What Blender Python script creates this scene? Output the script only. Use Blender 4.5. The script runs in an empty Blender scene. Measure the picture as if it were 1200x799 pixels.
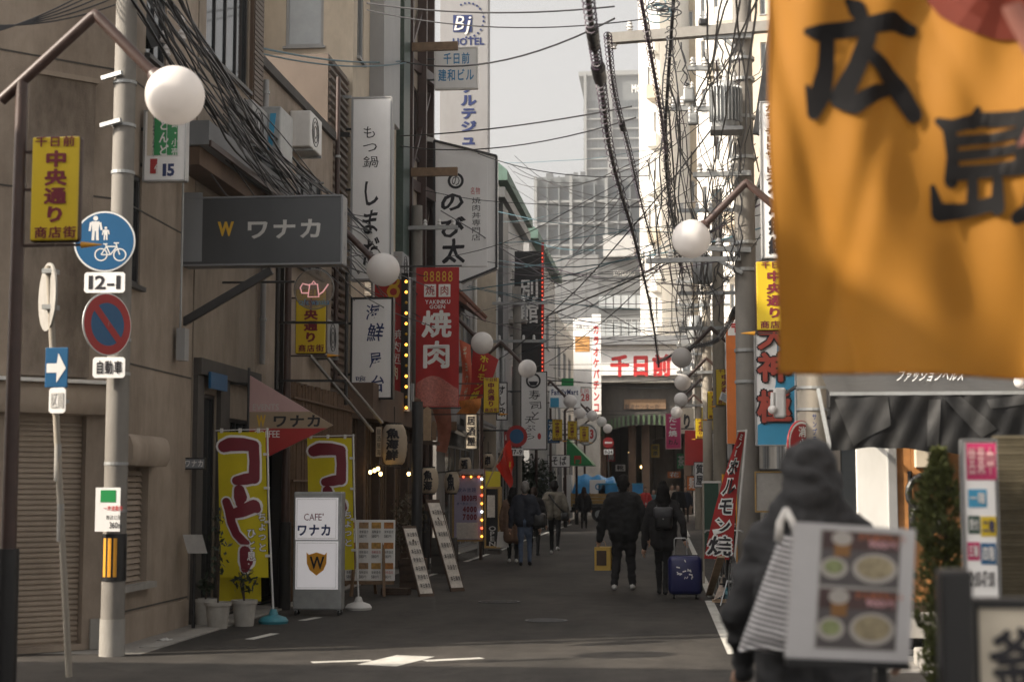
import bpy, bmesh, math, random
import numpy as np
from mathutils import Vector, Matrix, noise
R = math.radians
rnd = random.Random(7)

# ------------------------------------------------------------------ camera, sky, sun, exposure
SC = bpy.context.scene
COL = SC.collection
FPX = 1850.0                                   # focal length in pixels of the 1200 px wide photograph
PITCH = math.atan(172 / FPX)
YAW = math.atan(185 / FPX * math.cos(PITCH))
EYE = Vector((0, 0, 1.6))
cam_d = bpy.data.cameras.new('camera')
cam_d.sensor_width = 36.0
cam_d.lens = FPX * 36 / 1200
cam_d.clip_start = 0.05
cam_d.clip_end = 3000
cam_d.dof.use_dof = True
cam_d.dof.focus_distance = 27
cam_d.dof.aperture_fstop = 2.2
cam = bpy.data.objects.new('camera', cam_d)
cam.location = EYE
cam.rotation_euler = (math.pi / 2 + PITCH, 0, YAW)
COL.objects.link(cam)
SC.camera = cam

SUN_EL, SUN_AZ = R(31), R(24)                  # azimuth: how far the light leans from +X towards +Y
sun_dir = Vector((math.cos(SUN_EL) * math.cos(SUN_AZ), math.cos(SUN_EL) * math.sin(SUN_AZ), -math.sin(SUN_EL)))
w = bpy.data.worlds.new('World')
SC.world = w
w.use_nodes = True
nt = w.node_tree
bg = nt.nodes['Background']
sky = nt.nodes.new('ShaderNodeTexSky')
sky.sky_type = 'NISHITA'
sky.sun_disc = False
sky.sun_elevation = SUN_EL
sky.sun_rotation = math.atan2(-sun_dir.x, -sun_dir.y)
sky.air_density = 1.0
sky.dust_density = 7.0
sky.ozone_density = 1.0
hs = nt.nodes.new('ShaderNodeHueSaturation')
hs.inputs['Saturation'].default_value = 0.14
nt.links.new(sky.outputs[0], hs.inputs['Color'])
tint = nt.nodes.new('ShaderNodeMix')
tint.data_type = 'RGBA'
tint.blend_type = 'MULTIPLY'
tint.inputs[0].default_value = 1
tint.inputs[7].default_value = (1.0, .965, .925, 1)
nt.links.new(hs.outputs[0], tint.inputs[6])
nt.links.new(tint.outputs[2], bg.inputs['Color'])
bg.inputs['Strength'].default_value = 0.15
sun_d = bpy.data.lights.new('sun', 'SUN')
sun_d.energy = 4.5
sun_d.angle = R(0.6)
sun_d.color = (1.0, 0.88, 0.72)
sun = bpy.data.objects.new('sun', sun_d)
sun.rotation_euler = sun_dir.to_track_quat('-Z', 'Y').to_euler()
sun.location = (-20, 0, 30)
COL.objects.link(sun)
SC.view_settings.view_transform = 'Standard'
SC.view_settings.look = 'None'
SC.view_settings.gamma = 1.0
SC.view_settings.exposure = 0.85
SC.cycles.use_denoising = True
SC.cycles.max_bounces = 6
SC.cycles.diffuse_bounces = 3
SC.cycles.glossy_bounces = 3
SC.cycles.transmission_bounces = 4
SC.cycles.sample_clamp_indirect = 4.0

# ------------------------------------------------------------------ photograph pixel -> place
RM = Matrix.Rotation(YAW, 3, 'Z') @ Matrix.Rotation(math.pi / 2 + PITCH, 3, 'X')
def ray(px, py):
    return RM @ Vector(((px - 600) / FPX, (399.5 - py) / FPX, -1.0))
def V(px, py, Y):
    d = ray(px, py)
    return EYE + d * (Y / d.y)
def WX(px, py, X):
    d = ray(px, py)
    return EYE + d * (X / d.x)
def G(px, py, z=0.0):
    d = ray(px, py)
    return EYE + d * ((z - 1.6) / d.z)
def PL(px, py, P, N):
    d = ray(px, py)
    return EYE + d * ((P - EYE).dot(N) / d.dot(N))

# ------------------------------------------------------------------ materials
MATS = {}
def mat(name, col=(.5, .5, .5), rough=.6, metal=0., var=.12, scale=6., bump=0., bscale=40., grime=0., spec=.5,
        emit=None, es=0., transl=0., streak=False, alpha=1.0, trans=0., coat=0.):
    if name in MATS:
        return MATS[name]
    m = bpy.data.materials.new(name)
    m.use_nodes = True
    t = m.node_tree
    L = t.links.new
    b = t.nodes['Principled BSDF']
    b.inputs['Roughness'].default_value = rough
    b.inputs['Metallic'].default_value = metal
    b.inputs['Specular IOR Level'].default_value = spec
    if trans:
        b.inputs['Transmission Weight'].default_value = trans
    if coat:
        b.inputs['Coat Weight'].default_value = coat
    if alpha < 1:
        b.inputs['Alpha'].default_value = alpha
    geo = t.nodes.new('ShaderNodeNewGeometry')
    n1 = t.nodes.new('ShaderNodeTexNoise')
    n1.inputs['Scale'].default_value = scale
    n1.inputs['Detail'].default_value = 5
    n1.inputs['Roughness'].default_value = .65
    L(geo.outputs['Position'], n1.inputs['Vector'])
    mx = t.nodes.new('ShaderNodeMix')
    mx.data_type = 'RGBA'
    mx.inputs[6].default_value = (*[max(0, c * (1 - 2 * var)) for c in col], 1)
    mx.inputs[7].default_value = (*[min(1, c * (1 + 2 * var)) for c in col], 1)
    L(n1.outputs['Fac'], mx.inputs[0])
    out = mx.outputs[2]
    if grime:
        mp = t.nodes.new('ShaderNodeMapping')
        mp.inputs['Scale'].default_value = (.9, .9, .30) if streak else (1, 1, 1)
        L(geo.outputs['Position'], mp.inputs['Vector'])
        n2 = t.nodes.new('ShaderNodeTexNoise')
        n2.inputs['Scale'].default_value = 1.7
        n2.inputs['Detail'].default_value = 8
        n2.inputs['Roughness'].default_value = .7
        L(mp.outputs[0], n2.inputs['Vector'])
        rp = t.nodes.new('ShaderNodeValToRGB')
        rp.color_ramp.elements[0].position = .42
        rp.color_ramp.elements[1].position = .68
        L(n2.outputs['Fac'], rp.inputs[0])
        ml = t.nodes.new('ShaderNodeMath')
        ml.operation = 'MULTIPLY'
        ml.inputs[1].default_value = grime
        L(rp.outputs[0], ml.inputs[0])
        m2 = t.nodes.new('ShaderNodeMix')
        m2.data_type = 'RGBA'
        m2.inputs[7].default_value = (col[0] * .28, col[1] * .25, col[2] * .22, 1)
        L(out, m2.inputs[6])
        L(ml.outputs[0], m2.inputs[0])
        out = m2.outputs[2]
    L(out, b.inputs['Base Color'])
    if bump:
        n3 = t.nodes.new('ShaderNodeTexNoise')
        n3.inputs['Scale'].default_value = bscale
        n3.inputs['Detail'].default_value = 4
        L(geo.outputs['Position'], n3.inputs['Vector'])
        bp = t.nodes.new('ShaderNodeBump')
        bp.inputs['Strength'].default_value = bump
        bp.inputs['Distance'].default_value = .02
        L(n3.outputs['Fac'], bp.inputs['Height'])
        L(bp.outputs[0], b.inputs['Normal'])
    if emit:
        b.inputs['Emission Color'].default_value = (*emit, 1)
        b.inputs['Emission Strength'].default_value = es
    if transl:
        tr = t.nodes.new('ShaderNodeBsdfTranslucent')
        L(out, tr.inputs['Color'])
        ms = t.nodes.new('ShaderNodeMixShader')
        ms.inputs[0].default_value = transl
        L(b.outputs[0], ms.inputs[1])
        L(tr.outputs[0], ms.inputs[2])
        L(ms.outputs[0], t.nodes['Material Output'].inputs['Surface'])
    MATS[name] = m
    return m

mat('tan_wall', (.33, .27, .215), .85, var=.14, scale=3, bump=.25, bscale=90, grime=.5, streak=True)
mat('tan_wall_pale', (.36, .295, .235), .85, var=.10, scale=3, bump=.2, bscale=90, grime=.4, streak=True)
mat('stained_wall', (.25, .205, .165), .9, var=.14, scale=3, bump=.25, bscale=60, grime=.95, streak=True)
mat('cream_wall', (.55, .47, .37), .85, var=.08, scale=3, bump=.15, bscale=80, grime=.35, streak=True)
mat('beige_wall', (.30, .25, .20), .85, var=.10, scale=3, bump=.2, bscale=80, grime=.45, streak=True)
mat('grey_wall', (.28, .27, .26), .85, var=.10, scale=2, bump=.2, bscale=60, grime=.5, streak=True)
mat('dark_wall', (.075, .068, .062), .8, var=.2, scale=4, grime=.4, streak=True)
mat('brown_wall', (.13, .085, .058), .8, var=.15, scale=4, grime=.4, streak=True)
mat('white_wall', (.70, .69, .66), .8, var=.05, scale=2, grime=.22, streak=True)
mat('offwhite_wall', (.60, .575, .53), .8, var=.06, scale=2, grime=.25, streak=True)
mat('sun_white', (.66, .64, .60), .8, var=.04, scale=.5, grime=.12, streak=True)
mat('sun_beige', (.42, .36, .28), .8, var=.06, scale=.5, grime=.2, streak=True)
mat('clad_grey', (.16, .165, .17), .6, var=.05, scale=1, grime=.15, streak=True)
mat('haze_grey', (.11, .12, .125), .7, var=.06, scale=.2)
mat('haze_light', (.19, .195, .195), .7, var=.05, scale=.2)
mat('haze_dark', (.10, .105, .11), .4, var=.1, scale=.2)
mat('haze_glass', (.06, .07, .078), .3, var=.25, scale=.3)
mat('panel_grey', (.33, .33, .33), .6, var=.05, scale=1, grime=.2, streak=True)
mat('panel_dark', (.085, .088, .09), .5, var=.1, scale=1)
mat('corrugated', (.12, .088, .066), .6, var=.1, scale=3, grime=.3, streak=True)
mat('green_tile', (.035, .06, .05), .5, var=.3, scale=14)
mat('green_roof', (.10, .17, .14), .7, var=.15, scale=3, grime=.4)
mat('roof_brown', (.20, .08, .05), .75, var=.25, scale=8, grime=.4)
mat('concrete', (.33, .315, .29), .9, var=.1, scale=6, bump=.2, bscale=70, grime=.35, streak=True)
mat('pole_concrete', (.215, .20, .18), .85, var=.08, scale=5, bump=.12, bscale=60, grime=.3, streak=True)
mat('pole_warm', (.33, .295, .245), .85, var=.08, scale=5, bump=.12, bscale=60, grime=.35, streak=True)
mat('rust_brown', (.055, .030, .024), .45, var=.2, scale=8, metal=.0, grime=.2)
mat('black_steel', (.018, .017, .017), .45, var=.2, scale=8)
mat('dark_steel', (.05, .05, .052), .45, var=.2, scale=8, metal=.3)
mat('grey_steel', (.27, .275, .28), .45, var=.12, scale=8, metal=.5, grime=.3)
mat('galv', (.36, .37, .37), .5, var=.12, scale=10, metal=.4, grime=.3)
mat('white_paint', (.72, .71, .69), .5, var=.05, scale=5, grime=.25, streak=True)
mat('sign_white', (.83, .82, .81), .4, var=.03, scale=3, grime=.12, streak=True)
mat('sign_grey', (.215, .225, .24), .45, var=.05, scale=3, grime=.15, streak=True)
mat('sign_charcoal', (.062, .066, .072), .4, var=.06, scale=3, grime=.12, streak=True)
mat('sign_hotel', (.30, .30, .31), .5, var=.04, scale=1, grime=.2, streak=True)
mat('sign_yellow', (.62, .44, .015), .4, var=.05, scale=3, grime=.15, streak=True)
mat('sign_blue', (.014, .10, .23), .4, var=.06, scale=4, grime=.1)
mat('sign_red', (.36, .025, .026), .4, var=.08, scale=4, grime=.1)
mat('sign_black', (.016, .016, .017), .4, var=.1, scale=4)
mat('sign_green', (.02, .24, .07), .4, var=.06, scale=4)
mat('sign_sky', (.05, .30, .50), .4, var=.06, scale=4, grime=.1)
mat('sign_orange', (.62, .17, .03), .45, var=.08, scale=4)
mat('sign_magenta', (.45, .03, .12), .45, var=.08, scale=4)
mat('sign_cream', (.62, .55, .44), .5, var=.06, scale=4, grime=.15)
mat('sign_pink', (.52, .34, .33), .5, var=.05, scale=4, grime=.1)
mat('sign_tan', (.33, .25, .17), .5, var=.06, scale=4, grime=.1)
mat('ink', (.014, .013, .018), .5, var=.1)
mat('ink_navy', (.02, .035, .13), .5, var=.1)
mat('ink_blue', (.06, .25, .48), .5, var=.1)
mat('ink_maroon', (.16, .010, .022), .5, var=.1)
mat('ink_red', (.50, .03, .03), .5, var=.1)
mat('ink_white', (.76, .75, .73), .5, var=.04)
mat('ink_cream', (.66, .58, .42), .5, var=.04)
mat('ink_gold', (.60, .36, .03), .5, var=.08)
mat('ink_pink', (.60, .33, .35), .5, var=.08)
mat('ink_yellow', (.62, .52, .03), .5, var=.08)
mat('ink_grey', (.50, .49, .47), .5, var=.05)
mat('glass_dark', (.022, .025, .028), .08, var=.4, scale=1.5, spec=.8)
mat('glass_mid', (.07, .08, .085), .08, var=.3, scale=1.5, spec=.8)
mat('glass_pale', (.30, .32, .33), .15, var=.2, scale=1.5, spec=.8)
mat('shutter', (.35, .285, .225), .55, var=.06, scale=4, grime=.3, streak=True)
mat('aluminium', (.42, .42, .42), .4, metal=.6, var=.08, scale=6)
mat('globe', (.92, .89, .87), .25, var=.02, scale=6, spec=.5, grime=.08, transl=.4)
mat('cable', (.022, .022, .025), .5, var=.2)
mat('cable_purple', (.035, .020, .035), .5, var=.3)
mat('cable_teal', (.05, .12, .15), .5, var=.2)
mat('fabric_yellow', (.60, .50, .012), .8, var=.08, scale=4, transl=.25, bump=.1, bscale=400)
mat('fabric_red', (.40, .03, .03), .8, var=.12, scale=4, transl=.25)
mat('fabric_flag_red', (.55, .03, .015), .8, var=.1, scale=6, transl=.35)
mat('ink_flag', (.006, .0055, .006), .7, var=.1, spec=.2)
mat('fabric_orange', (.42, .18, .016), .75, var=.05, scale=3, transl=.42, bump=.12, bscale=500)
mat('fabric_sunset', (.15, .018, .005), .75, var=.1, scale=3, transl=.35)
mat('fabric_coral', (.66, .16, .09), .75, var=.15, scale=6, transl=.4)
mat('tarp_black', (.007, .0068, .0068), .55, var=.2, scale=4, bump=.15, bscale=9, spec=.35)
mat('tarp_logo', (.022, .0215, .021), .55, var=.2, scale=4, bump=.2, bscale=9)
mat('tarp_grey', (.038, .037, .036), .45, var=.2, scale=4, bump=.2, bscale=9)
mat('tarp_blue', (.03, .26, .56), .4, var=.2, scale=3, bump=.3, bscale=8)
mat('wood_dark', (.065, .040, .026), .7, var=.3, scale=12)
mat('wood_mid', (.19, .12, .07), .7, var=.25, scale=12)
mat('wood_pale', (.42, .30, .19), .7, var=.2, scale=10, grime=.2)
mat('wood_orange', (.42, .19, .06), .6, var=.25, scale=9, grime=.25, streak=True)
mat('wood_yellow', (.36, .23, .08), .7, var=.2, scale=9, grime=.35)
mat('bamboo', (.12, .072, .042), .7, var=.3, scale=16)
mat('paper', (.56, .47, .36), .8, var=.1, scale=6, transl=.2, grime=.2)
mat('poster', (.55, .51, .46), .6, var=.22, scale=22)
mat('poster_dark', (.055, .028, .026), .5, var=.5, scale=18)
mat('plastic_teal', (.04, .20, .25), .45, var=.1)
mat('plastic_white', (.62, .61, .59), .45, var=.05, grime=.2)
mat('pot', (.46, .44, .40), .7, var=.1, scale=10, grime=.5, streak=True)
mat('soil', (.03, .022, .016), .95, var=.3, scale=30)
mat('lit_white', (.78, .76, .78), .4, var=.02, emit=(1, .95, .97), es=.12)
mat('bulb', (.9, .6, .25), .3, emit=(1, .62, .22), es=6)
mat('bulb_orange', (.9, .4, .08), .3, emit=(1, .42, .05), es=2.2)
mat('bulb_red', (.9, .1, .05), .3, emit=(1, .10, .04), es=2)
mat('bulb_white', (.9, .9, .9), .3, emit=(.9, .95, 1), es=2.5)
mat('neon_pink', (.7, .4, .42), .4, emit=(1, .5, .5), es=.25)
mat('clear_disc', (.30, .25, .20), .12, var=.1, alpha=.42, spec=.7)
mat('orange_mark', (.70, .32, .02), .5, var=.08, grime=.2)
mat('skin', (.45, .28, .20), .6, var=.08, scale=12)
mat('hair_black', (.008, .007, .007), .8, var=.3, scale=40, spec=.2, bump=.6, bscale=60)
mat('hair_brown', (.04, .025, .018), .8, var=.3, scale=40, spec=.2, bump=.6, bscale=60)
mat('hair_grey', (.16, .15, .14), .5, var=.3, scale=40)
mat('cloth_black', (.010, .010, .011), .9, var=.25, scale=8, bump=.4, bscale=14)
mat('cloth_black_soft', (.014, .013, .014), .9, var=.25, scale=8, bump=.4, bscale=14)
mat('cloth_charcoal', (.032, .032, .034), .9, var=.18, scale=6, bump=.5, bscale=11)
mat('cloth_navy', (.018, .022, .035), .85, var=.2, scale=8, bump=.4, bscale=14)
mat('cloth_jeans', (.075, .105, .17), .85, var=.25, scale=9, bump=.3, bscale=20)
mat('cloth_brown', (.17, .10, .065), .85, var=.15, scale=8, bump=.3, bscale=14)
mat('cloth_olive', (.16, .145, .115), .8, var=.18, scale=8, bump=.7, bscale=13)
mat('cloth_red', (.50, .035, .03), .7, var=.15, scale=8, bump=.5, bscale=14)
mat('cloth_teal', (.10, .20, .22), .8, var=.15, scale=8)
mat('cloth_beige', (.42, .34, .27), .8, var=.12, scale=8)
mat('cloth_white', (.55, .53, .50), .8, var=.08, scale=8)
mat('leather', (.020, .020, .021), .35, var=.2, scale=10, bump=.3, bscale=16)
mat('shoe_white', (.55, .54, .52), .6, var=.08)
mat('paper_bag', (.55, .36, .08), .7, var=.06, scale=8)
mat('suitcase', (.014, .017, .085), .38, var=.15, scale=8)
mat('tyre', (.016, .016, .016), .8, var=.2)
mat('leaf_dark', (.018, .030, .014), .6, var=.5, scale=9)
mat('leaf_cypress', (.075, .085, .022), .65, var=.5, scale=14)
mat('bark', (.05, .035, .025), .9, var=.3, scale=20)
mat('road_paint', (.58, .57, .53), .75, var=.12, scale=14, grime=.55)
mat('tile_grey', (.30, .285, .265), .6, var=.12, scale=8, grime=.3)
mat('food', (.30, .15, .05), .5, var=.6, scale=60)
mat('food_green', (.16, .18, .08), .5, var=.7, scale=55)
mat('menu_panel', (.44, .425, .425), .45, var=.04, grime=.15)
mat('plate', (.34, .31, .28), .4, var=.06)
mat('beer', (.20, .09, .02), .3, var=.1)

def shade_asphalt():
    m = bpy.data.materials.new('asphalt')
    m.use_nodes = True
    t = m.node_tree
    L = t.links.new
    b = t.nodes['Principled BSDF']
    g = t.nodes.new('ShaderNodeNewGeometry')
    def nz(sc, det, mp=None):
        n = t.nodes.new('ShaderNodeTexNoise')
        n.inputs['Scale'].default_value = sc
        n.inputs['Detail'].default_value = det
        n.inputs['Roughness'].default_value = .65
        if mp:
            q = t.nodes.new('ShaderNodeMapping')
            q.inputs['Scale'].default_value = mp
            L(g.outputs['Position'], q.inputs['Vector'])
            L(q.outputs[0], n.inputs['Vector'])
        else:
            L(g.outputs['Position'], n.inputs['Vector'])
        return n
    a, c, d = nz(90, 3), nz(.7, 6, (1, .35, 1)), nz(3.2, 6)
    r1 = t.nodes.new('ShaderNodeValToRGB')
    r1.color_ramp.elements[0].position, r1.color_ramp.elements[1].position = .3, .75
    r1.color_ramp.elements[0].color = (.022, .020, .018, 1)
    r1.color_ramp.elements[1].color = (.080, .073, .067, 1)
    L(a.outputs['Fac'], r1.inputs[0])
    r2 = t.nodes.new('ShaderNodeValToRGB')
    r2.color_ramp.elements[0].position, r2.color_ramp.elements[1].position = .35, .7
    r2.color_ramp.elements[0].color = (.55, .55, .55, 1)
    r2.color_ramp.elements[1].color = (1.6, 1.56, 1.52, 1)
    L(c.outputs['Fac'], r2.inputs[0])
    r3 = t.nodes.new('ShaderNodeValToRGB')
    r3.color_ramp.elements[0].position, r3.color_ramp.elements[1].position = .3, .6
    r3.color_ramp.elements[0].color = (.7, .7, .7, 1)
    r3.color_ramp.elements[1].color = (1.08, 1.08, 1.08, 1)
    L(d.outputs['Fac'], r3.inputs[0])
    v = t.nodes.new('ShaderNodeTexVoronoi')
    v.feature = 'DISTANCE_TO_EDGE'
    v.inputs['Scale'].default_value = .33
    vm = t.nodes.new('ShaderNodeVectorMath')
    vm.operation = 'ADD'
    L(g.outputs['Position'], vm.inputs[0])
    L(d.outputs['Color'], vm.inputs[1])
    L(vm.outputs[0], v.inputs['Vector'])
    r4 = t.nodes.new('ShaderNodeValToRGB')
    r4.color_ramp.elements[0].position, r4.color_ramp.elements[1].position = .002, .007
    r4.color_ramp.elements[0].color = (.45, .45, .45, 1)
    r4.color_ramp.elements[1].color = (1, 1, 1, 1)
    L(v.outputs['Distance'], r4.inputs[0])
    o = r1.outputs[0]
    for r in (r2, r3, r4):
        x = t.nodes.new('ShaderNodeMix')
        x.data_type = 'RGBA'
        x.blend_type = 'MULTIPLY'
        x.inputs[0].default_value = 1
        L(o, x.inputs[6])
        L(r.outputs[0], x.inputs[7])
        o = x.outputs[2]
    L(o, b.inputs['Base Color'])
    b.inputs['Roughness'].default_value = .78
    b.inputs['Specular IOR Level'].default_value = .35
    bp = t.nodes.new('ShaderNodeBump')
    bp.inputs['Strength'].default_value = .6
    bp.inputs['Distance'].default_value = .012
    L(a.outputs['Fac'], bp.inputs['Height'])
    L(bp.outputs[0], b.inputs['Normal'])
    MATS['asphalt'] = m
shade_asphalt()

def shade_stripes():
    m = bpy.data.materials.new('tote_stripe')
    m.use_nodes = True
    t = m.node_tree
    L = t.links.new
    b = t.nodes['Principled BSDF']
    c = t.nodes.new('ShaderNodeTexCoord')
    wv = t.nodes.new('ShaderNodeTexWave')
    wv.wave_type = 'BANDS'
    wv.bands_direction = 'Z'
    wv.inputs['Scale'].default_value = 15
    wv.inputs['Distortion'].default_value = 1.2
    wv.inputs['Detail'].default_value = 2
    mp = t.nodes.new('ShaderNodeMapping')
    mp.inputs['Rotation'].default_value = (0, R(-14), 0)
    L(c.outputs['Object'], mp.inputs['Vector'])
    L(mp.outputs[0], wv.inputs['Vector'])
    r = t.nodes.new('ShaderNodeValToRGB')
    r.color_ramp.elements[0].position, r.color_ramp.elements[1].position = .42, .55
    r.color_ramp.elements[0].color = (.07, .065, .075, 1)
    r.color_ramp.elements[1].color = (.55, .54, .54, 1)
    L(wv.outputs['Fac'], r.inputs[0])
    L(r.outputs[0], b.inputs['Base Color'])
    b.inputs['Roughness'].default_value = .85
    MATS['tote_stripe'] = m
shade_stripes()

# ------------------------------------------------------------------ mesh helpers
ORI = {}                                        # world origin of every object made here
class MB:
    def __init__(s):
        s.v, s.f, s.mi, s.cm = [], [], [], 0
    def add(s, vs, fs):
        o = len(s.v)
        s.v += [Vector(x) for x in vs]
        s.f += [tuple(i + o for i in f) for f in fs]
        s.mi += [s.cm] * len(fs)
        return s
    def box(s, a, b):
        x0, y0, z0 = [min(a[i], b[i]) for i in range(3)]
        x1, y1, z1 = [max(a[i], b[i]) for i in range(3)]
        return s.add([(x0, y0, z0), (x1, y0, z0), (x1, y1, z0), (x0, y1, z0), (x0, y0, z1), (x1, y0, z1), (x1, y1, z1), (x0, y1, z1)],
                     [(0, 3, 2, 1), (4, 5, 6, 7), (0, 1, 5, 4), (1, 2, 6, 5), (2, 3, 7, 6), (3, 0, 4, 7)])
    def bbox(s, a, b, r=.01):
        lo = [min(a[i], b[i]) for i in range(3)]
        hi = [max(a[i], b[i]) for i in range(3)]
        r = min(r, *[(hi[i] - lo[i]) * .45 for i in range(3)])
        bm = bmesh.new()
        bmesh.ops.create_cube(bm, size=1)
        for q in bm.verts:
            q.co = Vector([(lo[i] + hi[i]) / 2 + q.co[i] * (hi[i] - lo[i]) for i in range(3)])
        bmesh.ops.bevel(bm, geom=bm.edges[:], offset=r, segments=2, affect='EDGES', profile=.5)
        bm.verts.index_update()
        s.add([q.co.copy() for q in bm.verts], [[q.index for q in f.verts] for f in bm.faces])
        bm.free()
        return s
    def obox(s, o, u, v_, n):                    # corner + three edge vectors
        o, u, v_, n = map(Vector, (o, u, v_, n))
        p = [o, o + u, o + u + v_, o + v_, o + n, o + u + n, o + u + v_ + n, o + v_ + n]
        fs = [(0, 3, 2, 1), (4, 5, 6, 7), (0, 1, 5, 4), (1, 2, 6, 5), (2, 3, 7, 6), (3, 0, 4, 7)]
        if u.cross(v_).dot(n) < 0:
            fs = [tuple(reversed(f)) for f in fs]
        return s.add(p, fs)
    def bar(s, a, b, w_, h_=None, up=(0, 0, 1)):  # square bar between points
        a, b = Vector(a), Vector(b)
        h_ = h_ or w_
        d = (b - a).normalized()
        x = d.cross(Vector(up))
        if x.length < 1e-4:
            x = d.cross(Vector((1, 0, 0)))
        x.normalize()
        y = x.cross(d).normalized()
        return s.obox(a - x * w_ / 2 - y * h_ / 2, x * w_, y * h_, b - a)
    def cyl(s, a, b, r0, r1=None, n=12, cap=True):
        a, b = Vector(a), Vector(b)
        r1 = r0 if r1 is None else r1
        d = (b - a).normalized()
        x = d.orthogonal().normalized()
        y = d.cross(x)
        vs = []
        for c, r in ((a, r0), (b, r1)):
            vs += [c + (x * math.cos(2 * math.pi * i / n) + y * math.sin(2 * math.pi * i / n)) * r for i in range(n)]
        fs = [(i, (i + 1) % n, n + (i + 1) % n, n + i) for i in range(n)]
        if cap:
            fs += [tuple(reversed(range(n))), tuple(range(n, 2 * n))]
        return s.add(vs, fs)
    def tube(s, pts, r, n=5, closed=False):
        pts = [Vector(p) for p in pts]
        m = len(pts)
        vs, fs = [], []
        ref = None
        for k, p in enumerate(pts):
            a = pts[k - 1] if (k or closed) else p
            b = pts[(k + 1) % m] if (k < m - 1 or closed) else p
            d = (b - a)
            d = d.normalized() if d.length > 1e-7 else Vector((0, 0, 1))
            if ref is None:
                ref = d.orthogonal().normalized()
            x = ref - d * ref.dot(d)
            x = x.normalized() if x.length > 1e-5 else d.orthogonal().normalized()
            ref = x
            y = d.cross(x)
            rr = r[k] if isinstance(r, (list, tuple)) else r
            vs += [p + (x * math.cos(2 * math.pi * i / n) + y * math.sin(2 * math.pi * i / n)) * rr for i in range(n)]
        for k in range(m if closed else m - 1):
            for i in range(n):
                a, b = k * n, ((k + 1) % m) * n
                fs.append((a + i, a + (i + 1) % n, b + (i + 1) % n, b + i))
        if not closed:
            fs += [tuple(reversed(range(n))), tuple(range((m - 1) * n, m * n))]
        return s.add(vs, fs)
    def ball(s, c, r, nu=16, nv=10, sc=(1, 1, 1)):
        c = Vector(c)
        vs = [c + Vector((0, 0, r * sc[2]))]
        for j in range(1, nv):
            t_ = math.pi * j / nv
            for i in range(nu):
                p = 2 * math.pi * i / nu
                vs.append(c + Vector((r * sc[0] * math.sin(t_) * math.cos(p), r * sc[1] * math.sin(t_) * math.sin(p), r * sc[2] * math.cos(t_))))
        vs.append(c - Vector((0, 0, r * sc[2])))
        fs = [(0, 1 + i, 1 + (i + 1) % nu) for i in range(nu)]
        for j in range(nv - 2):
            a, b = 1 + j * nu, 1 + (j + 1) * nu
            fs += [(a + i, b + i, b + (i + 1) % nu, a + (i + 1) % nu) for i in range(nu)]
        a = 1 + (nv - 2) * nu
        fs += [(len(vs) - 1, a + (i + 1) % nu, a + i) for i in range(nu)]
        return s.add(vs, fs)
    def lathe(s, c, prof, n=20):                 # prof: (radius, z) pairs about a vertical axis
        c = Vector(c)
        vs = [c + Vector((r * math.cos(2 * math.pi * i / n), r * math.sin(2 * math.pi * i / n), z)) for r, z in prof for i in range(n)]
        fs = [(k * n + i, k * n + (i + 1) % n, (k + 1) * n + (i + 1) % n, (k + 1) * n + i) for k in range(len(prof) - 1) for i in range(n)]
        fs += [tuple(reversed(range(n))), tuple(range((len(prof) - 1) * n, len(prof) * n))]
        return s.add(vs, fs)
    def disc(s, c, u, v_, r, n=28, ry=None):
        c, u, v_ = Vector(c), Vector(u), Vector(v_)
        ry = r if ry is None else ry
        return s.add([c + u * r * math.cos(2 * math.pi * i / n) + v_ * ry * math.sin(2 * math.pi * i / n) for i in range(n)], [tuple(range(n))])
    def ring(s, c, u, v_, r0, r1, n=28):
        c, u, v_ = Vector(c), Vector(u), Vector(v_)
        vs = [c + (u * math.cos(2 * math.pi * i / n) + v_ * math.sin(2 * math.pi * i / n)) * r for r in (r0, r1) for i in range(n)]
        return s.add(vs, [(i, n + i, n + (i + 1) % n, (i + 1) % n) for i in range(n)])
    def prism(s, pts, off):                      # planar outline pushed along off
        pts = [Vector(p) for p in pts]
        off = Vector(off)
        n = len(pts)
        nn = sum(((pts[i] - pts[0]).cross(pts[(i + 1) % n] - pts[0]) for i in range(n)), Vector())
        if nn.dot(off) > 0:
            pts = pts[::-1]
        return s.add(pts + [p + off for p in pts], [tuple(range(n)), tuple(range(2 * n - 1, n - 1, -1))] +
                     [(i, n + i, n + (i + 1) % n, (i + 1) % n) for i in range(n)])
    def grid(s, fn, nu, nv):
        vs = [fn(i / nu, j / nv) for j in range(nv + 1) for i in range(nu + 1)]
        q = nu + 1
        return s.add(vs, [(j * q + i, j * q + i + 1, (j + 1) * q + i + 1, (j + 1) * q + i) for j in range(nv) for i in range(nu)])
    def mesh(s, name, o=(0, 0, 0)):
        o = Vector(o)
        me = bpy.data.meshes.new(name)
        me.from_pydata([p - o for p in s.v], [], s.f)
        if any(s.mi):
            me.polygons.foreach_set('material_index', s.mi)
        return me
    def build(s, name, m, parent=None, smooth=None, o=None):
        org = ORI[parent.name] if parent is not None else Vector(o if o is not None else (0, 0, 0))
        if parent is not None and o is not None:
            org = Vector(o)
        me = s.mesh(name, org)
        for x in (m if isinstance(m, (list, tuple)) else [m]):
            me.materials.append(MATS[x] if isinstance(x, str) else x)
        if smooth:
            me.polygons.foreach_set('use_smooth', [True] * len(me.polygons))
            me.set_sharp_from_angle(angle=R(smooth if smooth is not True else 40))
        ob = bpy.data.objects.new(name, me)
        COL.objects.link(ob)
        if parent is not None:
            ob.parent = parent
            ob.location = org - ORI[parent.name]
        else:
            ob.location = org
        ORI[ob.name] = org
        return ob

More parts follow.
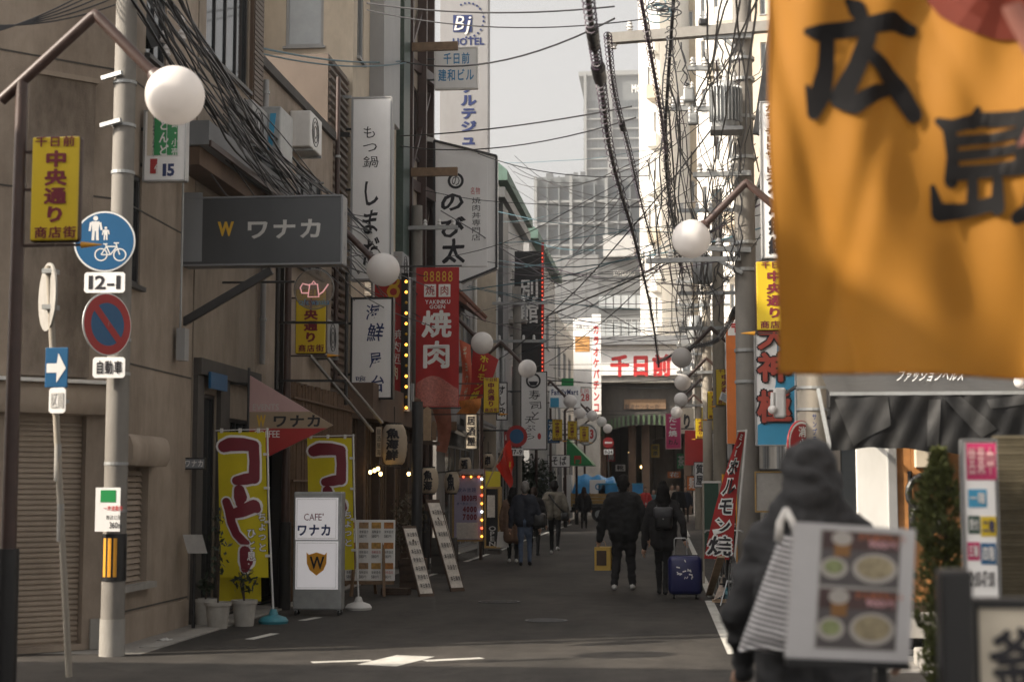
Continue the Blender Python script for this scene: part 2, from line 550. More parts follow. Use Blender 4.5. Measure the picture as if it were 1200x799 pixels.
def tag(o, label=None, cat=None, group=None, kind=None):
    if label: o['label'] = label
    if cat: o['category'] = cat
    if group: o['group'] = group
    if kind: o['kind'] = kind
    return o
def thing(name, label, cat, loc, group=None):
    o = bpy.data.objects.new(name, None)
    o.empty_display_size = .2
    o.location = loc
    COL.objects.link(o)
    ORI[o.name] = Vector(loc)
    return tag(o, label, cat, group)
def share(src, name, parent, loc):               # another child using src's mesh; loc is a world position of its origin
    o = bpy.data.objects.new(name, src.data)
    COL.objects.link(o)
    o.parent = parent
    o.location = Vector(loc) - ORI[parent.name]
    ORI[o.name] = Vector(loc)
    return o
def copy_thing(root, loc, rotz=0., label=None, group=None):
    r = root.copy()
    COL.objects.link(r)
    r.location = loc
    r.rotation_euler = (0, 0, rotz)
    if label: r['label'] = label
    if group: r['group'] = group
    for ch in list(root.children):
        c = ch.copy()
        COL.objects.link(c)
        c.parent = r
        for g in list(ch.children):
            d = g.copy()
            COL.objects.link(d)
            d.parent = c
    return r

# ------------------------------------------------------------------ lettering
GL = {}
def glyph(ch, bold=0.):
    k = (ch, round(bold, 3))
    if k in GL:
        return GL[k]
    c = bpy.data.curves.new('glyph', 'FONT')
    c.body = ch
    c.size = 1
    c.resolution_u = 2
    c.offset = bold
    o = bpy.data.objects.new('glyph', c)
    me = bpy.data.meshes.new_from_object(o)
    vs = [(q.co.x, q.co.y) for q in me.vertices]
    fs = [tuple(p.vertices) for p in me.polygons]
    bpy.data.objects.remove(o)
    bpy.data.meshes.remove(me)
    bpy.data.curves.remove(c)
    if vs:
        xs, ys = [a for a, _ in vs], [b for _, b in vs]
        bb = (min(xs), max(xs), min(ys), max(ys))
    else:
        bb = (0, .3, 0, .7)
    GL[k] = (vs, fs, bb)
    return GL[k]
TURN = set('ー…～')
def letters(mb, s_, O, U, W, w_, h_, bold=0., vertical=False, shear=0., brush=0., fill=.92, sx=1., warp=None):
    """lay the string into the box O + U*w_ + W*h_ (O lower left, U right, W up)"""
    O, U, W = Vector(O), Vector(U).normalized(), Vector(W).normalized()
    rr = random.Random(hash(s_) % 999 if False else sum(map(ord, s_)))
    n = len(s_)
    if vertical:
        cells = [(w_ / 2, h_ - (i + .5) * h_ / n, w_, h_ / n) for i in range(n)]
        sz = min(w_, h_ / n)
        adv = None
    else:
        ws = [1.0 if ord(c) > 0x2000 else max(.32, glyph(c, bold)[2][1] - glyph(c, bold)[2][0] + .12) for c in s_]
        tot = sum(ws)
        cells, x = [], 0
        for q in ws:
            cells.append(((x + q / 2) / tot * w_, h_ / 2, q / tot * w_, h_))
            x += q
    for c, (cx, cy, cw, chh) in zip(s_, cells):
        if c == ' ':
            continue
        fat = bold if (bold >= .018 and ord(c) >= 0x4E00) else 0.
        vs, fs, bb = glyph(c, 0. if fat else bold)
        mx, my = (bb[0] + bb[1]) / 2, (bb[2] + bb[3]) / 2
        if ord(c) > 0x2000:
            kx = ky = min(cw, chh) * fill if vertical else None
            if not vertical:
                kx, ky = cw * fill, chh * fill
            if vertical:
                kx, ky = cw * fill * sx, chh * fill
                my = .36 if c not in 'っょゃゅ' else my
                mx = .5
            else:
                mx, my = .5, .36
        else:
            hh = .72
            ky = chh * fill / hh
            kx = cw * fill / max(.2, bb[1] - bb[0] + .02) if not vertical else cw * fill
            my = .34
        rot = 0.
        if vertical and c in TURN:
            rot = -math.pi / 2
        if brush:
            rot += rr.uniform(-.09, .09) * brush
            cx += rr.uniform(-.06, .06) * brush * cw
            q = 1 + rr.uniform(-.1, .12) * brush
            kx, ky = kx * q, ky * (2 - q)
        pts = []
        for (x, y) in vs:
            x, y = x - mx, y - my
            if brush:
                x, y = x + .035 * brush * math.sin(y * 7 + ord(c)), y + .06 * brush * x + .02 * brush * math.sin(x * 9)
            if rot:
                x, y = x * math.cos(rot) - y * math.sin(rot), x * math.sin(rot) + y * math.cos(rot)
            x, y = x * kx, y * ky
            x += shear * y
            p = O + U * (cx + x) + W * (cy + y)
            pts.append(p)
        NN = U.cross(W)
        offs = [(0, 0)] + ([(math.cos(a * math.pi / 4) * fat, math.sin(a * math.pi / 4) * fat) for a in range(8)] if fat else [])
        for q_, (ox, oy) in enumerate(offs):
            sh_ = U * (ox * kx) + W * (oy * ky)
            mb.add([(warp(p + sh_) if warp else p + sh_) + NN * (.0004 * q_) for p in pts], fs)
    return mb
def strokes(mb, lines, fn, w_, e=.0004, dirn=Vector((0, -1, 0))):
    """brush strokes: lines of (u, v, relative width) drawn as round-ended ribbons; fn maps (u, v) to a point"""
    k = 0
    for ln in lines:
        for i, p in enumerate(ln):
            r = w_ * p[2] / 2
            mb.add([fn(p[0] + r * math.cos(2 * math.pi * a / 12), p[1] + r * math.sin(2 * math.pi * a / 12)) + dirn * e * k for a in range(12)], [tuple(range(12))])
            k += 1
            if i:
                q = ln[i - 1]
                d = Vector((p[0] - q[0], p[1] - q[1]))
                if d.length > 1e-6:
                    n_ = Vector((-d.y, d.x)).normalized()
                    steps = 5
                    for j in range(steps):
                        a0, a1 = j / steps, (j + 1) / steps
                        f = lambda t, s_: fn(q[0] + d.x * t + n_.x * s_ * w_ * (q[2] + (p[2] - q[2]) * t) / 2, q[1] + d.y * t + n_.y * s_ * w_ * (q[2] + (p[2] - q[2]) * t) / 2) + dirn * e * k
                        mb.add([f(a0, -1), f(a1, -1), f(a1, 1), f(a0, 1)], [(0, 1, 2, 3)])
                    k += 1
    return mb
def text_px(parent, s_, rect, Y, m, bold=.02, vertical=True, P=None, N=None, eps=.004, name='lettering', U=None, **k):
    """rect in photograph pixels, on the plane Y (or the plane P, N)"""
    x0, y0, x1, y1 = rect
    if P is None:
        P, N = Vector((0, Y, 0)), Vector((0, -1, 0))
    N = Vector(N).normalized()
    U = Vector(U).normalized() if U is not None else Vector((-N.y, N.x, 0)).normalized()
    W = N.cross(U) if N.cross(U).z > 0 else U.cross(N)
    a, b, c = PL(x0, y1, P, N), PL(x1, y1, P, N), PL(x0, y0, P, N)
    mb = letters(MB(), s_, a + N * eps, U, W, (b - a).dot(U), (c - a).dot(W), bold, vertical, **k)
    return mb.build(name, m, parent)
# ------------------------------------------------------------------ the setting: ground, road, paint
XL, XR = -5.65, 1.95
def sheet(name, x0, y0, x1, y1, z, m, n=1):
    o = MB().grid(lambda a, b: Vector((x0 + (x1 - x0) * a, y0 + (y1 - y0) * b, z)), n, n).build(name, m)
    return tag(o, kind='structure')
sheet('ground', -400, -60, 400, 540, -.006, 'concrete', 4)
sheet('road', -5.1, -8, 1.35, 84, .0, 'asphalt')
sheet('cross_road', -60, 6.2, -5.1, 15.0, .0, 'asphalt')
sheet('cross_road', 1.35, 8.6, 60, 14.2, .0, 'asphalt')
sheet('cross_road', -70, 84, 60, 92, .0, 'asphalt')
sheet('pavement', XL, 15.0, -5.1, 84, .001, 'tile_grey')
sheet('pavement', 1.35, 14.2, XR + .3, 84, .001, 'tile_grey')
sheet('arcade_floor', -6, 92, 6, 160, .0, 'tile_grey')
def paint(name, quads):
    mb = MB()
    for q in quads:
        mb.add([Vector((p[0], p[1], .004)) for p in q], [(0, 1, 2, 3)])
    return tag(mb.build(name, 'road_paint'), kind='structure')
def stripe(x0, y0, x1, y1, w_):
    d = Vector((x1 - x0, y1 - y0)).normalized()
    n = Vector((-d.y, d.x)) * w_ / 2
    return [(x0 + n.x, y0 + n.y), (x0 - n.x, y0 - n.y), (x1 - n.x, y1 - n.y), (x1 + n.x, y1 + n.y)]
for a, b in ((16.6, 17.3), (19.0, 19.5), (27.2, 31), (34.4, 43), (45, 70)):
    paint('edge_line', [stripe(-4.45, a, -4.35, b, .11)])
for a, b in ((15.6, 22.9), (23.6, 33), (35, 52), (53, 75)):
    paint('edge_line', [stripe(.60, a, .54, b, .12)])
paint('stop_line', [stripe(.62, 15.55, 1.5, 15.2, .13)])
c0, c1, c2 = G(365, 776), G(565, 771), G(466, 774)
pp = [stripe(c0.x, c0.y, c2.x - .25, c2.y - .005, .13), stripe(c2.x + .25, c2.y + .01, c1.x, c1.y, .13), stripe(c2.x + .10, c2.y + .42, c2.x - .12, c2.y - .42, .40)]
paint('crossing_mark', pp)
paint('lane_mark', [stripe(*G(330, 662).xy, *G(390, 662).xy, .1)]) if False else None
# concrete gutter and kerb blocks along both sides
for side, x0, x1 in (('left', -5.32, -5.1), ('right', 1.35, 1.55)):
    k = thing('gutter_left' if side == 'left' else 'gutter_right', 'pale concrete gutter blocks along the foot of the %s shopfronts' % side, 'gutter', ((x0 + x1) / 2, 15.6, 0))
    k['kind'] = 'structure'
    proto = None
    y = 15.6
    while y < 60:
        if proto is None:
            proto = MB().bbox((x0, y + .008, -.05), (x1, y + .592, .022), .008).build('gutter_block', 'concrete', k, o=((x0 + x1) / 2, y, 0))
        else:
            share(proto, 'gutter_block', k, ((x0 + x1) / 2, y, 0))
        y += .6
# manhole covers in the road
def manhole(px, py, r, label):
    c = G(px, py)
    t = thing('manhole_cover', label, 'manhole', (c.x, c.y, 0))
    MB().lathe((c.x, c.y, .002), [(r, 0), (r, .006), (r * .93, .007)], 24).build('rim', 'dark_steel', t)
    mb = MB()
    for i in range(-3, 4):
        hw = math.sqrt(max(0, (r * .85) ** 2 - (i * r * .24) ** 2))
        mb.box((c.x - hw, c.y + i * r * .24 - .018, .008), (c.x + hw, c.y + i * r * .24 + .018, .013))
    mb.build('tread_plate', 'dark_steel', t)
manhole(585, 705, .30, 'round iron manhole cover in the road left of the walking couple')
manhole(640, 727, .26, 'round iron manhole cover in the shaded road nearer the crossing mark')

# ------------------------------------------------------------------ building tools
def facade(mb, O, U, W, w_, h_, holes, depth=.16):
    O, U, W = Vector(O), Vector(U), Vector(W)
    N = U.cross(W)
    us = sorted({0., w_} | {min(max(q, 0), w_) for h in holes for q in (h[0], h[1])})
    zs = sorted({0., h_} | {min(max(q, 0), h_) for h in holes for q in (h[2], h[3])})
    for i in range(len(us) - 1):
        for j in range(len(zs) - 1):
            cu, cz = (us[i] + us[i + 1]) / 2, (zs[j] + zs[j + 1]) / 2
            if any(h[0] < cu < h[1] and h[2] < cz < h[3] for h in holes):
                continue
            mb.add([O + U * us[i] + W * zs[j], O + U * us[i + 1] + W * zs[j], O + U * us[i + 1] + W * zs[j + 1], O + U * us[i] + W * zs[j + 1]], [(0, 1, 2, 3)])
    for h in holes:
        c = [O + U * h[0] + W * h[2], O + U * h[1] + W * h[2], O + U * h[1] + W * h[3], O + U * h[0] + W * h[3]]
        for k in range(4):
            a, b = c[k], c[(k + 1) % 4]
            mb.add([a, b, b - N * depth, a - N * depth], [(0, 1, 2, 3)])
        mb.add([p - N * depth for p in c], [(0, 1, 2, 3)])
    return mb
def window(parent, O, U, W, h, nx=2, nz=1, fm='aluminium', pm='glass_dark', inset=.07, fw=.045, name='window', sill=True):
    """a framed window in the hole h = (u0, u1, z0, z1) of a facade"""
    O, U, W = Vector(O), Vector(U), Vector(W)
    N = U.cross(W)
    u0, u1, z0, z1 = h[:4]
    g = .004
    a = O + U * (u0 + g) + W * (z0 + g) - N * inset
    ww, hh = u1 - u0 - 2 * g, z1 - z0 - 2 * g
    mb = MB()
    mb.obox(a, U * fw, W * hh, N * .05)
    mb.obox(a + U * (ww - fw), U * fw, W * hh, N * .05)
    mb.obox(a + U * fw, U * (ww - 2 * fw), W * fw, N * .05)
    mb.obox(a + U * fw + W * (hh - fw), U * (ww - 2 * fw), W * fw, N * .05)
    for i in range(1, nx):
        mb.obox(a + U * (ww * i / nx - fw * .35) + W * fw, U * fw * .7, W * (hh - 2 * fw), N * .042)
    for j in range(1, nz):
        mb.obox(a + U * fw + W * (hh * j / nz - fw * .35), U * (ww - 2 * fw), W * fw * .7, N * .036)
    if sill:
        mb.obox(O + U * (u0 - .04) + W * (z0 - .05) + N * .002, U * (u1 - u0 + .08), W * .048, N * .06)
    fr = mb.build(name, fm, parent)
    for i in range(nx):
        x = a + U * (fw + (ww - 2 * fw) * i / nx) + W * fw + N * .012
        MB().obox(x, U * ((ww - 2 * fw) / nx - .002), W * (hh - 2 * fw), N * .008).build('pane', pm if isinstance(pm, str) else pm[i % len(pm)], fr)
    return fr
def axes(side):
    return (Vector((0, 1, 0)) if side == 'L' else Vector((0, -1, 0)) if side == 'R' else Vector((1, 0, 0))), Vector((0, 0, 1))
def block(name, label, side, x, y0, y1, h, wall, wins=(), endwins=(), back=7., cap=None, cat='building', group=None, endwall=None, fm='aluminium'):
    """a building along the street: wins = (y0, y1, z0, z1, nx, nz, pane) on the street face, endwins = (x0, x1, z0, z1, ...) on the face towards the camera"""
    xb = x - back if side == 'L' else x + back
    t = thing(name, label, cat, ((x + xb) / 2, (y0 + y1) / 2, 0), group)
    U, W = axes(side)
    O = Vector((x, y0 if side == 'L' else y1, 0))
    hs_ = [((q[0] - y0, q[1] - y0) if side == 'L' else (y1 - q[1], y1 - q[0])) + (q[2], q[3]) for q in wins]
    mb = facade(MB(), O, U, W, y1 - y0, h, hs_)
    xa, xc = min(x, xb), max(x, xb)
    he = [(q[0] - xa, q[1] - xa, q[2], q[3]) for q in endwins]
    OE = Vector((xa, y0, 0))
    if endwall:
        mb.cm = 1
    facade(mb, OE, Vector((1, 0, 0)), W, xc - xa, h, he)
    mb.cm = 0
    mb.add([(xa, y1, 0), (xa, y1, h), (xc, y1, h), (xc, y1, 0)], [(0, 1, 2, 3)])
    mb.add([(xb, y0, 0), (xb, y0, h), (xb, y1, h), (xb, y1, 0)], [(0, 1, 2, 3)])
    mb.add([(xa, y0, h), (xc, y0, h), (xc, y1, h), (xa, y1, h)], [(0, 1, 2, 3)])
    mb.build('wall', [wall, endwall or wall], t)
    for q, hh in zip(wins, hs_):
        window(t, O, U, W, hh, q[4], q[5], fm, q[6])
    for q, hh in zip(endwins, he):
        window(t, OE, Vector((1, 0, 0)), W, hh, q[4], q[5], fm, q[6])
    if cap:
        MB().box((xa - .06, y0 - .05, h - .02), (xc + .06, y1 - .01, h + .12)).build('parapet_cap', cap, t)
    return t

# ------------------------------------------------------------------ left corner building with the shutter
A = Vector((-5.62, 15.6, 0))
CH = Vector((math.sqrt(.5), math.sqrt(.5), 0))
CN = Vector((math.sqrt(.5), -math.sqrt(.5), 0))
CL = 1.6
B = A - CH * CL
C = Vector((-5.66, 18.3, 0))
HT = 8.6
corner = thing('corner_building', 'tan rendered corner building with roller shutter behind the concrete utility pole', 'building', (-8, 16, 0))
def onch(px, py):
    p = PL(px, py, A, CN)
    return (p - B).dot(CH), p.z
s0, s1 = max(.06, onch(12, 600)[0]), onch(99, 600)[0]
sz1 = onch(60, 486)[1]
SU = (C - A).normalized()
def onside(px, py):
    p = PL(px, py, A, SU.cross(Vector((0, 0, 1))))
    return (p - A).dot(SU), p.z
W3 = Vector((0, 0, 1))
mb = MB()
facade(mb, B, CH, W3, CL, HT, [(s0, s1, 0.06, sz1)], .14)
w1 = (onside(146, 0)[0], onside(186, 0)[0], onside(160, 682)[1], onside(160, 547)[1])
w2 = (onside(150, 0)[0], onside(171, 0)[0], onside(160, 335)[1], onside(160, 205)[1])
w3 = (onside(172, 0)[0], onside(196, 0)[0], 6.3, 7.5)
facade(mb, A, SU, W3, (C - A).length, HT, [w1, w2, w3], .14)
for p, q in ((C, Vector((-14, 18.3, 0))), (Vector((-14, 18.3, 0)), Vector((-14, B.y, 0)))):
    mb.add([p, q, q + W3 * HT, p + W3 * HT], [(0, 1, 2, 3)])
mb.add([B, Vector((-14, B.y, 0)), Vector((-14, B.y, HT)), B + W3 * HT], [(3, 2, 1, 0)])
mb.add([A + W3 * HT, C + W3 * HT, Vector((-14, 18.3, HT)), Vector((-14, B.y, HT)), B + W3 * HT], [(0, 1, 2, 3, 4)])
mb.build('wall', 'tan_wall', corner)
window(corner, A, SU, W3, w2, 1, 1, 'dark_steel')
window(corner, A, SU, W3, w3, 2, 1, 'dark_steel')
# roller shutter slats
sh = MB().obox(B + CH * s0 - CN * .12 + W3 * .06, CH * (s1 - s0), W3 * (sz1 - .06), CN * .012).build('roller_shutter', 'shutter', corner)
pitch = .052
n_sl = int((sz1 - .1) / pitch)
sl0 = None
for i in range(n_sl):
    z = .08 + i * pitch
    if sl0 is None:
        o_ = B + CH * s0 - CN * .106 + W3 * z
        m_ = MB()
        m_.prism([o_ + CH * .004, o_ + CH * .004 + CN * .018 + W3 * .008, o_ + CH * .004 + CN * .018 + W3 * .030, o_ + CH * .004 + CN * .003 + W3 * .046, o_ + CH * .004 + W3 * .046], CH * (s1 - s0 - .008))
        sl0 = m_.build('slat', 'shutter', sh, o=o_)
    else:
        share(sl0, 'slat', sh, B + CH * s0 - CN * .106 + W3 * z)
# rounded shutter hood over it and along the chamfer
def hood(parent, P, U, N, L, z, h, d, m):
    pr = [(0, 0), (d * .8, 0), (d, h * .22), (d, h * .62), (d * .85, h * .9), (d * .6, h), (0, h)]
    MB().prism([P + N * (a + .003) + W3 * (z + b) for a, b in pr], U * L).build('shutter_hood', m, parent, smooth=50)
h0, h1 = .0, onch(121, 600)[0]
hood(corner, B + CH * h0, CH, CN, h1 - h0, sz1 + .01, onch(60, 449)[1] - sz1, .17, 'tan_wall_pale')
MB().obox(B + CH * (h0 - .02) + W3 * onch(60, 449)[1] + CN * .004, CH * (h1 - h0 + .05), W3 * .035, CN * .21).build('hood_lip', 'white_paint', corner)
hood(corner, A + SU * (w1[0] - .02), SU, SU.cross(W3), w1[1] - w1[0] + .12, w1[3] + .01, .32, .20, 'tan_wall_pale')
fr = MB()
fr.obox(A + SU * (w1[0] - .05) + W3 * (w1[2] - .07) + SU.cross(W3) * .003, SU * (w1[1] - w1[0] + .1), W3 * .065, SU.cross(W3) * .10)
wsh = fr.build('window_sill', 'concrete', corner)
sl1 = None
z = w1[2] + .01
while z < w1[3] - .03:
    if sl1 is None:
        o_ = A + SU * (w1[0] + .01) - SU.cross(W3) * .10 + W3 * z
        sl1 = MB().prism([o_, o_ + SU.cross(W3) * .035, o_ + SU.cross(W3) * .012 + W3 * .05, o_ + W3 * .05], SU * (w1[1] - w1[0] - .02)).build('slat', 'shutter', wsh, o=o_)
    else:
        share(sl1, 'slat', wsh, A + SU * (w1[0] + .01) - SU.cross(W3) * .10 + W3 * z)
    z += .062
# raised stained panel, recessed joints, plinth
q0, q1 = onch(26, 300)[0], onch(104, 300)[0]
zt, zb = onch(60, 92)[1], onch(60, 447)[1] + .05
q0 = max(q0, 0.0)
MB().obox(B + CH * q0 + W3 * zb + CN * .003, CH * (q1 - q0), W3 * (zt - zb), CN * .07).build('stained_panel', 'stained_wall', corner)
MB().obox(B + CH * q0 + W3 * (zt + .003) + CN * .003, CH * (q1 - q0 + .03), W3 * .05, CN * .09).build('panel_cap', 'tan_wall_pale', corner)
for zz in (onside(160, 429)[1], 4.55, 5.9, .32):
    for P, U, N, L in ((A, SU, SU.cross(W3), 2.68), (B + CH * .02, CH, CN, CL - .022)):
        if P is not A and zz < 3.5:
            continue
        MB().obox(P + W3 * zz + N * .0025, U * L, W3 * .018, N * .004).build('joint', 'dark_wall', corner)
MB().obox(A + SU * .0 + W3 * .33 + SU.cross(W3) * .002, SU * .006, W3 * 8.2, SU.cross(W3) * .004).build('joint', 'dark_wall', corner)
MB().obox(A - CH * .22 + W3 * .0 + CN * .003, CH * .19, W3 * .30, CN * .03).build('plinth', 'concrete', corner)
MB().obox(A + SU * .04 + W3 * .0 + SU.cross(W3) * .003, SU * 2.6, W3 * .30, SU.cross(W3) * .03).build('plinth', 'tan_wall_pale', corner)
# downpipes at its far corner
for px, r_, m_, y_, zt_ in ((197, .035, 'tan_wall_pale', 18.12, 5.4), (206, .028, 'panel_grey', 18.42, 2.5)):
    p = V(px, 700, y_)
    mb = MB()
    if zt_ < 3:
        mb.tube([(p.x, y_, .05), (p.x, y_, 2.3), (p.x - .02, y_, 2.42), (p.x - .12, y_, 2.47), (p.x - .3, y_, 2.47)], r_, 10)
    else:
        mb.cyl((p.x, y_, .04), (p.x, y_, zt_), r_, n=12)
    pp_ = mb.build('downpipe', m_, corner, smooth=True)
    for zz in (.9, 2.1, 3.3, 4.5):
        if zz < zt_ - .4:
            MB().cyl((p.x, y_, zz), (p.x, y_, zz + .035), r_ + .010, n=12).build('pipe_clip', 'galv', pp_)
# conduits and meter box
MB().box((-5.60, 17.5, 3.05), (-5.50, 17.66, 3.42)).build('meter_box', 'panel_grey', corner)
MB().tube([(-5.58, 17.58, 3.4), (-5.58, 17.58, 5.6)], .014, 6).build('conduit', 'galv', corner)

# ------------------------------------------------------------------ left row
cafe = block('cafe_building', 'beige cafe building with dark doorway behind the yellow banners', 'L', XL, 18.32, 21.15, 9.6, 'beige_wall',
             [(18.62, 19.3, 0.02, 2.75, 1, 1, 'glass_dark'), (18.6, 20.55, 6.95, 9.2, 4, 1, 'glass_dark'), (19.75, 20.9, .02, 2.5, 2, 1, 'glass_dark')], back=8, fm='black_steel')
# tile edge on its upper corner
tl = MB().box((XL + .003, 20.62, 6.85), (XL + .05, 21.14, 9.6)).build('tile_pier', 'brown_wall', cafe)
tp = None
for j in range(38):
    zz = 6.87 + j * .07
    if tp is None:
        tp = MB().bbox((XL + .05, 20.64, zz), (XL + .068, 21.12, zz + .058), .005).build('tile', 'corrugated', tl, o=(XL, 20.64, zz))
    else:
        share(tp, 'tile', tl, (XL, 20.64, zz))
# long steel eave in front of the first two buildings
eave = MB().box((XL - .04, 17.3, 5.50), (-5.2, 21.4, 5.78))
e1 = eave.build('eave', 'sign_grey', cafe)
MB().box((XL + .01, 17.35, 5.28), (-5.32, 21.3, 5.495)).build('eave_soffit', 'brown_wall', e1)
MB().box((-5.198, 17.3, 5.48), (-5.17, 21.4, 5.55)).build('eave_trim', 'rust_brown', e1)
# dark timber cladding, added to deepen the shade round the ground floor
for (ya, yb_) in ((18.34, 18.60), (19.32, 19.73), (20.92, 21.13)):
    MB().box((XL + .003, ya, 0), (XL + .06, yb_, 2.95)).build('cladding', 'dark_wall', cafe)
MB().box((XL + .003, 18.34, 2.955), (XL + .10, 21.13, 3.15)).build('lintel', 'dark_wall', cafe)
# steel posts and blue name plate at the door
for px, y_ in ((215, 18.55), (327, 20.9)):
    p = V(px, 500, y_)
    MB().box((p.x - .06, y_ - .06, 0), (p.x + .06, y_ + .06, 5.27)).build('post', 'black_steel', cafe)
pl_ = MB().box((XL + .11, 18.6, 2.80), (XL + .14, 19.32, 3.0)).build('name_plate', 'sign_blue', cafe)
text_px(pl_, 'ワナカ', (214, 536, 242, 548), 18.5, 'ink_white', vertical=False)

low = block('low_building', 'low tan building with roof-edge railing between the cafe and brown corrugated house', 'L', XL, 21.17, 26.0, 7.5, 'tan_wall',
            [(21.6, 22.6, 5.0, 6.7, 2, 1, 'glass_dark'), (23.4, 25.2, 5.0, 6.6, 3, 1, 'glass_mid'), (21.5, 25.7, .02, 2.9, 5, 1, 'glass_dark')], cap='dark_wall', fm='black_steel')
cor = block('corrugated_house', 'brown corrugated-metal upper storey behind the low tan building', 'L', XL - .1, 26.02, 27.6, 9.0, 'corrugated',
            [(26.3, 27.3, 4.6, 6.0, 2, 1, 'glass_dark')], fm='rust_brown')
rb = None
for j in range(44):
    zz = 2.9 + j * .138
    if rb is None:
        rb = MB().prism([(XL - .098, 26.04, zz), (XL - .055, 26.04, zz + .03), (XL - .055, 26.04, zz + .075), (XL - .098, 26.04, zz + .105)], (0, 1.54, 0)).build('corrugation', 'corrugated', cor, o=(XL, 26.04, zz))
    else:
        share(rb, 'corrugation', cor, (XL, 26.04, zz))
crm = block('cream_house', 'sunlit cream rendered house rising behind the low building roof', 'L', -7.3, 26.1, 33, 12.5, 'cream_wall', [], [(-8.9, -8.3, 9.5, 10.8, 1, 1, 'glass_dark')], back=6)
MB().box((-7.95, 26.05, 5), (-7.28, 26.095, 12.6)).build('brown_pier', 'wood_mid', crm)
tall = block('tall_shop_building', 'tall beige building carrying the long white vertical signs', 'L', XL, 27.62, 33.0, 17, 'cream_wall',
             [(28.0, 28.6, 9.5, 11.4, 1, 1, 'glass_mid'), (28.9, 31.0, 4.2, 5.6, 2, 1, 'glass_dark'), (27.9, 32.6, .02, 2.9, 5, 1, 'glass_dark'), (29, 31, 6.6, 8.2, 2, 1, 'glass_dark')], endwins=[(-6.9, -6.2, 9.6, 11.6, 1, 1, 'glass_pale')], fm='panel_grey')
MB().box((XL + .003, 32.2, 3.2), (XL + .16, 32.98, 17)).build('tile_pier', 'green_tile', tall)
MB().box((XL + .003, 29.2, 8.8), (XL + .28, 31.0, 17)).build('cladding_bay', 'panel_grey', tall)
frm = block('steel_frame_building', 'dark narrow building fronted by a brown steel escape-stair frame', 'L', XL, 33.02, 36.9, 16, 'beige_wall',
            [(33.6, 35, 6, 7.6, 2, 1, 'glass_dark'), (33.6, 35, 9, 10.6, 2, 1, 'glass_dark'), (33.4, 36.4, .02, 2.8, 3, 1, 'glass_dark')], fm='rust_brown', back=3.4)
for px, y_ in ((478, 33.3), (494, 35.0), (503, 36.3)):
    p = V(px, 300, y_)
    MB().box((p.x - .10, y_ - .07, 0), (p.x + .10, y_ + .07, 15.5)).build('steel_column', 'rust_brown', frm)
a_, b_ = V(478, 300, 33.3), V(503, 300, 36.3)
for zz in (2.9, 5.6, 8.35, 11.1, 13.9):
    mb = MB()
    mb.bar((a_.x - .3, 33.3, zz), (b_.x + .2, 36.4, zz), .12, .24)
    mb.build('steel_beam', 'rust_brown', frm)
    MB().bar((a_.x, 33.42, zz), (b_.x, 36.2, zz + 2.5), .08, .08).build('stair_stringer', 'rust_brown', frm)
    MB().bar((a_.x + .1, 33.1, zz), (a_.x + 1.1, 33.1, zz), .10, .18).build('beam_stub', 'wood_mid', frm)
r2 = block('grey_rendered_building', 'grey rendered building with tiled awning behind the red grill banner', 'L', XL - .05, 38.5, 46, 8.6, 'grey_wall',
           [(40.2, 42, 5.0, 6.5, 2, 1, 'glass_dark'), (43, 45, 5.0, 6.5, 2, 1, 'glass_mid'), (40, 45.5, .02, 2.7, 5, 1, 'glass_dark')], back=3.4)
mb = MB()
mb.prism([(XL - .04, 39.6, 6.9), (XL + .55, 39.6, 6.3), (XL + .55, 39.6, 6.22), (XL - .04, 39.6, 6.6)], (0, 4.2, 0))
aw = mb.build('tiled_awning', 'roof_brown', r2)
tp = None
for j in range(16):
    if tp is None:
        tp = MB().tube([(XL - .0, 39.75, 6.93), (XL + .58, 39.75, 6.33)], .06, 6).build('roof_tile', 'roof_brown', aw, o=(XL, 39.75, 6.9))
    else:
        share(tp, 'roof_tile', aw, (XL, 39.75 + j * .26, 6.9))
r3 = block('white_annex_building', 'pale grey building with green sloping parapet behind the black vertical sign', 'L', -5.05, 46.02, 54.8, 11.0, 'panel_grey',
           [(47 + 3.6 * i, 48.6 + 3.6 * i, z_, z_ + 1.4, 2, 1, 'glass_dark') for i in range(2) for z_ in (4.2, 7.4)] + [(46.6 + 4.2 * i, 50.2 + 4.2 * i, .02, 2.7, 4, 1, 'glass_dark') for i in range(2)], endwall='cream_wall', back=3.4)
r3b = block('grey_annex_building', 'long pale grey building beyond the alley on the left, before the arcade', 'L', -5.05, 57.0, 70, 11.0, 'panel_grey',
           [(57.6 + 3.6 * i, 59.2 + 3.6 * i, z_, z_ + 1.4, 2, 1, 'glass_dark') for i in range(3) for z_ in (4.2, 7.4)] + [(57.4 + 4.2 * i, 61.0 + 4.2 * i, .02, 2.7, 4, 1, 'glass_dark') for i in range(3)], back=3.4)
MB().prism([(-5.6, 57.0, 10.7), (-4.72, 57.0, 10.7), (-4.72, 57.0, 11.0), (-5.3, 57.0, 11.5), (-5.6, 57.0, 11.5)], (0, 13.0, 0)).build('green_parapet', 'green_roof', r3b)
MB().prism([(-5.6, 46.0, 10.7), (-4.72, 46.0, 10.7), (-4.72, 46.0, 11.0), (-5.3, 46.0, 11.5), (-5.6, 46.0, 11.5)], (0, 8.8, 0)).build('green_parapet', 'green_roof', r3)
MB().box((-5.048, 46.03, 10.2), (-4.8, 54.8, 10.5)).build('gutter', 'panel_dark', r3)
MB().box((-5.046, 46.5, 5.8), (-4.9, 48.1, 10.1)).build('service_shaft', 'panel_dark', r3)
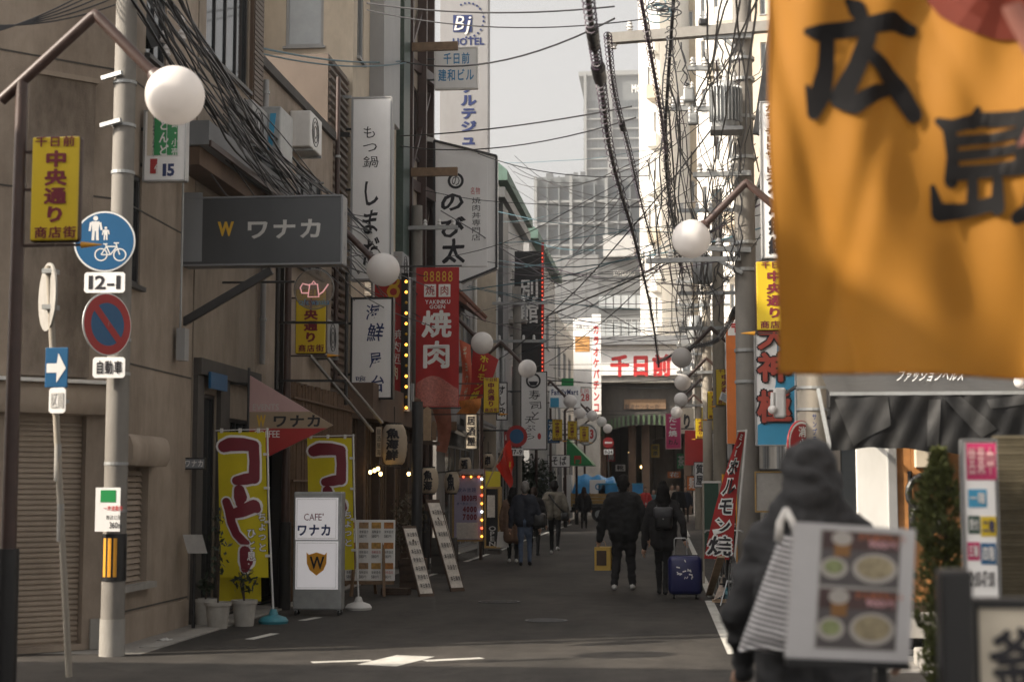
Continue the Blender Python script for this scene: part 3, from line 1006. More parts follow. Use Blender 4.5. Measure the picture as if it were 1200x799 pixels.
r4 = block('far_left_building', 'pale far building on the left beside the arcade mouth', 'L', -5.0, 70.05, 83, 9.4, 'offwhite_wall',
           [(71 + 3.8 * i, 73 + 3.8 * i, z_, z_ + 1.5, 2, 1, 'glass_mid') for i in range(3) for z_ in (3.8, 6.6)] + [(70.5 + 4 * i, 74 + 4 * i, .02, 2.8, 3, 1, 'glass_dark') for i in range(3)])

# ------------------------------------------------------------------ right row
rc = block('right_corner_building', 'grey shop building on the right corner above the black tarpaulin', 'R', 1.98, 15.2, 20.5, 7.4, 'grey_wall',
           [(15.6, 17, 3.4, 4.8, 2, 1, 'glass_dark'), (17.6, 20, 3.4, 4.8, 2, 1, 'glass_dark'), (16, 20, .05, 2.6, 4, 1, 'glass_dark')],
           [(2.15, 2.4, 0.05, 2.3, 1, 1, 'glass_dark')], back=9, endwall='panel_grey')
rr_ = [('right_beige_shop', 'beige two-storey shop behind the pole transformer', 20.55, 27, 8.4, 'beige_wall'),
       ('right_white_shop', 'whitewashed three-storey shop on the right behind the overhead wires', 27.05, 36, 7.9, 'offwhite_wall'),
       ('right_tan_shop', 'tan shop building on the right beyond the orange poster', 36.05, 45, 6.6, 'tan_wall_pale'),
       ('right_grey_shop', 'grey shop building on the right by the far globe lamps', 45.05, 57, 6.3, 'grey_wall'),
       ('right_cream_shop', 'cream building on the right nearest the arcade mouth', 57.05, 70, 6.5, 'cream_wall'),
       ('right_far_shop', 'dull brown low building on the right beside the arcade mouth', 70.05, 83, 6.5, 'brown_wall')]
for nm, lb, a, b, h, wl in rr_:
    ws = []
    k = int((b - a) // 3)
    for i in range(k):
        y0 = a + .5 + i * (b - a - .4) / k
        for z_ in (3.5, 6.3):
            if z_ + 1.5 < h:
                ws.append((y0, y0 + 1.7, z_, z_ + 1.5, 2, 1, 'glass_mid' if rnd.random() < .4 else 'glass_dark'))
        ws.append((y0 - .2, y0 + 2.1, .03, 2.6, 3, 1, 'glass_dark'))
    block(nm, lb, 'R', XR + rnd.uniform(-.05, .08), a, b, h, wl, ws, cap='concrete', fm='aluminium')

# ------------------------------------------------------------------ arcade at the end of the street
arc = thing('arcade_entrance', 'dark arcade mouth with white signboard at the end of the street', 'building', (0, 92, 0))
def VZ(px, py, Y):
    return V(px, py, Y)
YA = 92.0
l_, r_ = V(703, 500, YA).x, V(812, 500, YA).x
ztop = V(750, 448, YA).z
mb = MB()
mb.box((-9, YA, 0), (l_, YA + 1.2, 11.2)).box((r_, YA, 0), (9, YA + 1.2, 9.8)).box((l_, YA, ztop), (r_, YA + 1.2, V(750, 402, YA).z))
mb.build('portal_wall', 'concrete', arc)
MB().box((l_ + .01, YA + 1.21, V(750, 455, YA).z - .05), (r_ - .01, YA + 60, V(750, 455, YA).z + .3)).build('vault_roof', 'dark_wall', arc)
mb = MB()
for sx in (-1, 1):
    x = l_ - .3 if sx < 0 else r_ + .3
    mb.box((x - .25, YA + 1.21, 0), (x + .25, YA + 60, 7.4))
mb.build('side_wall', 'brown_wall', arc)
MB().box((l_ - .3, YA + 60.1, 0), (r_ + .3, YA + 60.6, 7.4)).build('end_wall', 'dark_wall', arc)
# curved valance with green underside, shop columns, interior lamps
mb = MB()
for i in range(10):
    a0, a1 = math.pi * i / 10, math.pi * (i + 1) / 10
    hw = (r_ - l_) / 2
    cx = (l_ + r_) / 2
    zz = V(750, 512, YA).z
    f = lambda t: (cx - math.cos(t) * hw, zz + math.sin(t) * .75)
    p, q = f(a0), f(a1)
    mb.add([(p[0], YA + .9, p[1]), (q[0], YA + .9, q[1]), (q[0], YA + .9, ztop + .2), (p[0], YA + .9, ztop + .2)], [(0, 1, 2, 3)])
    mb.add([(p[0], YA + .9, p[1]), (q[0], YA + .9, q[1]), (q[0], YA + 4, q[1] + .1), (p[0], YA + 4, p[1] + .1)], [(3, 2, 1, 0)])
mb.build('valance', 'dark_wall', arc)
hw, cx, zz = (r_ - l_) / 2, (l_ + r_) / 2, V(750, 512, YA).z
for k_ in range(26):
    a0 = math.pi * (k_ + .5) / 26
    p = (cx - math.cos(a0) * hw * .96, zz + math.sin(a0) * .75)
    MB().box((p[0] - .06, YA + .80, p[1] + .02), (p[0] + .06, YA + .86, p[1] + .62)).build('arch_slat', mat('arch_green', (.06, .10, .05), .6, var=.3), arc)
for px_, py_, w__, h__, m__, tx_ in ((716, 532, .5, .9, 'sign_red', '薬局'), (727, 548, .6, .4, 'sign_white', '靴'), (768, 528, .5, .8, 'sign_yellow', '喫茶'), (798, 540, .5, .9, 'sign_green', '茶'), (790, 556, .8, .4, 'sign_orange', '花')):
    y__ = YA + 5.0
    p = V(px_, py_, y__)
    q_ = MB().box((p.x - w__ / 2, y__, p.z - h__ / 2), (p.x + w__ / 2, y__ + .15, p.z + h__ / 2)).build('hanging_board', m__, arc)
    MB().cyl((p.x, y__ + .07, p.z + h__ / 2), (p.x, y__ + .07, 6.5), .02, n=6).build('hanger', 'dark_steel', q_)
    letters(MB(), tx_, (p.x - w__ * .4, y__ - .01, p.z - h__ * .42), (1, 0, 0), (0, 0, 1), w__ * .8, h__ * .84, .02, h__ > w__).build('lettering', 'ink_white' if m__ not in ('sign_white', 'sign_yellow') else 'ink', q_)

sb = MB().box((V(690, 0, YA).x, YA - .22, V(0, 445, YA).z), (V(812, 0, YA).x, YA - .004, V(0, 412, YA).z)).build('signboard', 'sign_white', arc)
text_px(sb, '千日前', (714, 415, 788, 443), YA - .22, 'ink_red', .05, False)
fs_ = MB().box((V(728, 0, YA).x, YA + .78, V(0, 482, YA).z), (V(776, 0, YA).x, YA + .89, V(0, 471, YA).z)).build('fascia_plate', 'wood_mid', arc)
text_px(fs_, '難波センター街', (732, 473, 773, 481), YA + .78, 'ink', .0, False)
for px in (706, 741, 757, 806):
    p = V(px, 560, YA + 2.5)
    MB().box((p.x - .22, YA + 2.4, 0), (p.x + .22, YA + 2.8, 6.8)).build('column', 'brown_wall', arc)
MB().lathe((V(779, 0, YA + 8).x, YA + 8, 0), [(1.0, 0), (1.0, 2.2), (.96, 2.3), (1.02, 2.5), (1.02, 4.6), (.9, 4.7)], 24).build('round_kiosk', 'beige_wall', arc, smooth=True)
for px, py, y_ in ((752, 547, YA + 20), (757, 486, YA + 3), (728, 556, YA + 30), (766, 540, YA + 40), (738, 530, YA + 12), (748, 520, YA + 25)):
    p = V(px, py, y_)
    MB().ball(p, .10, 10, 6).build('lamp', 'bulb', arc)
# ledge with railings over the portal
lg = MB().box((-8.6, YA - .9, V(0, 412, YA).z + .02), (8.6, YA - .01, V(0, 402, YA).z)).build('ledge', 'grey_steel', arc)
zz = V(0, 402, YA).z
for i in range(46):
    x = -8.4 + i * .37
    MB().cyl((x, YA - .8, zz), (x, YA - .8, zz + 1.0), .022, n=5).build('baluster', 'galv', lg)
MB().bar((-8.5, YA - .8, zz + 1.0), (8.5, YA - .8, zz + 1.0), .06).build('rail', 'galv', lg)

# ------------------------------------------------------------------ far buildings
def far_block(name, label, x0p, x1p, ytop, Y, deep, wall, rows=(), win=None, nx=6, band=None, kind='win', bot=0.):
    a, b = V(x0p, ytop, Y), V(x1p, ytop, Y)
    t = thing(name, label, 'building', ((a.x + b.x) / 2, Y + deep / 2, 0))
    MB().box((a.x, Y, bot), (b.x, Y + deep, a.z)).build('wall', wall, t)
    proto = None
    for (yt, yb) in rows:
        zt_, zb_ = V(x0p, yt, Y).z, V(x0p, yb, Y).z
        ww = (b.x - a.x) / nx
        for i in range(nx):
            c = (a.x + ww * (i + .07), Y, zb_)
            if proto is None:
                proto = (MB().box((c[0], Y - .25, zb_), (c[0] + ww * .86, Y - .05, zt_)).build('window', win, t, o=c), zt_ - zb_)
            else:
                o = share(proto[0], 'window', t, c)
                o.scale.z = (zt_ - zb_) / proto[1]
        if band:
            MB().box((a.x - .2, Y - .9, zb_ - .5), (b.x + .2, Y - .26, zb_ - .05)).build('floor_band', band, t)
    return t, a, b
t, a, b = far_block('tower', 'tall grey apartment tower far behind the overhead wires', 684, 752, 88, 480, 30, 'haze_grey', [(119 + 11.6 * i, 128 + 11.6 * i) for i in range(10)], 'haze_glass', 8, 'haze_light')
for px in (686, 713, 716, 750):
    p = V(px, 88, 480)
    MB().box((p.x - .35, 478.5, 0), (p.x + .35, 479.7, p.z)).build('vertical_fin', 'haze_light', t)
MB().box((a.x - 1.5, 478.8, a.z - .6), (b.x, 509, a.z + .8)).build('roof_slab', 'haze_light', t)
text_px(t, 'MON', (740, 99, 758, 109), 479.9, 'ink_white', .03, False)
t, a, b = far_block('office_block', 'wide grey office block with square windows in front of the tower', 628, 752, 208, 300, 24, 'haze_grey', [(219 + 25.5 * i, 236 + 25.5 * i) for i in range(5)], 'haze_glass', 9, 'haze_light')
for i in range(10):
    x = a.x + (b.x - a.x) * i / 9
    MB().box((x - (.28 if i % 3 == 0 else .12), 298.9, 0), (x + (.28 if i % 3 == 0 else .12), 299.7, a.z)).build('pilaster', 'haze_light' if i % 3 == 0 else 'haze_grey', t)
for px, hh, ww in ((640, 5, 8), (662, 4, 10), (672, 6, 5), (680, 7, 6)):
    p = V(px, 208, 305)
    MB().box((p.x, 305, p.z), (p.x + ww / 6, 308, p.z + hh / 6)).build('roof_plant', 'haze_dark', t)
t, a, b = far_block('grey_clad_building', 'plain pale grey clad building behind the left rooftops', 600, 701, 300, 118, 14, 'clad_grey')
for i in range(1, 7):
    x = a.x + (b.x - a.x) * i / 7
    MB().box((x - .02, 117.985, 0), (x + .02, 117.997, a.z)).build('joint', 'haze_dark', t)
t, a, b = far_block('dark_grey_building', 'dark grey building with two bright window strips above the arcade', 701, 754, 303, 112, 12, 'panel_dark', [(347, 362), (378, 396)], 'glass_pale', 6)
text_px(t, 'KOYOKAKU', (719, 317, 744, 324), 111.95, 'ink_grey', 0, False)
MB().box((a.x + .4, 111, a.z), (a.x + 2.6, 116, a.z + 1.5)).build('roof_hut', 'panel_grey', t)
# sunlit white blocks on the right, behind the arcade
def white_block(name, label, x0p, x1p, Y, h, deep, wall, rot):
    a, b = V(x0p, 300, Y), V(x1p, 300, Y)
    t = thing(name, label, 'building', (a.x, Y, 0))
    w_ = (b - a).length
    U = Vector((math.cos(rot), math.sin(rot), 0))
    N = Vector((U.y, -U.x, 0))
    hl = []
    for k in range(9):
        for q in (.12, .42, .70):
            if rnd.random() < .55:
                hl.append((w_ * q, w_ * q + w_ * .10, 9.5 + k * 3.1, 11 + k * 3.1))
    facade_m = facade(MB(), a - Vector((0, 0, a.z)), U, W3, w_, h, hl, .25)
    o = a - Vector((0, 0, a.z))
    facade_m.add([o, o + W3 * h, o + W3 * h - N * deep, o - N * deep], [(0, 1, 2, 3)])
    o2 = o + U * w_
    facade_m.add([o2, o2 - N * deep, o2 - N * deep + W3 * h, o2 + W3 * h], [(0, 1, 2, 3)])
    facade_m.add([o + W3 * h, o2 + W3 * h, o2 + W3 * h - N * deep, o + W3 * h - N * deep], [(0, 1, 2, 3)])
    facade_m.build('wall', wall, t)
    for hh in hl:
        window(t, o, U, W3, hh, 1, 1, 'aluminium', 'glass_mid', .2, .06)
    return t, o, U, N, w_
wb1 = white_block('white_tower_block', 'sunlit white narrow tower block rising behind the arcade sign', 750, 776, 104, 37, 12, 'sun_white', -.25)
wb2 = white_block('beige_tower_block', 'tall beige tower block between the sunlit white blocks', 772, 826, 112, 45, 12, 'sun_beige', -.1)
wb3 = white_block('white_stepped_block', 'sunlit white stepped block behind the pole transformer', 818, 872, 98, 36, 10, 'sun_white', -.3)
wb4 = white_block('cream_slab_block', 'cream slab block at the far right behind the dark diagonal strut', 866, 935, 88, 31, 10, 'cream_wall', -.2)
for tt, yy in ((wb1, 0), (wb3, 1)):
    t, o, U, N, w_ = tt
    for k in range(8):
        z_ = 8 + k * 3.2
        MB().obox(o + U * (w_ * .55) + W3 * z_ + N * .01, U * w_ * .42, W3 * .9, N * 1.1).build('balcony', 'sun_white' if k % 3 else 'sun_beige', t)
t = wb3[0]
MB().prism([V(838, 60, 96), V(866, 30, 96), V(866, 110, 96), V(838, 140, 96)], (0, 1.5, 0)).build('sunlit_slant', 'sun_white', t)  # this slab and the next stand in for diagonal sunlit patches
MB().prism([V(836, 118, 96.2), V(868, 86, 96.2), V(868, 96, 96.2), V(836, 128, 96.2)], (0, 1.2, 0)).build('sunlit_slant', 'sun_beige', t)
# unseen blocks added on the left, sized to shade the near road and arcade front
near = block('near_left_shade_block', 'unseen block added on the near side of the cross street to shade the road', 'L', -6.6, -14, 9.6, 7.0, 'grey_wall', [(3, 5, 3.4, 4.9, 2, 1, 'glass_dark')], back=16)
block('far_cross_shade_block', 'unseen block added on the far cross street to shade the arcade front', 'L', -13.0, 84.5, 100, 13, 'grey_wall', [(86, 88, 4, 5.5, 2, 1, 'glass_dark')], back=14)
# ------------------------------------------------------------------ signs
def board(name, label, rect, Y, th=.14, face='sign_white', side='aluminium', frame=0., fm=None, wall=None, group=None, cat='sign', lip=.012, arms=2, armr=.022):
    """a box sign facing the camera; rect in photograph pixels on the plane Y; wall = x of the wall that carries it"""
    x0, y0, x1, y1 = rect
    a, b = V(x0, y1, Y), V(x1, y0, Y)
    t = thing(name, label, cat, ((a.x + b.x) / 2, Y + th / 2, a.z), group)
    MB().bbox((a.x, Y + .012, a.z), (b.x, Y + th, b.z), .012).build('casing', side, t)
    f = frame
    MB().box((a.x + .006 + f, Y, a.z + .006 + f), (b.x - .006 - f, Y + .011, b.z - .006 - f)).build('face', face, t)
    if f:
        mb = MB()
        mb.box((a.x, Y - lip, a.z), (a.x + f, Y + .0115, b.z)).box((b.x - f, Y - lip, a.z), (b.x, Y + .0115, b.z))
        mb.box((a.x + f, Y - lip, a.z), (b.x - f, Y + .0115, a.z + f)).box((a.x + f, Y - lip, b.z - f), (b.x - f, Y + .0115, b.z))
        mb.build('frame', fm or side, t)
    if wall is not None:
        for k in range(arms):
            z = a.z + (b.z - a.z) * (k + .5) / arms if arms > 1 else (a.z + b.z) / 2
            xe = a.x if wall < a.x else b.x
            if abs(wall - xe) > .03:
                MB().cyl((wall, Y + th / 2, z), (xe, Y + th / 2, z), armr, n=8).build('bracket_arm', 'dark_steel', t)
    return t

# yellow street-name signs that hang on the lamp posts
def street_sign(label, rect, Y, post_x):
    x0, y0, x1, y1 = rect
    a, b = V(x0, y1, Y), V(x1, y0, Y)
    t = thing('street_name_sign', label, 'sign', ((a.x + b.x) / 2, Y, a.z), 'yellow street-name signs on the lamp posts')
    MB().bbox((a.x, Y + .006, a.z), (b.x, Y + .09, b.z), .03).build('casing', 'rust_brown', t)
    MB().bbox((a.x + .012, Y - .004, a.z + .012), (b.x - .012, Y + .02, b.z - .012), .02).build('face', 'sign_yellow', t)
    h = y1 - y0
    w_ = x1 - x0
    text_px(t, '千日前', (x0 + .12 * w_, y0 + .015 * h, x1 - .10 * w_, y0 + .125 * h), Y - .004, 'ink_maroon', .02, False)
    text_px(t, '中央通り', (x0 + .27 * w_, y0 + .145 * h, x1 - .27 * w_, y0 + .83 * h), Y - .004, 'ink_maroon', .045)
    text_px(t, '商店街', (x0 + .10 * w_, y0 + .85 * h, x1 - .08 * w_, y0 + .975 * h), Y - .004, 'ink_maroon', .02, False)
    xe = a.x if abs(post_x - a.x) < abs(post_x - b.x) else b.x
    for z in (a.z - .02, b.z - .12, (a.z + b.z) / 2):
        MB().bar((post_x, Y + .04, z), (xe + (b.x - a.x) * (.5 if z < a.z else .05) * (1 if xe == a.x else -1), Y + .04, z), .022).build('bracket_arm', 'rust_brown', t)
    p = (b.x + .01, a.z - .02) if xe == a.x else (a.x - .01, a.z - .02)
    s_ = 1 if xe == a.x else -1
    MB().bar((p[0] - s_ * .2, Y + .04, p[1]), (p[0], Y + .04, p[1]), .018).build('bracket_tip', 'rust_brown', t)
    MB().cyl((p[0], Y + .04, p[1]), (p[0] + s_ * .16, Y + .04, p[1]), .026, .004, 10).build('arrow_tip', 'orange_mark', t)
    return t
# globe street lamps: post, inverted-V pipe, globe
def street_lamp(label, px, py, Y, side, post=True, group='globe street lamps along the street', postx=None):
    c = V(px, py, Y)
    s_ = -1 if side == 'L' else 1
    dx = 1.12
    xp = c.x + s_ * dx if postx is None else postx
    t = thing('street_lamp', label, 'street lamp', (xp, Y, 0), group)
    ap = Vector((c.x + s_ * .64, Y, c.z + .65))
    if postx is None:
        ptop = Vector((xp, Y, c.z + .22))
    else:
        ptop = Vector((xp, Y, ap.z - abs(xp - ap.x) * .9))
    if post:
        MB().cyl((xp, Y, 0), ptop, .062, .045, 14).build('post', 'black_steel' if side == 'R' else 'rust_brown', t, smooth=True)
        MB().cyl((xp, Y, 0), (xp, Y, 1.15), .085, .08, 14).build('post_sleeve', 'black_steel', t, smooth=True)
    e0 = c + (ap - c).normalized() * .20
    MB().tube([e0, ap - (ap - e0).normalized() * .03, ap, ap + (ptop - ap).normalized() * .03, ptop + (ptop - ap).normalized() * (.22 if (side == 'L' and Y < 15) else .02)], .043, 10).build('arm', 'rust_brown', t, smooth=60)
    g = MB().ball(c, .225, 28, 18).build('globe', 'globe', t, smooth=180)
    n_ = (ap - c).normalized()
    MB().cyl(c + n_ * .205, c + n_ * .26, .075, .05, 14).build('globe_collar', 'rust_brown', t, smooth=True)
    return t, xp
lamp_px = {}
LL = [(205, 112, 11.45, 'globe street lamp with brown bent arm at the top left, nearest the camera'),
      (449, 316, 20.7, 'globe street lamp in front of the long white vertical sign'),
      (565, 402, 31.2, 'globe street lamp just right of the red grill banner'),
      (618, 432, 37.9, 'globe street lamp above the white vertical sushi sign'),
      (668, 470, 52, 'globe street lamp in front of the blue convenience store sign'),
      (679.5, 484, 60, 'bright globe street lamp above the second of three small far yellow signs'),
      (694, 487, 65, 'globe street lamp on the left above the round white sign'),
      (705, 494, 70, 'second last globe of the left lamp row, before the arcade mouth'),
      (712, 502, 77, 'last and smallest globe of the left lamp row before the arcade mouth')]
for px, py, Y, lb in LL:
    pxx = {11.45: V(17, 400, 11.45).x, 20.7: V(337, 400, 20.7).x}.get(Y)
    lamp_px[Y] = street_lamp(lb, px, py, Y, 'L', postx=pxx)[1]
LR = [(810, 280, 18.2, 'large globe street lamp below the transformer beside the concrete pole'),
      (799, 419, 34.7, 'grey globe street lamp on the right, above three smaller globes'),
      (800, 448, 42.8, 'bright globe street lamp on the right, second of the four far globes'),
      (798, 468, 51, 'grey globe street lamp on the right, third of the four far globes'),
      (793, 483, 59.6, 'lowest globe street lamp on the right, above the magenta sign')]
for px, py, Y, lb in LR:
    lamp_px[Y] = street_lamp(lb, px, py, Y, 'R', post=Y > 20, postx=V(948, 300, 18.2).x if Y < 20 else None)[1]
street_sign('large yellow street-name sign at far left on the nearest lamp post', (33, 158, 95, 284), 11.42, lamp_px[11.45])
street_sign('yellow street-name sign half hidden behind the round teapot sign', (345, 338, 383, 415), 20.68, lamp_px[20.7])
street_sign('yellow street-name sign below the globe right of the red grill banner', (566, 442, 585, 484), 31.18, lamp_px[31.2])
street_sign('small far yellow street-name sign, leftmost of the three in a row', (647, 491, 659, 516), 52, lamp_px[52])
street_sign('small far yellow street-name sign, middle of the three in a row', (665, 493, 676, 515), 60, lamp_px[60])
street_sign('small far yellow street-name sign in front of the round white sign', (679, 499, 690, 518), 65, lamp_px[65])
street_sign('yellow street-name sign on the right, cut off by the orange flag', (886, 305, 930, 388), 18.15, V(948, 300, 18.2).x)
street_sign('yellow street-name sign on the right, half covered by a small floodlight', (839, 432, 861, 475), 34.7, lamp_px[34.7])
street_sign('second of the four far yellow street-name signs on the right', (829, 458, 846, 491), 42.8, lamp_px[42.8])
street_sign('third of the four far yellow street-name signs on the right', (822, 477, 836, 504), 51, lamp_px[51])
street_sign('lowest of the four far yellow street-name signs on the right', (815, 490, 827, 514), 59.6, lamp_px[59.6])

# ------------------------------------------------------------------ concrete utility pole at the left corner
YP = 15.15
pb = G(131, 768)
YP = pb.y
ptop_x = V(148, 0, YP).x
up = thing('utility_pole', 'concrete utility pole with warning band at the left corner', 'utility pole', (pb.x, YP, 0))
def polex(z):
    return pb.x + (ptop_x - pb.x) * z / 6.3 * .0
MB().cyl((pb.x, YP, 0), (pb.x, YP, 9.5), .114, .098, 24).build('shaft', 'pole_concrete', up, smooth=True)
MB().cyl((pb.x, YP, 0), (pb.x, YP, .35), .122, .12, 24).build('base_band', 'concrete', up, smooth=True)
def zat(py, Y=YP):
    return V(130, py, Y).z
wz0, wz1 = zat(680), zat(625)
MB().cyl((pb.x, YP, wz0), (pb.x, YP, wz1), .120, .119, 24).build('warning_band', 'sign_black', up, smooth=True)
for a in (-118, -92, -66):
    mb = MB()
    a0, a1 = R(a - 8), R(a + 8)
    pts = [(pb.x + .1225 * math.cos(q), YP + .1225 * math.sin(q), z) for z in (wz0 + .04, wz1 - .04) for q in (a0, (a0 + a1) / 2, a1)]
    mb.add(pts, [(0, 1, 4, 3), (1, 2, 5, 4)])
    mb.build('warning_stripe', 'orange_mark', up)
for py in (100, 150, 205, 400, 440, 545, 600):
    z = zat(py)
    bd = MB().cyl((pb.x, YP, z), (pb.x, YP, z + .03), .117, .117, 20).build('steel_band', 'galv', up)
for py in (95, 150):
    z = zat(py)
    MB().bar((pb.x - .2, YP - .1, z), (pb.x + .02, YP - .15, z + .04), .04).build('step_bolt', 'galv', up)
ev = MB().box((pb.x - .14, YP - .158, zat(622)), (pb.x + .105, YP - .148, zat(571)))
evp = ev.build('evacuation_plate', 'sign_white', up)
MB().box((pb.x - .09, YP - .161, zat(588)), (pb.x + .06, YP - .1585, zat(574))).build('pictogram', 'sign_green', evp)
text_px(evp, '一時避難所', (121, 592, 144, 599), YP - .158, 'ink_red', .01, False)
text_px(evp, '難波公園', (124, 603, 142, 609), YP - .158, 'ink', .0, False)
text_px(evp, '360m', (128, 611, 143, 619), YP - .158, 'ink', .01, False)
# traffic signs on the pole
def tsign(name, label, shape, px, py, r, Nrot, Y, build):
    c = V(px, py, Y)
    t = thing(name, label, 'road sign', (c.x, Y, c.z), None)
    N = Vector((math.sin(Nrot), -math.cos(Nrot), 0))
    U = Vector((math.cos(Nrot), math.sin(Nrot), 0))
    build(t, c, U, W3, N)
    return t
SY = YP - .19
def _ped(t, c, U, W, N):
    MB().cyl(c - N * .012, c - N * .002, .30, n=36).build('plate', 'galv', t)
    MB().disc(c, U, W, .295, 40).build('rim', 'ink_white', t)
    MB().disc(c + N * .002, U, W, .28, 40).build('face', 'sign_blue', t)
    m = MB()
    e = c + N * .004
    def cap(a, b, r):
        a, b = e + U * a[0] + W * a[1], e + U * b[0] + W * b[1]
        d = (b - a).normalized(); q = N.cross(d) * r
        m.add([a - q, b - q, b + q, a + q], [(0, 1, 2, 3)])
    for (x, z, k) in ((-.09, .14, 1.), (.01, .085, .55)):
        m.disc(e + U * x + W * (z + .085 * k), U, W, .024 * k, 14)
        m.add([e + U * (x - .04 * k) + W * (z + .055 * k), e + U * (x - .03 * k) + W * (z - .04 * k), e + U * (x + .03 * k) + W * (z - .04 * k), e + U * (x + .04 * k) + W * (z + .055 * k)], [(0, 1, 2, 3)])
        cap((x - .018 * k, z - .04 * k), (x - .022 * k, z - .13 * k), .013 * k)
        cap((x + .018 * k, z - .04 * k), (x + .022 * k, z - .13 * k), .013 * k)
        cap((x - .045 * k, z + .045 * k), (x - .055 * k, z - .04 * k), .010 * k)
        cap((x + .045 * k, z + .045 * k), (x + .06 * k, z - .03 * k), .010 * k)
        m.build('walking_figure', 'ink_white', t)
        m.v, m.f, m.mi = [], [], []
    for x in (-.03, .15):
        m.ring(e + U * x + W * -.13, U, W, .052, .064, 20)
    for a, b in (((-.03, -.13), (.02, -.05)), ((.02, -.05), (.12, -.05)), ((.12, -.05), (.15, -.13)), ((.02, -.05), (.06, -.13)), ((.06, -.13), (.12, -.05)), ((.06, -.13), (-.03, -.13)), ((.12, -.05), (.11, -.015)), ((.02, -.05), (.01, -.025)), ((-.01, -.025), (.03, -.025)), ((.09, -.015), (.14, -.015))):
        cap(a, b, .006)
    m.build('bicycle_pictogram', 'ink_white', t)
    MB().bar(c - N * .012 - W * .05, c - N * .19 - W * .05, .04).build('clamp', 'galv', t)
tsign('pedestrian_cycle_sign', 'round blue road sign with walking figures and bicycle on the utility pole', 0, 122.5, 283, .3, R(8), SY, _ped)
def _plate(t, c, U, W, N, w_, h_, txt, m='ink'):
    MB().prism([c - U * w_ / 2 - W * (h_ / 2 - .02), c - U * (w_ / 2 - .02) - W * h_ / 2, c + U * (w_ / 2 - .02) - W * h_ / 2, c + U * w_ / 2 - W * (h_ / 2 - .02), c + U * w_ / 2 + W * (h_ / 2 - .02), c + U * (w_ / 2 - .02) + W * h_ / 2, c - U * (w_ / 2 - .02) + W * h_ / 2, c - U * w_ / 2 + W * (h_ / 2 - .02)], -N * .01).build('plate', 'sign_white', t)
    letters(MB(), txt, c - U * w_ * .42 - W * h_ * .36 + N * .003, U, W, w_ * .84, h_ * .72, .02).build('lettering', m, t)
    MB().bar(c - N * .010, c - N * .19, .03).build('clamp', 'galv', t)
tsign('hours_plate', 'small white plate reading 12-1 below the round blue sign', 0, 122.5, 331, .2, R(3), SY, lambda t, c, U, W, N: _plate(t, c, U, W, N, .40, .20, '12-1'))
def _nopark(t, c, U, W, N):
    MB().cyl(c - N * .012, c - N * .002, .30, n=36).build('plate', 'galv', t)
    MB().disc(c, U, W, .298, 40).build('edge', 'ink_white', t)
    MB().ring(c + N * .003, U, W, .205, .288, 40).build('red_ring', 'sign_red', t)
    MB().disc(c + N * .0015, U, W, .21, 36).build('blue_field', 'sign_blue', t)
    d = (U - W).normalized()
    q = N.cross(d) * .036
    e = c + N * .0045
    MB().add([e - d * .21 - q, e + d * .21 - q, e + d * .21 + q, e - d * .21 + q], [(0, 1, 2, 3)]).build('red_bar', 'sign_red', t)
    MB().bar(c - N * .012, (c.x + .02, c.y + .3, c.z), .04).build('clamp', 'galv', t)
tsign('no_parking_sign', 'round red and blue no-parking sign turned sideways on the utility pole', 0, 126, 380, .3, R(62), SY - .22, _nopark)
tsign('vehicle_plate', 'small white plate reading 自動車 below the no-parking sign', 0, 127.5, 430.5, .2, R(3), SY, lambda t, c, U, W, N: _plate(t, c, U, W, N, .315, .20, '自動車'))
# thin leaning sign pole with the back of a disc, arrow sign, small plate
q0_, q1_ = G(81, 793), None
Yt = q0_.y
q1_ = V(57, 312, Yt)
sp = thing('sign_pole', 'thin leaning pale steel sign pole with a round sign back, left of utility pole', 'sign pole', (q0_.x, Yt, 0))
MB().cyl(q0_, q1_, .028, .028, 14).build('pipe', 'pole_warm', sp, smooth=True)
c = V(56, 348, Yt + .07)
nn = Vector((math.sin(R(-54)), math.cos(R(-54)) * -1, 0))
MB().cyl(c - nn * .01, c + nn * .008, .30, n=36).build('sign_disc', 'concrete', sp, smooth=True)
for py in (318, 360):
    p = V(58, py, Yt)
    MB().box((p.x - .05, Yt - .05, p.z - .02), (p.x + .06, Yt + .08, p.z + .02)).build('clamp', 'galv', sp)
for py in (520, 590):
    p = V(68 + (py - 520) * .045, py, Yt)
    MB().cyl((p.x, Yt, p.z), (p.x + .004, Yt, p.z - .32), .030, n=12).build('paint_wear', 'concrete', sp)
ar = thing('arrow_sign', 'small blue sign with white right-pointing arrow on the thin leaning pole', 'road sign', V(66, 455, Yt - .05))
a, b = V(52, 454, Yt - .05), V(80, 407, Yt - .05)
MB().bbox((a.x, Yt - .05, a.z), (b.x, Yt - .036, b.z), .006).build('plate', 'sign_blue', ar)
w_, h_ = b.x - a.x, b.z - a.z
P = lambda u, v: (a.x + w_ * u, Yt - .053, a.z + h_ * v)
MB().add([P(.08, .37), P(.52, .37), P(.52, .12), P(.92, .48), P(.58, .86), P(.52, .6), P(.08, .6)], [(0, 1, 2, 3, 4, 5, 6)]).build('arrow', 'ink_white', ar)
tsign('pole_notice_plate', 'tiny worn pale plate under the blue arrow sign', 0, 67, 469, .1, R(-6), Yt - .05, lambda t, c, U, W, N: _plate(t, c, U, W, N, .155, .22, '区間', 'ink_grey'))

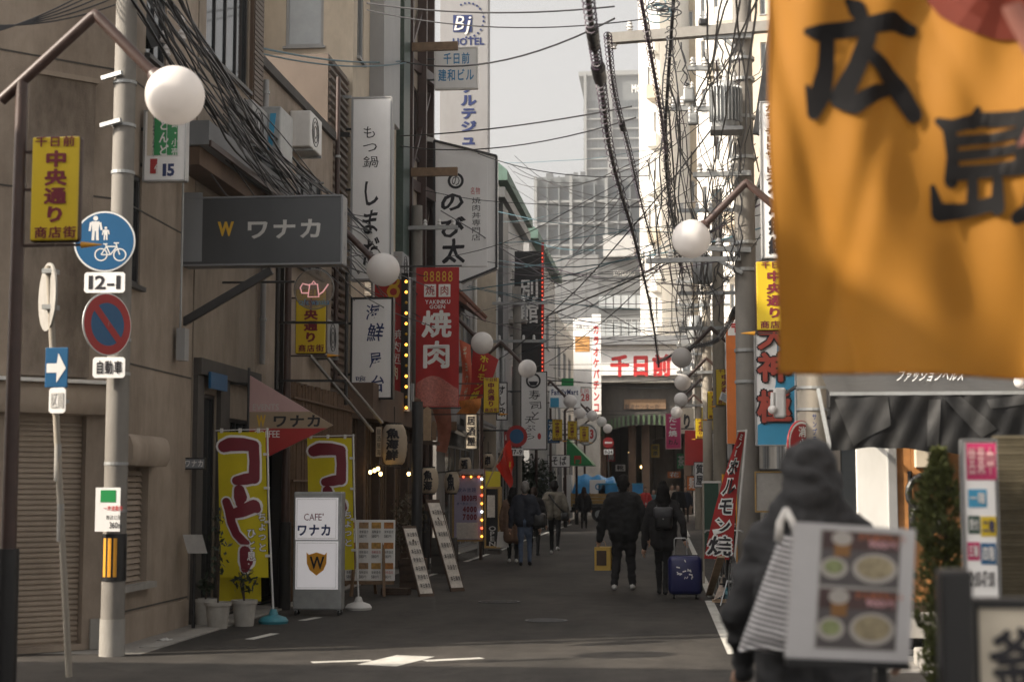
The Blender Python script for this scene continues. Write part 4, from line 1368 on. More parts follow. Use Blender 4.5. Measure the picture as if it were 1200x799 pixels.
# ------------------------------------------------------------------ left shop signs
s = board('parking_shop_sign', 'white and green vertical shop sign with red arrow 15 behind the first globe', (167, 128, 219, 213), 16.2, .12, 'sign_white', 'aluminium', .012, 'aluminium', XL)
MB().box((V(184, 0, 16.19).x, 16.192, V(0, 186, 16.19).z), (V(198, 0, 16.19).x, 16.198, V(0, 132, 16.19).z)).build('green_band', 'sign_green', s)
MB().box((V(199, 0, 16.19).x, 16.192, V(0, 186, 16.19).z), (V(211, 0, 16.19).x, 16.198, V(0, 132, 16.19).z)).build('green_band', 'sign_green', s)
MB().box((V(176, 0, 16.19).x, 16.192, V(0, 186, 16.19).z), (V(182.5, 0, 16.19).x, 16.198, V(0, 132, 16.19).z)).build('cream_band', 'sign_cream', s)
text_px(s, '問屋どんど', (185, 110, 198, 184), 16.192, 'ink_white', .03, eps=.003)
text_px(s, '卸・小売', (200, 140, 210, 184), 16.192, 'ink_white', .01, eps=.003)
text_px(s, '06(649)6411', (177, 132, 182, 184), 16.192, 'ink', .0, eps=.003)
MB().box((V(180, 0, 16.19).x, 16.192, V(0, 207, 16.19).z), (V(188, 0, 16.19).x, 16.198, V(0, 190, 16.19).z)).build('arrow_block', 'sign_red', s)
text_px(s, '↑', (180, 191, 188, 206), 16.191, 'ink_white', .03, False)
text_px(s, '15', (190, 192, 205, 207), 16.2, 'ink_navy', .04, False)

YS = 17.85
s = board('cafe_box_sign', 'large dark grey projecting box sign reading ワナカ over the street', (212, 228, 402, 312), YS, .26, 'sign_charcoal', 'sign_grey', .018, 'sign_grey', XL)
MB().box((V(214, 0, YS).x, YS - .004, V(0, 310, YS).z), (V(242, 0, YS).x, YS - .0005, V(0, 230, YS).z)).build('pale_strip', 'sign_grey', s)
text_px(s, 'W', (254, 260, 275, 277), YS, 'ink_gold', .045, False)
text_px(s, 'ワナカ', (286, 256, 380, 283), YS, 'ink_grey', .03, False)
a, b = V(214, 378, YS + .1), V(318, 317, YS + .1)
MB().bar(a, b, .07, .09).build('strut', 'dark_steel', s)
# round teapot sign
c = V(368, 339, 19.5)
t = thing('teapot_sign', 'round glassy cafe sign with pink neon teapot outline', 'sign', (c.x, 19.5, c.z - .25))
MB().cyl(c - Vector((0, .02, 0)), c + Vector((0, .02, 0)), .255, n=40).build('disc', 'clear_disc', t, smooth=True)
MB().tube([c + Vector((math.cos(q) * .255, 0, math.sin(q) * .255)) for q in [2 * math.pi * i / 40 for i in range(40)]], .008, 6, True).build('rim', 'grey_steel', t)
def pot(pts):
    return [c + Vector((x, -.03, z)) for x, z in pts]
mb = MB()
mb.tube(pot([(-.07, -.10), (.07, -.10), (.05, .06), (-.05, .06)]), .009, 6, True)
mb.tube(pot([(.07, -.07), (.12, -.04), (.19, .06)]), .009, 6)
mb.tube(pot([(-.07, -.05), (-.15, -.05), (-.17, .02), (-.14, .07), (-.06, .05)]), .009, 6)
mb.tube(pot([(-.03, .06), (0, .10), (.03, .06)]), .008, 6)
mb.build('neon_teapot', 'neon_pink', t)
text_px(t, 'cafe wanaka', (350, 350, 386, 358), 19.47, 'ink_blue', .0, False)
MB().cyl((XL, 19.5, c.z + .1), (c.x - .25, 19.5, c.z + .1), .015, n=8).build('bracket_arm', 'dark_steel', t)
# pennant
a, b, d = V(293, 440, 19.9), V(390, 498, 19.9), V(293, 545, 19.9)
t = thing('pennant_sign', 'triangular pink and brown pennant sign of the cafe over the banners', 'sign', (a.x, 19.9, d.z))
lerp = lambda p, q, u: p + (q - p) * u
off = Vector((0, .04, 0))
u1 = .80; u2 = 1.02
x1_ = lerp(a, b, .84)
MB().prism([a, lerp(a, b, .72), lerp(a, d, .42) + (lerp(a, b, .72) - a) * 0, ], off).build('pink_field', 'sign_pink', t) if False else None
za, zb_, zd = a.z, b.z, d.z
z1, z2 = V(0, 484, 19.9).z, V(0, 503, 19.9).z
xtop = lambda z: a.x + (b.x - a.x) * (za - z) / (za - zb_)
xbot = lambda z: a.x + (b.x - a.x) * (z - zd) / (zb_ - zd)
MB().prism([a, Vector((xtop(z1), 19.9, z1)), Vector((a.x, 19.9, z1))], off).build('pink_field', 'sign_pink', t)
MB().prism([Vector((a.x, 19.9, z1)), Vector((xtop(z1), 19.9, z1)), b, Vector((xbot(z2), 19.9, z2)), Vector((a.x, 19.9, z2))], off).build('tan_band', 'sign_tan', t)
MB().prism([Vector((a.x, 19.9, z2)), Vector((xbot(z2), 19.9, z2)), d], off).build('red_field', 'sign_red', t)
text_px(t, 'W', (300, 486, 312, 500), 19.9, 'ink_gold', .04, False)
text_px(t, 'ワナカ', (318, 485, 378, 502), 19.9, 'ink', .03, False)
text_px(t, 'EVENTS', (296, 473, 327, 481), 19.9, 'ink_grey', 0, False)
text_px(t, 'COFFEE', (297, 504, 328, 513), 19.9, 'ink_white', 0, False)
MB().cyl((a.x - .02, 19.92, d.z), (a.x - .02, 19.92, a.z + .1), .018, n=8).build('pole', 'dark_steel', t)
MB().cyl((XL, 19.92, a.z - .1), (a.x, 19.92, a.z - .1), .016, n=8).build('bracket_arm', 'dark_steel', t)

s = board('tall_hotpot_sign', 'tall white vertical sign with black brush lettering behind the second globe', (410, 113, 460, 329), 27, .22, 'sign_white', 'panel_grey', .03, 'panel_grey', XL, arms=3)
text_px(s, 'もつ鍋', (424, 147, 443, 199), 27, 'ink', .0, brush=1)
text_px(s, 'しまだ', (419, 210, 447, 312), 27, 'ink', .02, brush=1.3, sx=.9)
MB().bar(V(330, 112, 27.1) , V(412, 114, 27.1), .05).build('top_rail', 'galv', s)
MB().bar(V(322, 157, 26.9), V(410, 158, 26.9), .07).build('support_beam', 'black_steel', s)
MB().bar(V(322, 186, 26.9), V(352, 158, 26.9), .05).build('support_beam', 'black_steel', s)
s = board('seafood_stall_sign', 'white box sign reading 海鮮屋台 in brush script with dark frame', (410, 348, 461, 468), 26.4, .20, 'sign_white', 'sign_black', .028, 'sign_black', XL)
for ch, r_ in (('海', (427, 356, 446, 376)), ('鮮', (428, 377, 449, 403)), ('屋', (432, 412, 449, 432)), ('台', (432, 437, 450, 463))):
    text_px(s, ch, r_, 26.4, 'ink_navy', .01, brush=1.2)
text_px(s, '喰える', (417, 440, 431, 463), 26.4, 'ink_navy', .0, brush=1.5)
text_px(s, '印', (415, 455, 421, 461), 26.4, 'ink_red', .0)
s = board('red_bulb_sign', 'red vertical grill sign edged with orange bulbs behind the white seafood sign', (436, 325, 481, 482), 29, .24, 'sign_red', 'sign_black', .03, 'sign_white', XL)
text_px(s, '焼肉処', (456, 385, 471, 428), 29, 'ink_white', .0, brush=1)
text_px(s, 'KU', (461, 414, 468, 420), 29, 'ink_white', 0, False)
text_px(s, '肉', (459, 428, 467, 446), 29, 'ink_cream', .02)
text_px(s, '8', (452, 320, 470, 352), 29, 'ink_gold', .0, False)
bl = MB().box((V(472, 0, 28.9).x, 28.94, V(0, 481, 28.9).z), (V(480, 0, 28.9).x, 28.99, V(0, 326, 28.9).z)).build('bulb_strip', 'sign_black', s)
for i in range(13):
    p = V(476, 330 + i * 12.3, 28.93)
    MB().ball(p, .028, 8, 6).build('bulb', 'bulb_orange' if i % 3 != 2 else 'ink_gold', bl, smooth=180)
MB().box((V(481, 0, 29).x, 29.1, V(0, 482, 29).z), (V(486, 0, 29).x, 29.2, V(0, 452, 29).z)).build('control_box', 'panel_grey', s)
# yakiniku cloth banner
def cloth(name, label, rect, Y, m, group=None, amp=.03, waves=3., skew=0., cat='banner', nx=14, nz=24, th=.004):
    x0, y0, x1, y1 = rect
    a, b = V(x0, y1, Y), V(x1, y0, Y)
    t = thing(name, label, cat, ((a.x + b.x) / 2, Y, a.z), group)
    W_, H_ = b.x - a.x, b.z - a.z
    def wf(x, z):
        u, v = (x - a.x) / W_, (z - a.z) / H_
        return amp * (1 - .7 * v) * math.sin(waves * math.pi * u + 1.3 * v + x0) + amp * .5 * math.sin(5 * v + 2 * u + y0) * (1 - v)
    def fn(u, v):
        x, z = a.x + W_ * u, a.z + H_ * v
        return Vector((x + skew * (1 - v), Y + wf(x, z), z))
    MB().grid(fn, nx, nz).build('cloth', m, t, smooth=180)
    def warp(p):
        v = (p.z - a.z) / H_
        return Vector((p.x + skew * (1 - v), Y + wf(p.x, p.z) - .006, p.z))
    return t, a, b, warp
def ctext(t, warp, s_, rect, Y, m, bold=.02, vertical=True, eps=0., name='lettering', **k):
    x0, y0, x1, y1 = rect
    a, b = V(x0, y1, Y), V(x1, y0, Y)
    w2_ = (lambda p: warp(p) + Vector((0, -eps, 0)))
    return letters(MB(), s_, (a.x, Y, a.z), (1, 0, 0), (0, 0, 1), b.x - a.x, b.z - a.z, bold, vertical, warp=w2_, **k).build(name, m, t)
t, a, b, wp = cloth('grill_banner', 'red hanging banner with silver 焼肉 and meat photo at the bottom', (487, 313, 538, 477), 31, 'fabric_red', amp=.02)
for i in range(5):
    ctext(t, wp, '8', (496 + 7.2 * i, 317, 502 + 7.2 * i, 331), 31, 'ink_gold', 0, False)
for i, ch in enumerate('焼肉'):
    p, q = V(497 + 17 * i, 348, 31), V(511 + 17 * i, 333, 31)
    MB().grid(lambda u, v: wp(Vector((p.x + (q.x - p.x) * u, 31, p.z + (q.z - p.z) * v))), 3, 3).build('crest_tile', 'ink_white', t)
    ctext(t, wp, ch, (498 + 17 * i, 334, 510 + 17 * i, 347), 31, 'sign_red', .01, eps=.004)
ctext(t, wp, 'YAKINIKU', (498, 351, 528, 356.5), 31, 'ink_white', .02, False)
ctext(t, wp, 'GOEN', (503, 357, 522, 362), 31, 'ink_white', .02, False)
ctext(t, wp, '焼肉', (492, 362, 531, 434), 31, 'ink_white', .03)
mb = MB()
p, q = V(488, 476, 31), V(537, 440, 31)
mb.grid(lambda u, v: wp(Vector((p.x + (q.x - p.x) * u, 31, p.z + (q.z - p.z) * v * (.75 + .25 * math.sin(u * 4))))), 12, 8)
mb.build('meat_print', mat('meat', (.30, .10, .08), .5, var=.9, scale=26), t, smooth=180)
MB().bar((XL, 31.03, b.z + .03), (b.x + .05, 31.03, b.z + .03), .03).build('top_rod', 'dark_steel', t)
MB().bar((XL, 31.03, a.z - .02), (b.x + .05, 31.03, a.z - .02), .025).build('bottom_rod', 'dark_steel', t)
# pentagon white sign のび太
Yn = 36
pts = [V(509, 165, Yn), V(582, 183, Yn), V(582, 314, Yn), V(540, 331, Yn), V(509, 318, Yn)]
t = thing('rice_bowl_sign', 'white five-sided projecting box sign with brush lettering below the hotel sign', 'sign', (pts[0].x, Yn, pts[4].z))
MB().prism(pts, (0, .35, 0)).build('casing', 'sign_white', t)
mb = MB()
for k in range(5):
    mb.bar(pts[k] - Vector((0, .012, 0)), pts[(k + 1) % 5] - Vector((0, .012, 0)), .05, .05, up=(0, 1, 0))
mb.build('edge_trim', 'dark_steel', t)
MB().prism([V(511, 178, Yn - .02), V(571, 192, Yn - .02), V(571, 312, Yn - .02), V(511, 312, Yn - .02)], (0, .018, 0)).build('face', 'sign_cream' if False else 'sign_white', t)
text_px(t, 'の', (516, 222, 546, 252), Yn - .02, 'ink', .03, brush=1)
text_px(t, 'び', (516, 252, 546, 282), Yn - .02, 'ink', .03, brush=1)
text_px(t, '太', (516, 280, 548, 310), Yn - .02, 'ink', .03, brush=1)
text_px(t, '焼肉丼専門店', (552, 231, 564, 283), Yn - .02, 'ink', .0)
text_px(t, '名物', (551, 219, 563, 229), Yn - .02, 'ink_red', 0, False)
c = V(534, 212, Yn - .024)
MB().ring(c, (1, 0, 0), (0, 0, 1), .13, .19, 24).build('round_crest', 'ink', t)
text_px(t, 'の', (528, 204, 540, 220), Yn - .024, 'ink', .0)
MB().bar(V(509, 165, Yn) + Vector((0, .1, .02)), V(500, 163, Yn) + Vector((0, .1, .02)), .1).build('lamp_hood', 'white_paint', t)
for py in (185, 300):
    p = V(509, py, Yn + .2)
    MB().bar((XL, Yn + .2, p.z), p, .06).build('bracket_arm', 'rust_brown', t)
# name-plate sign 千日前建和ビル
s = board('building_name_sign', 'small square white sign with blue lettering in front of the hotel sign', (509, 55, 560, 105), 35.3, .16, 'sign_white', 'white_paint', .03, 'white_paint', XL)
text_px(s, '千日前', (519, 62, 551, 77), 35.3, 'ink_blue', .02, False)
text_px(s, '建和ビル', (513, 81, 556, 97), 35.3, 'ink_blue', .02, False)
# hotel tower sign
s = board('hotel_sign', 'very tall white vertical hotel sign with navy lettering at top of the left row', (515, -60, 572, 190), 40, .5, 'sign_hotel', 'sign_hotel', .0, None, XL, arms=4)
MB().prism([V(531, 18, 39.995), V(553, 18, 39.995), V(553, 38, 39.995), V(531, 38, 39.995)], (0, -.006, 0)).build('logo_square', 'ink_navy', s)
text_px(s, 'Bj', (533, 18, 552, 37), 39.98, 'ink_white', .0, False, shear=.2)
mb = MB()
c = V(548, 24, 39.985)
for i in range(15):
    q = R(-95 + i * 15)
    mb.disc(c + Vector((math.cos(q) * .42, 0, math.sin(q) * .46)), (1, 0, 0), (0, 0, 1), .03, 10)
mb.build('dot_arc', 'ink_navy', s)
text_px(s, 'HOTEL', (530, 45, 568, 54), 39.995, 'ink_navy', .03, False)
text_px(s, 'ホテルテジュ', (539, 80, 559, 172), 39.995, 'ink_navy', .05)
# black annex sign with red bulbs
s = board('black_annex_sign', 'black vertical sign reading 別館 with a red bulb edge', (603, 294, 637, 492), 50, .3, 'sign_black', 'sign_black', .0, None, -5.05, arms=3)
text_px(s, '別館', (608, 326, 633, 381), 50, 'ink_white', .02)
bl = MB().box((V(634, 0, 50).x, 49.96, V(0, 492, 50).z), (V(637, 0, 50).x, 49.995, V(0, 294, 50).z)).build('bulb_strip', 'sign_red', s)
for i in range(40):
    p = V(635.5, 297 + i * 4.9, 49.95)
    MB().ball(p, .018, 6, 4).build('bulb', 'bulb_red', bl)
# sushi sign
s = board('sushi_sign', 'white vertical sign with brush lettering and round crest beyond the red flag', (610, 435, 641, 527), 44, .2, 'sign_white', 'sign_black', .02, 'sign_black', -5.6)
text_px(s, '寿司と', (619, 457, 636, 493), 44, 'ink', .0, brush=1.4)
text_px(s, '天ぷら', (613, 487, 628, 516), 44, 'ink', .0, brush=1.4)
c = V(625, 446, 43.99)
MB().ring(c, (1, 0, 0), (0, 0, 1), .16, .21, 24).build('round_crest', 'ink', s)
MB().prism([c + Vector((-.13, 0, -.02)), c + Vector((.13, 0, -.02)), c + Vector((.08, 0, -.13)), c + Vector((-.08, 0, -.13))], (0, -.003, 0)).build('round_crest', 'ink', s)
MB().disc(V(632, 511, 43.992), (1, 0, 0), (0, 0, 1), .05, 12, .09).build('seal', 'ink_red', s)
# billowing lit banner pair
def sail(name, label, p, Y, m, txt, tm, amp=.12):
    P = [V(x, y, Y + dy) for x, y, dy in p]
    t = thing(name, label, 'banner', P[3])
    def fn(u, v):
        q = (P[0] * (1 - u) + P[1] * u) * v + (P[3] * (1 - u) + P[2] * u) * (1 - v)
        return q + Vector((.05 * math.sin(4 * v), amp * math.sin(3 * u + 4 * v), 0))
    MB().grid(fn, 10, 16).build('cloth', m, t, smooth=180)
    if txt:
        n = len(txt)
        mb = MB()
        def warp(q):
            return fn(q.x, q.z) + Vector((0, -.012, 0))
        letters(mb, txt, (.30, 0, .06), (1, 0, 0), (0, 0, 1), .4, .88, .02, True, warp=warp)
        mb.build('lettering', tm, t)
    return t
sail('coral_banner', 'sun-bright coral banner folded beside the red grill banner', [(541, 398, 0), (553, 404, .1), (549, 470, .2), (536, 476, 0)], 33, 'fabric_coral', 'ギョウザ', 'ink_cream')
sail('red_gyoza_banner', 'tilted red banner with yellow lettering below the third globe', [(558, 404, 0), (586, 421, .3), (565, 466, .3), (537, 477, 0)], 33.3, 'fabric_red', 'ホルモン鍋', 'ink_yellow')
sail('tattered_banner', 'faded red banner hanging below the grill banner', [(508, 475, 0), (530, 472, .1), (523, 531, .2), (511, 528, 0)], 32, mat('fabric_faded', (.30, .11, .07), .8, var=.3, scale=10, transl=.2), None, None, .04)
# far left small signs
def small_no_park(px, py, Y):
    def f(t, c, U, W, N):
        MB().cyl(c - N * .012, c, .30, n=24).build('plate', 'galv', t)
        MB().ring(c + N * .003, U, W, .2, .30, 24).build('red_ring', 'sign_red', t)
        MB().disc(c + N * .002, U, W, .2, 24).build('blue_field', 'sign_blue', t)
        _plate(t, c - W * .43, U, W, N, .36, .2, '17-9')
        MB().cyl((c.x, Y + .06, 0), (c.x, Y + .06, c.z + .3), .03, n=8).build('pole', 'dark_steel', t)
    tsign('no_parking_sign', 'small distant no-parking sign left of the white sushi sign', 0, px, py, .3, R(20), Y, f)
small_no_park(605.5, 511, 43)
s = board('convenience_store_sign', 'white, blue and green convenience store sign behind the left globes', (644, 452, 680, 478), 58, .2, 'sign_white', 'aluminium', 0, None, -5.05)
text_px(s, 'FamilyMart', (646, 456, 678, 463), 58, 'ink_navy', .03, False)
MB().prism([V(645, 466, 57.99), V(655, 466, 57.99), V(655, 477, 57.99), V(645, 477, 57.99)], (0, -.01, 0)).build('blue_block', 'sign_sky', s)
s = board('green_sign', 'small bright green sign above the convenience store sign', (658, 443, 672, 454), 60, .2, 'sign_green', 'sign_green', 0, None, -5.05)
s = board('round_seal_signboard', 'white far sign panel with red numerals left of the arcade signboard', (672, 455, 692, 490), 80, .2, 'sign_white', 'white_paint', 0, None, -5)
text_px(s, '328', (676, 461, 691, 470), 80, 'ink_red', .03, False)
text_px(s, '風呂', (676, 455, 691, 461), 80, 'ink_red', .0, False)
s = board('tall_white_panel_sign', 'tall white far panel with an orange picture left of the arcade', (672, 372, 693, 454), 84, .3, 'sign_white', 'white_paint', 0, None, -5)
MB().prism([V(674, 394, 83.99), V(691, 394, 83.99), V(691, 412, 83.99), V(674, 412, 83.99)], (0, -.01, 0)).build('picture', mat('pic_orange', (.40, .20, .07), .5, var=.8, scale=4), s)
text_px(s, '元禄ビル', (674, 380, 691, 386), 83.99, 'ink', .0, False)
s = board('red_letter_sign', 'narrow white sign with a column of red letters beside the arcade mouth', (694, 368, 704, 486), 86, .25, 'sign_white', 'white_paint', 0, None, -5)
text_px(s, 'カラオケパチンコ', (695, 380, 703, 484), 86, 'ink_red', .04)
c = V(687, 509, 72)
t = thing('round_white_sign', 'round white sign with red and blue mark behind the small yellow signs', 'sign', (c.x, 72, c.z - .4))
MB().cyl(c, c + Vector((0, .15, 0)), .46, n=32).build('disc', 'sign_white', t, smooth=True)
MB().tube([c + Vector((math.cos(q) * .46, 0, math.sin(q) * .46)) for q in [2 * math.pi * i / 32 for i in range(32)]], .04, 6, True).build('rim', 'grey_steel', t)
text_px(t, '3', (691, 503, 696, 514), 71.99, 'ink_red', .05, False)
MB().cyl((-5, 72.1, c.z), (c.x - .4, 72.1, c.z), .04, n=8).build('bracket_arm', 'dark_steel', t)
def _noentry(t, c, U, W, N):
    MB().cyl(c - N * .012, c, .30, n=24).build('plate', 'sign_red', t)
    MB().prism([c - U * .2 - W * .05 + N * .002, c + U * .2 - W * .05 + N * .002, c + U * .2 + W * .05 + N * .002, c - U * .2 + W * .05 + N * .002], N * .003).build('white_bar', 'ink_white', t)
    _plate(t, c - W * .5, U, W, N, .5, .28, '0-24', 'ink')
    MB().cyl((c.x, c.y + .06, 0), (c.x, c.y + .06, c.z + .3), .03, n=8).build('pole', 'dark_steel', t)
tsign('no_entry_sign', 'red no-entry sign with white plate in the dark arcade mouth', 0, 713, 518.5, .3, 0, 86, _noentry)
# green sloped awning
t = thing('green_awning', 'bright green sloping shop awning on the left near the arcade', 'awning', V(668, 545, 66))
MB().prism([V(664, 513, 66), V(664, 545, 66), V(695, 545, 66), V(692, 541, 66)], (0, 3, 0)).build('canopy', 'sign_green', t)
text_px(t, '門', (672, 533, 682, 544), 66, 'ink_red', .03)
# ------------------------------------------------------------------ things standing in front of the left shops
def pole_banner(label, rect, Y, basepx, base_m, skew):
    t, a, b, wp = cloth('coffee_banner', label, rect, Y, 'fabric_yellow', 'yellow coffee banners', amp=.018, waves=2.2, skew=skew)
    x0, y0, x1, y1 = rect
    s_ = (x1 - x0) / 60.
    h = (y1 - y0)
    if True:
        R_ = lambda u0, v0, u1_, v1: (x0 + (x1 - x0) * u0, y0 + h * v0, x0 + (x1 - x0) * u1_, y0 + h * v1)
        def uv(u, v):
            q = V(x0 + (x1 - x0) * u, y0 + h * (1 - v), Y)
            return wp(q)
        as_ = (b.x - a.x) / (b.z - a.z)
        LN = [[(.17, .90, 1.0), (.30, .915, 1.15), (.55, .915, 1.1), (.76, .905, .95)], [(.76, .905, .9), (.77, .80, .85), (.75, .68, .9)], [(.75, .685, .9), (.58, .675, .95), (.40, .665, .75)],
              [(.45, .60, .9), (.47, .55, 1.1), (.45, .51, .7)],
              [(.18, .52, .7), (.24, .46, .8), (.27, .38, .75), (.36, .30, .7), (.48, .255, .7), (.58, .24, .4)],
              [(.30, .435, .8), (.50, .455, 1.), (.72, .49, 1.1), (.78, .47, .7)],
              [(.53, .18, .9), (.55, .11, 1.1), (.52, .06, .7)]]
        for ww, m, e in ((.33, 'ink_white', .001), (.24, 'ink_maroon', .009)):
            f2 = lambda u, v: uv(u, v) + Vector((0, -e, 0))
            mb_ = MB()
            k_ = 0
            for ln in LN:
                l2 = [(p[0], p[1] / as_, p[2]) for p in ln]
                strokes(mb_, [l2], lambda u, v: f2(u, v * as_), ww, .0003)
            mb_.build('lettering', m, t)
        for bold, m, e in ((.06, 'ink', .005), (.02, 'ink_white', .008)):
            ctext(t, wp, 'ちょっと', R_(.76, .55, .98, .83), Y, m, bold, eps=e)
            ctext(t, wp, 'ひと息…', R_(.55, .66, .76, .97), Y, m, bold, eps=e)
    p = V(basepx[0], basepx[1], Y)
    gx = b.x + .02
    MB().tube([(p.x, Y + .01, .12), (gx + skew * .5, Y + .01, (a.z + b.z) / 2), (gx, Y + .01, b.z + .05)], .012, 8).build('pole', 'plastic_white', t)
    MB().bar((a.x - .03, Y + .01, b.z + .02), (gx + .02, Y + .01, b.z + .035), .012).build('top_rod', 'plastic_white', t)
    for k in range(4):
        z = a.z + (b.z - a.z) * (k + .6) / 4.3
        v_ = (z - a.z) / (b.z - a.z)
        MB().box((b.x + skew * (1 - v_) - .03, Y - .012, z), (b.x + skew * (1 - v_) + .03, Y + .03, z + .03)).build('loop', 'plastic_white', t)
    for k in range(3):
        x = a.x + (b.x - a.x) * (k + .15) / 2.6
        MB().box((x, Y - .01, b.z - .01), (x + .03, Y + .025, b.z + .045)).build('loop', 'plastic_white', t)
    MB().lathe((p.x, Y + .01, 0), [(.17, 0), (.18, .03), (.15, .07), (.06, .10), (.04, .16), (.028, .17)], 16).build('base', base_m, t, smooth=True)
    return t
pole_banner('yellow coffee banner on a teal base, nearest the camera, left of the lit cafe sign', (252, 506, 311, 676), 18.6, (320, 732), 'plastic_teal', .06)
pole_banner('yellow coffee banner on a white base, partly behind the lit cafe sign', (358, 513, 412, 667), 20.8, (420, 712), 'plastic_white', .05)
t, a, b, wp = cloth('plain_yellow_cloth', 'plain yellow cloth hanging low behind the nearest coffee banner', (256, 640, 306, 704), 19.0, 'fabric_yellow', amp=.03)
# lit cafe sign on castors
Yc = 19.75
a, b = V(342, 722, Yc), V(401, 576, Yc)
t = thing('cafe_stand_sign', 'lit white cafe sign stand with W shield on castors beside yellow banners', 'sign', ((a.x + b.x) / 2, Yc, 0))
MB().bbox((a.x, Yc + .02, .07), (b.x, Yc + .22, b.z), .02).build('cabinet', 'galv', t)
for (y0, y1) in ((583, 632), (634, 690)):
    p, q = V(346, y1, Yc), V(396, y0, Yc)
    f = MB().box((p.x, Yc - .005, p.z), (q.x, Yc + .019, q.z)).build('lit_panel', 'lit_white', t)
    mb = MB()
    for k in range(4):
        c_ = [(p.x + .02, p.z + .02), (q.x - .02, p.z + .02), (q.x - .02, q.z - .02), (p.x + .02, q.z - .02)]
        u_, v_ = c_[k], c_[(k + 1) % 4]
        mb.bar((u_[0], Yc - .007, u_[1]), (v_[0], Yc - .007, v_[1]), .005, .003, up=(0, 1, 0))
    mb.build('border_line', 'ink_grey', f)
text_px(t, "CAFE'", (356, 601, 380, 610), Yc - .005, 'ink_maroon', .0, False)
text_px(t, 'ワナカ', (347, 613, 389, 629), Yc - .005, 'ink_navy', .035, False)
c = V(371, 660, Yc - .006)
sh_ = [(-.13, .14), (-.10, .11), (0, .14), (.10, .11), (.13, .14), (.125, 0), (.09, -.08), (0, -.15), (-.09, -.08), (-.125, 0)]
MB().prism([c + Vector((x, 0, z)) for x, z in sh_], (0, -.002, 0)).build('shield', 'orange_mark', t)
text_px(t, 'W', (362, 651, 381, 667), Yc - .009, 'ink', .02, False)
for x in (a.x + .04, b.x - .04):
    for y in (Yc + .05, Yc + .19):
        MB().cyl((x - .012, y, .035), (x + .012, y, .035), .035, n=12).build('castor', 'tyre', t)
        MB().box((x - .018, y - .018, .04), (x + .018, y + .018, .07)).build('castor_fork', 'galv', t)
# planters with small shrubs
def leaves(mb, c, rad, n, size, rr, flat=1.):
    for _ in range(n):
        d = Vector((rr.gauss(0, 1), rr.gauss(0, 1), rr.gauss(0, 1))).normalized() * (rr.random() ** .5)
        p = Vector(c) + Vector((d.x * rad[0], d.y * rad[1], d.z * rad[2]))
        n_ = Vector((rr.gauss(0, 1), rr.gauss(0, 1), rr.gauss(.4, 1))).normalized()
        u = n_.orthogonal().normalized()
        u = Matrix.Rotation(rr.uniform(0, 6.28), 3, n_) @ u
        v_ = n_.cross(u)
        s_ = size * rr.uniform(.6, 1.4)
        mb.add([p - u * s_, p - v_ * s_ * .4 * flat, p + u * s_, p + v_ * s_ * .4 * flat], [(0, 1, 2, 3)])
    return mb
def planter(px, py, label, hh, seed, rad):
    g = G(px, py)
    t = thing('planter', label, 'planter', (g.x, g.y, 0), 'planters at the cafe corner')
    MB().lathe((g.x, g.y, 0), [(.11, 0), (.14, .26), (.155, .26), (.155, .30), (.135, .30), (.13, .25)], 18).build('pot', 'pot', t, smooth=True)
    MB().disc((g.x, g.y, .27), (1, 0, 0), (0, 1, 0), .132, 16).build('soil', 'soil', t)
    rr = random.Random(seed)
    mb = MB()
    for k in range(3):
        mb.tube([(g.x, g.y, .27), (g.x + rr.uniform(-.06, .06), g.y, .27 + hh * .6), (g.x + rr.uniform(-.1, .1), g.y, .27 + hh)], [.012, .008, .004], 6)
    mb.build('stem', 'bark', t)
    leaves(MB(), (g.x, g.y, .3 + hh * .6), (rad * .8, rad * .8, hh * .45), 70, .04, rr).build('foliage', 'leaf_dark', t)
planter(255, 736, 'white plant pot with a thin tall shrub, leftmost of the pair by the cafe banner', 1.1, 3, .16)
planter(286, 733, 'white plant pot with low bushy plant between the shrub pot and teal base', .35, 4, .2)
planter(240, 731, 'small pale plant pot half hidden left of the two white pots', .3, 5, .12)
# tilted menu card by the door
p = V(228, 636, 18.45)
t = thing('menu_card', 'small white menu card tilted on a dark stand by the cafe door', 'menu', (p.x, 18.45, 0))
MB().add([V(214, 626, 17.9), V(237, 626, 17.95), V(243, 648, 17.8), V(220, 648, 17.75)], [(0, 1, 2, 3)]).build('card', 'tile_grey', t)
MB().cyl((V(228, 640, 17.9).x, 17.9, 0), (V(228, 640, 17.9).x, 17.9, V(228, 640, 17.9).z), .02, n=8).build('stand', 'black_steel', t)
s = board('door_notice', 'small grey plate reading ワナカ low beside the cafe doorway', (213, 536, 241, 550), 18.12, .03, 'sign_grey', 'sign_black', .01, 'sign_black')
text_px(s, 'ワナカ', (216, 538, 239, 548), 18.12, 'ink_white', .01, False)
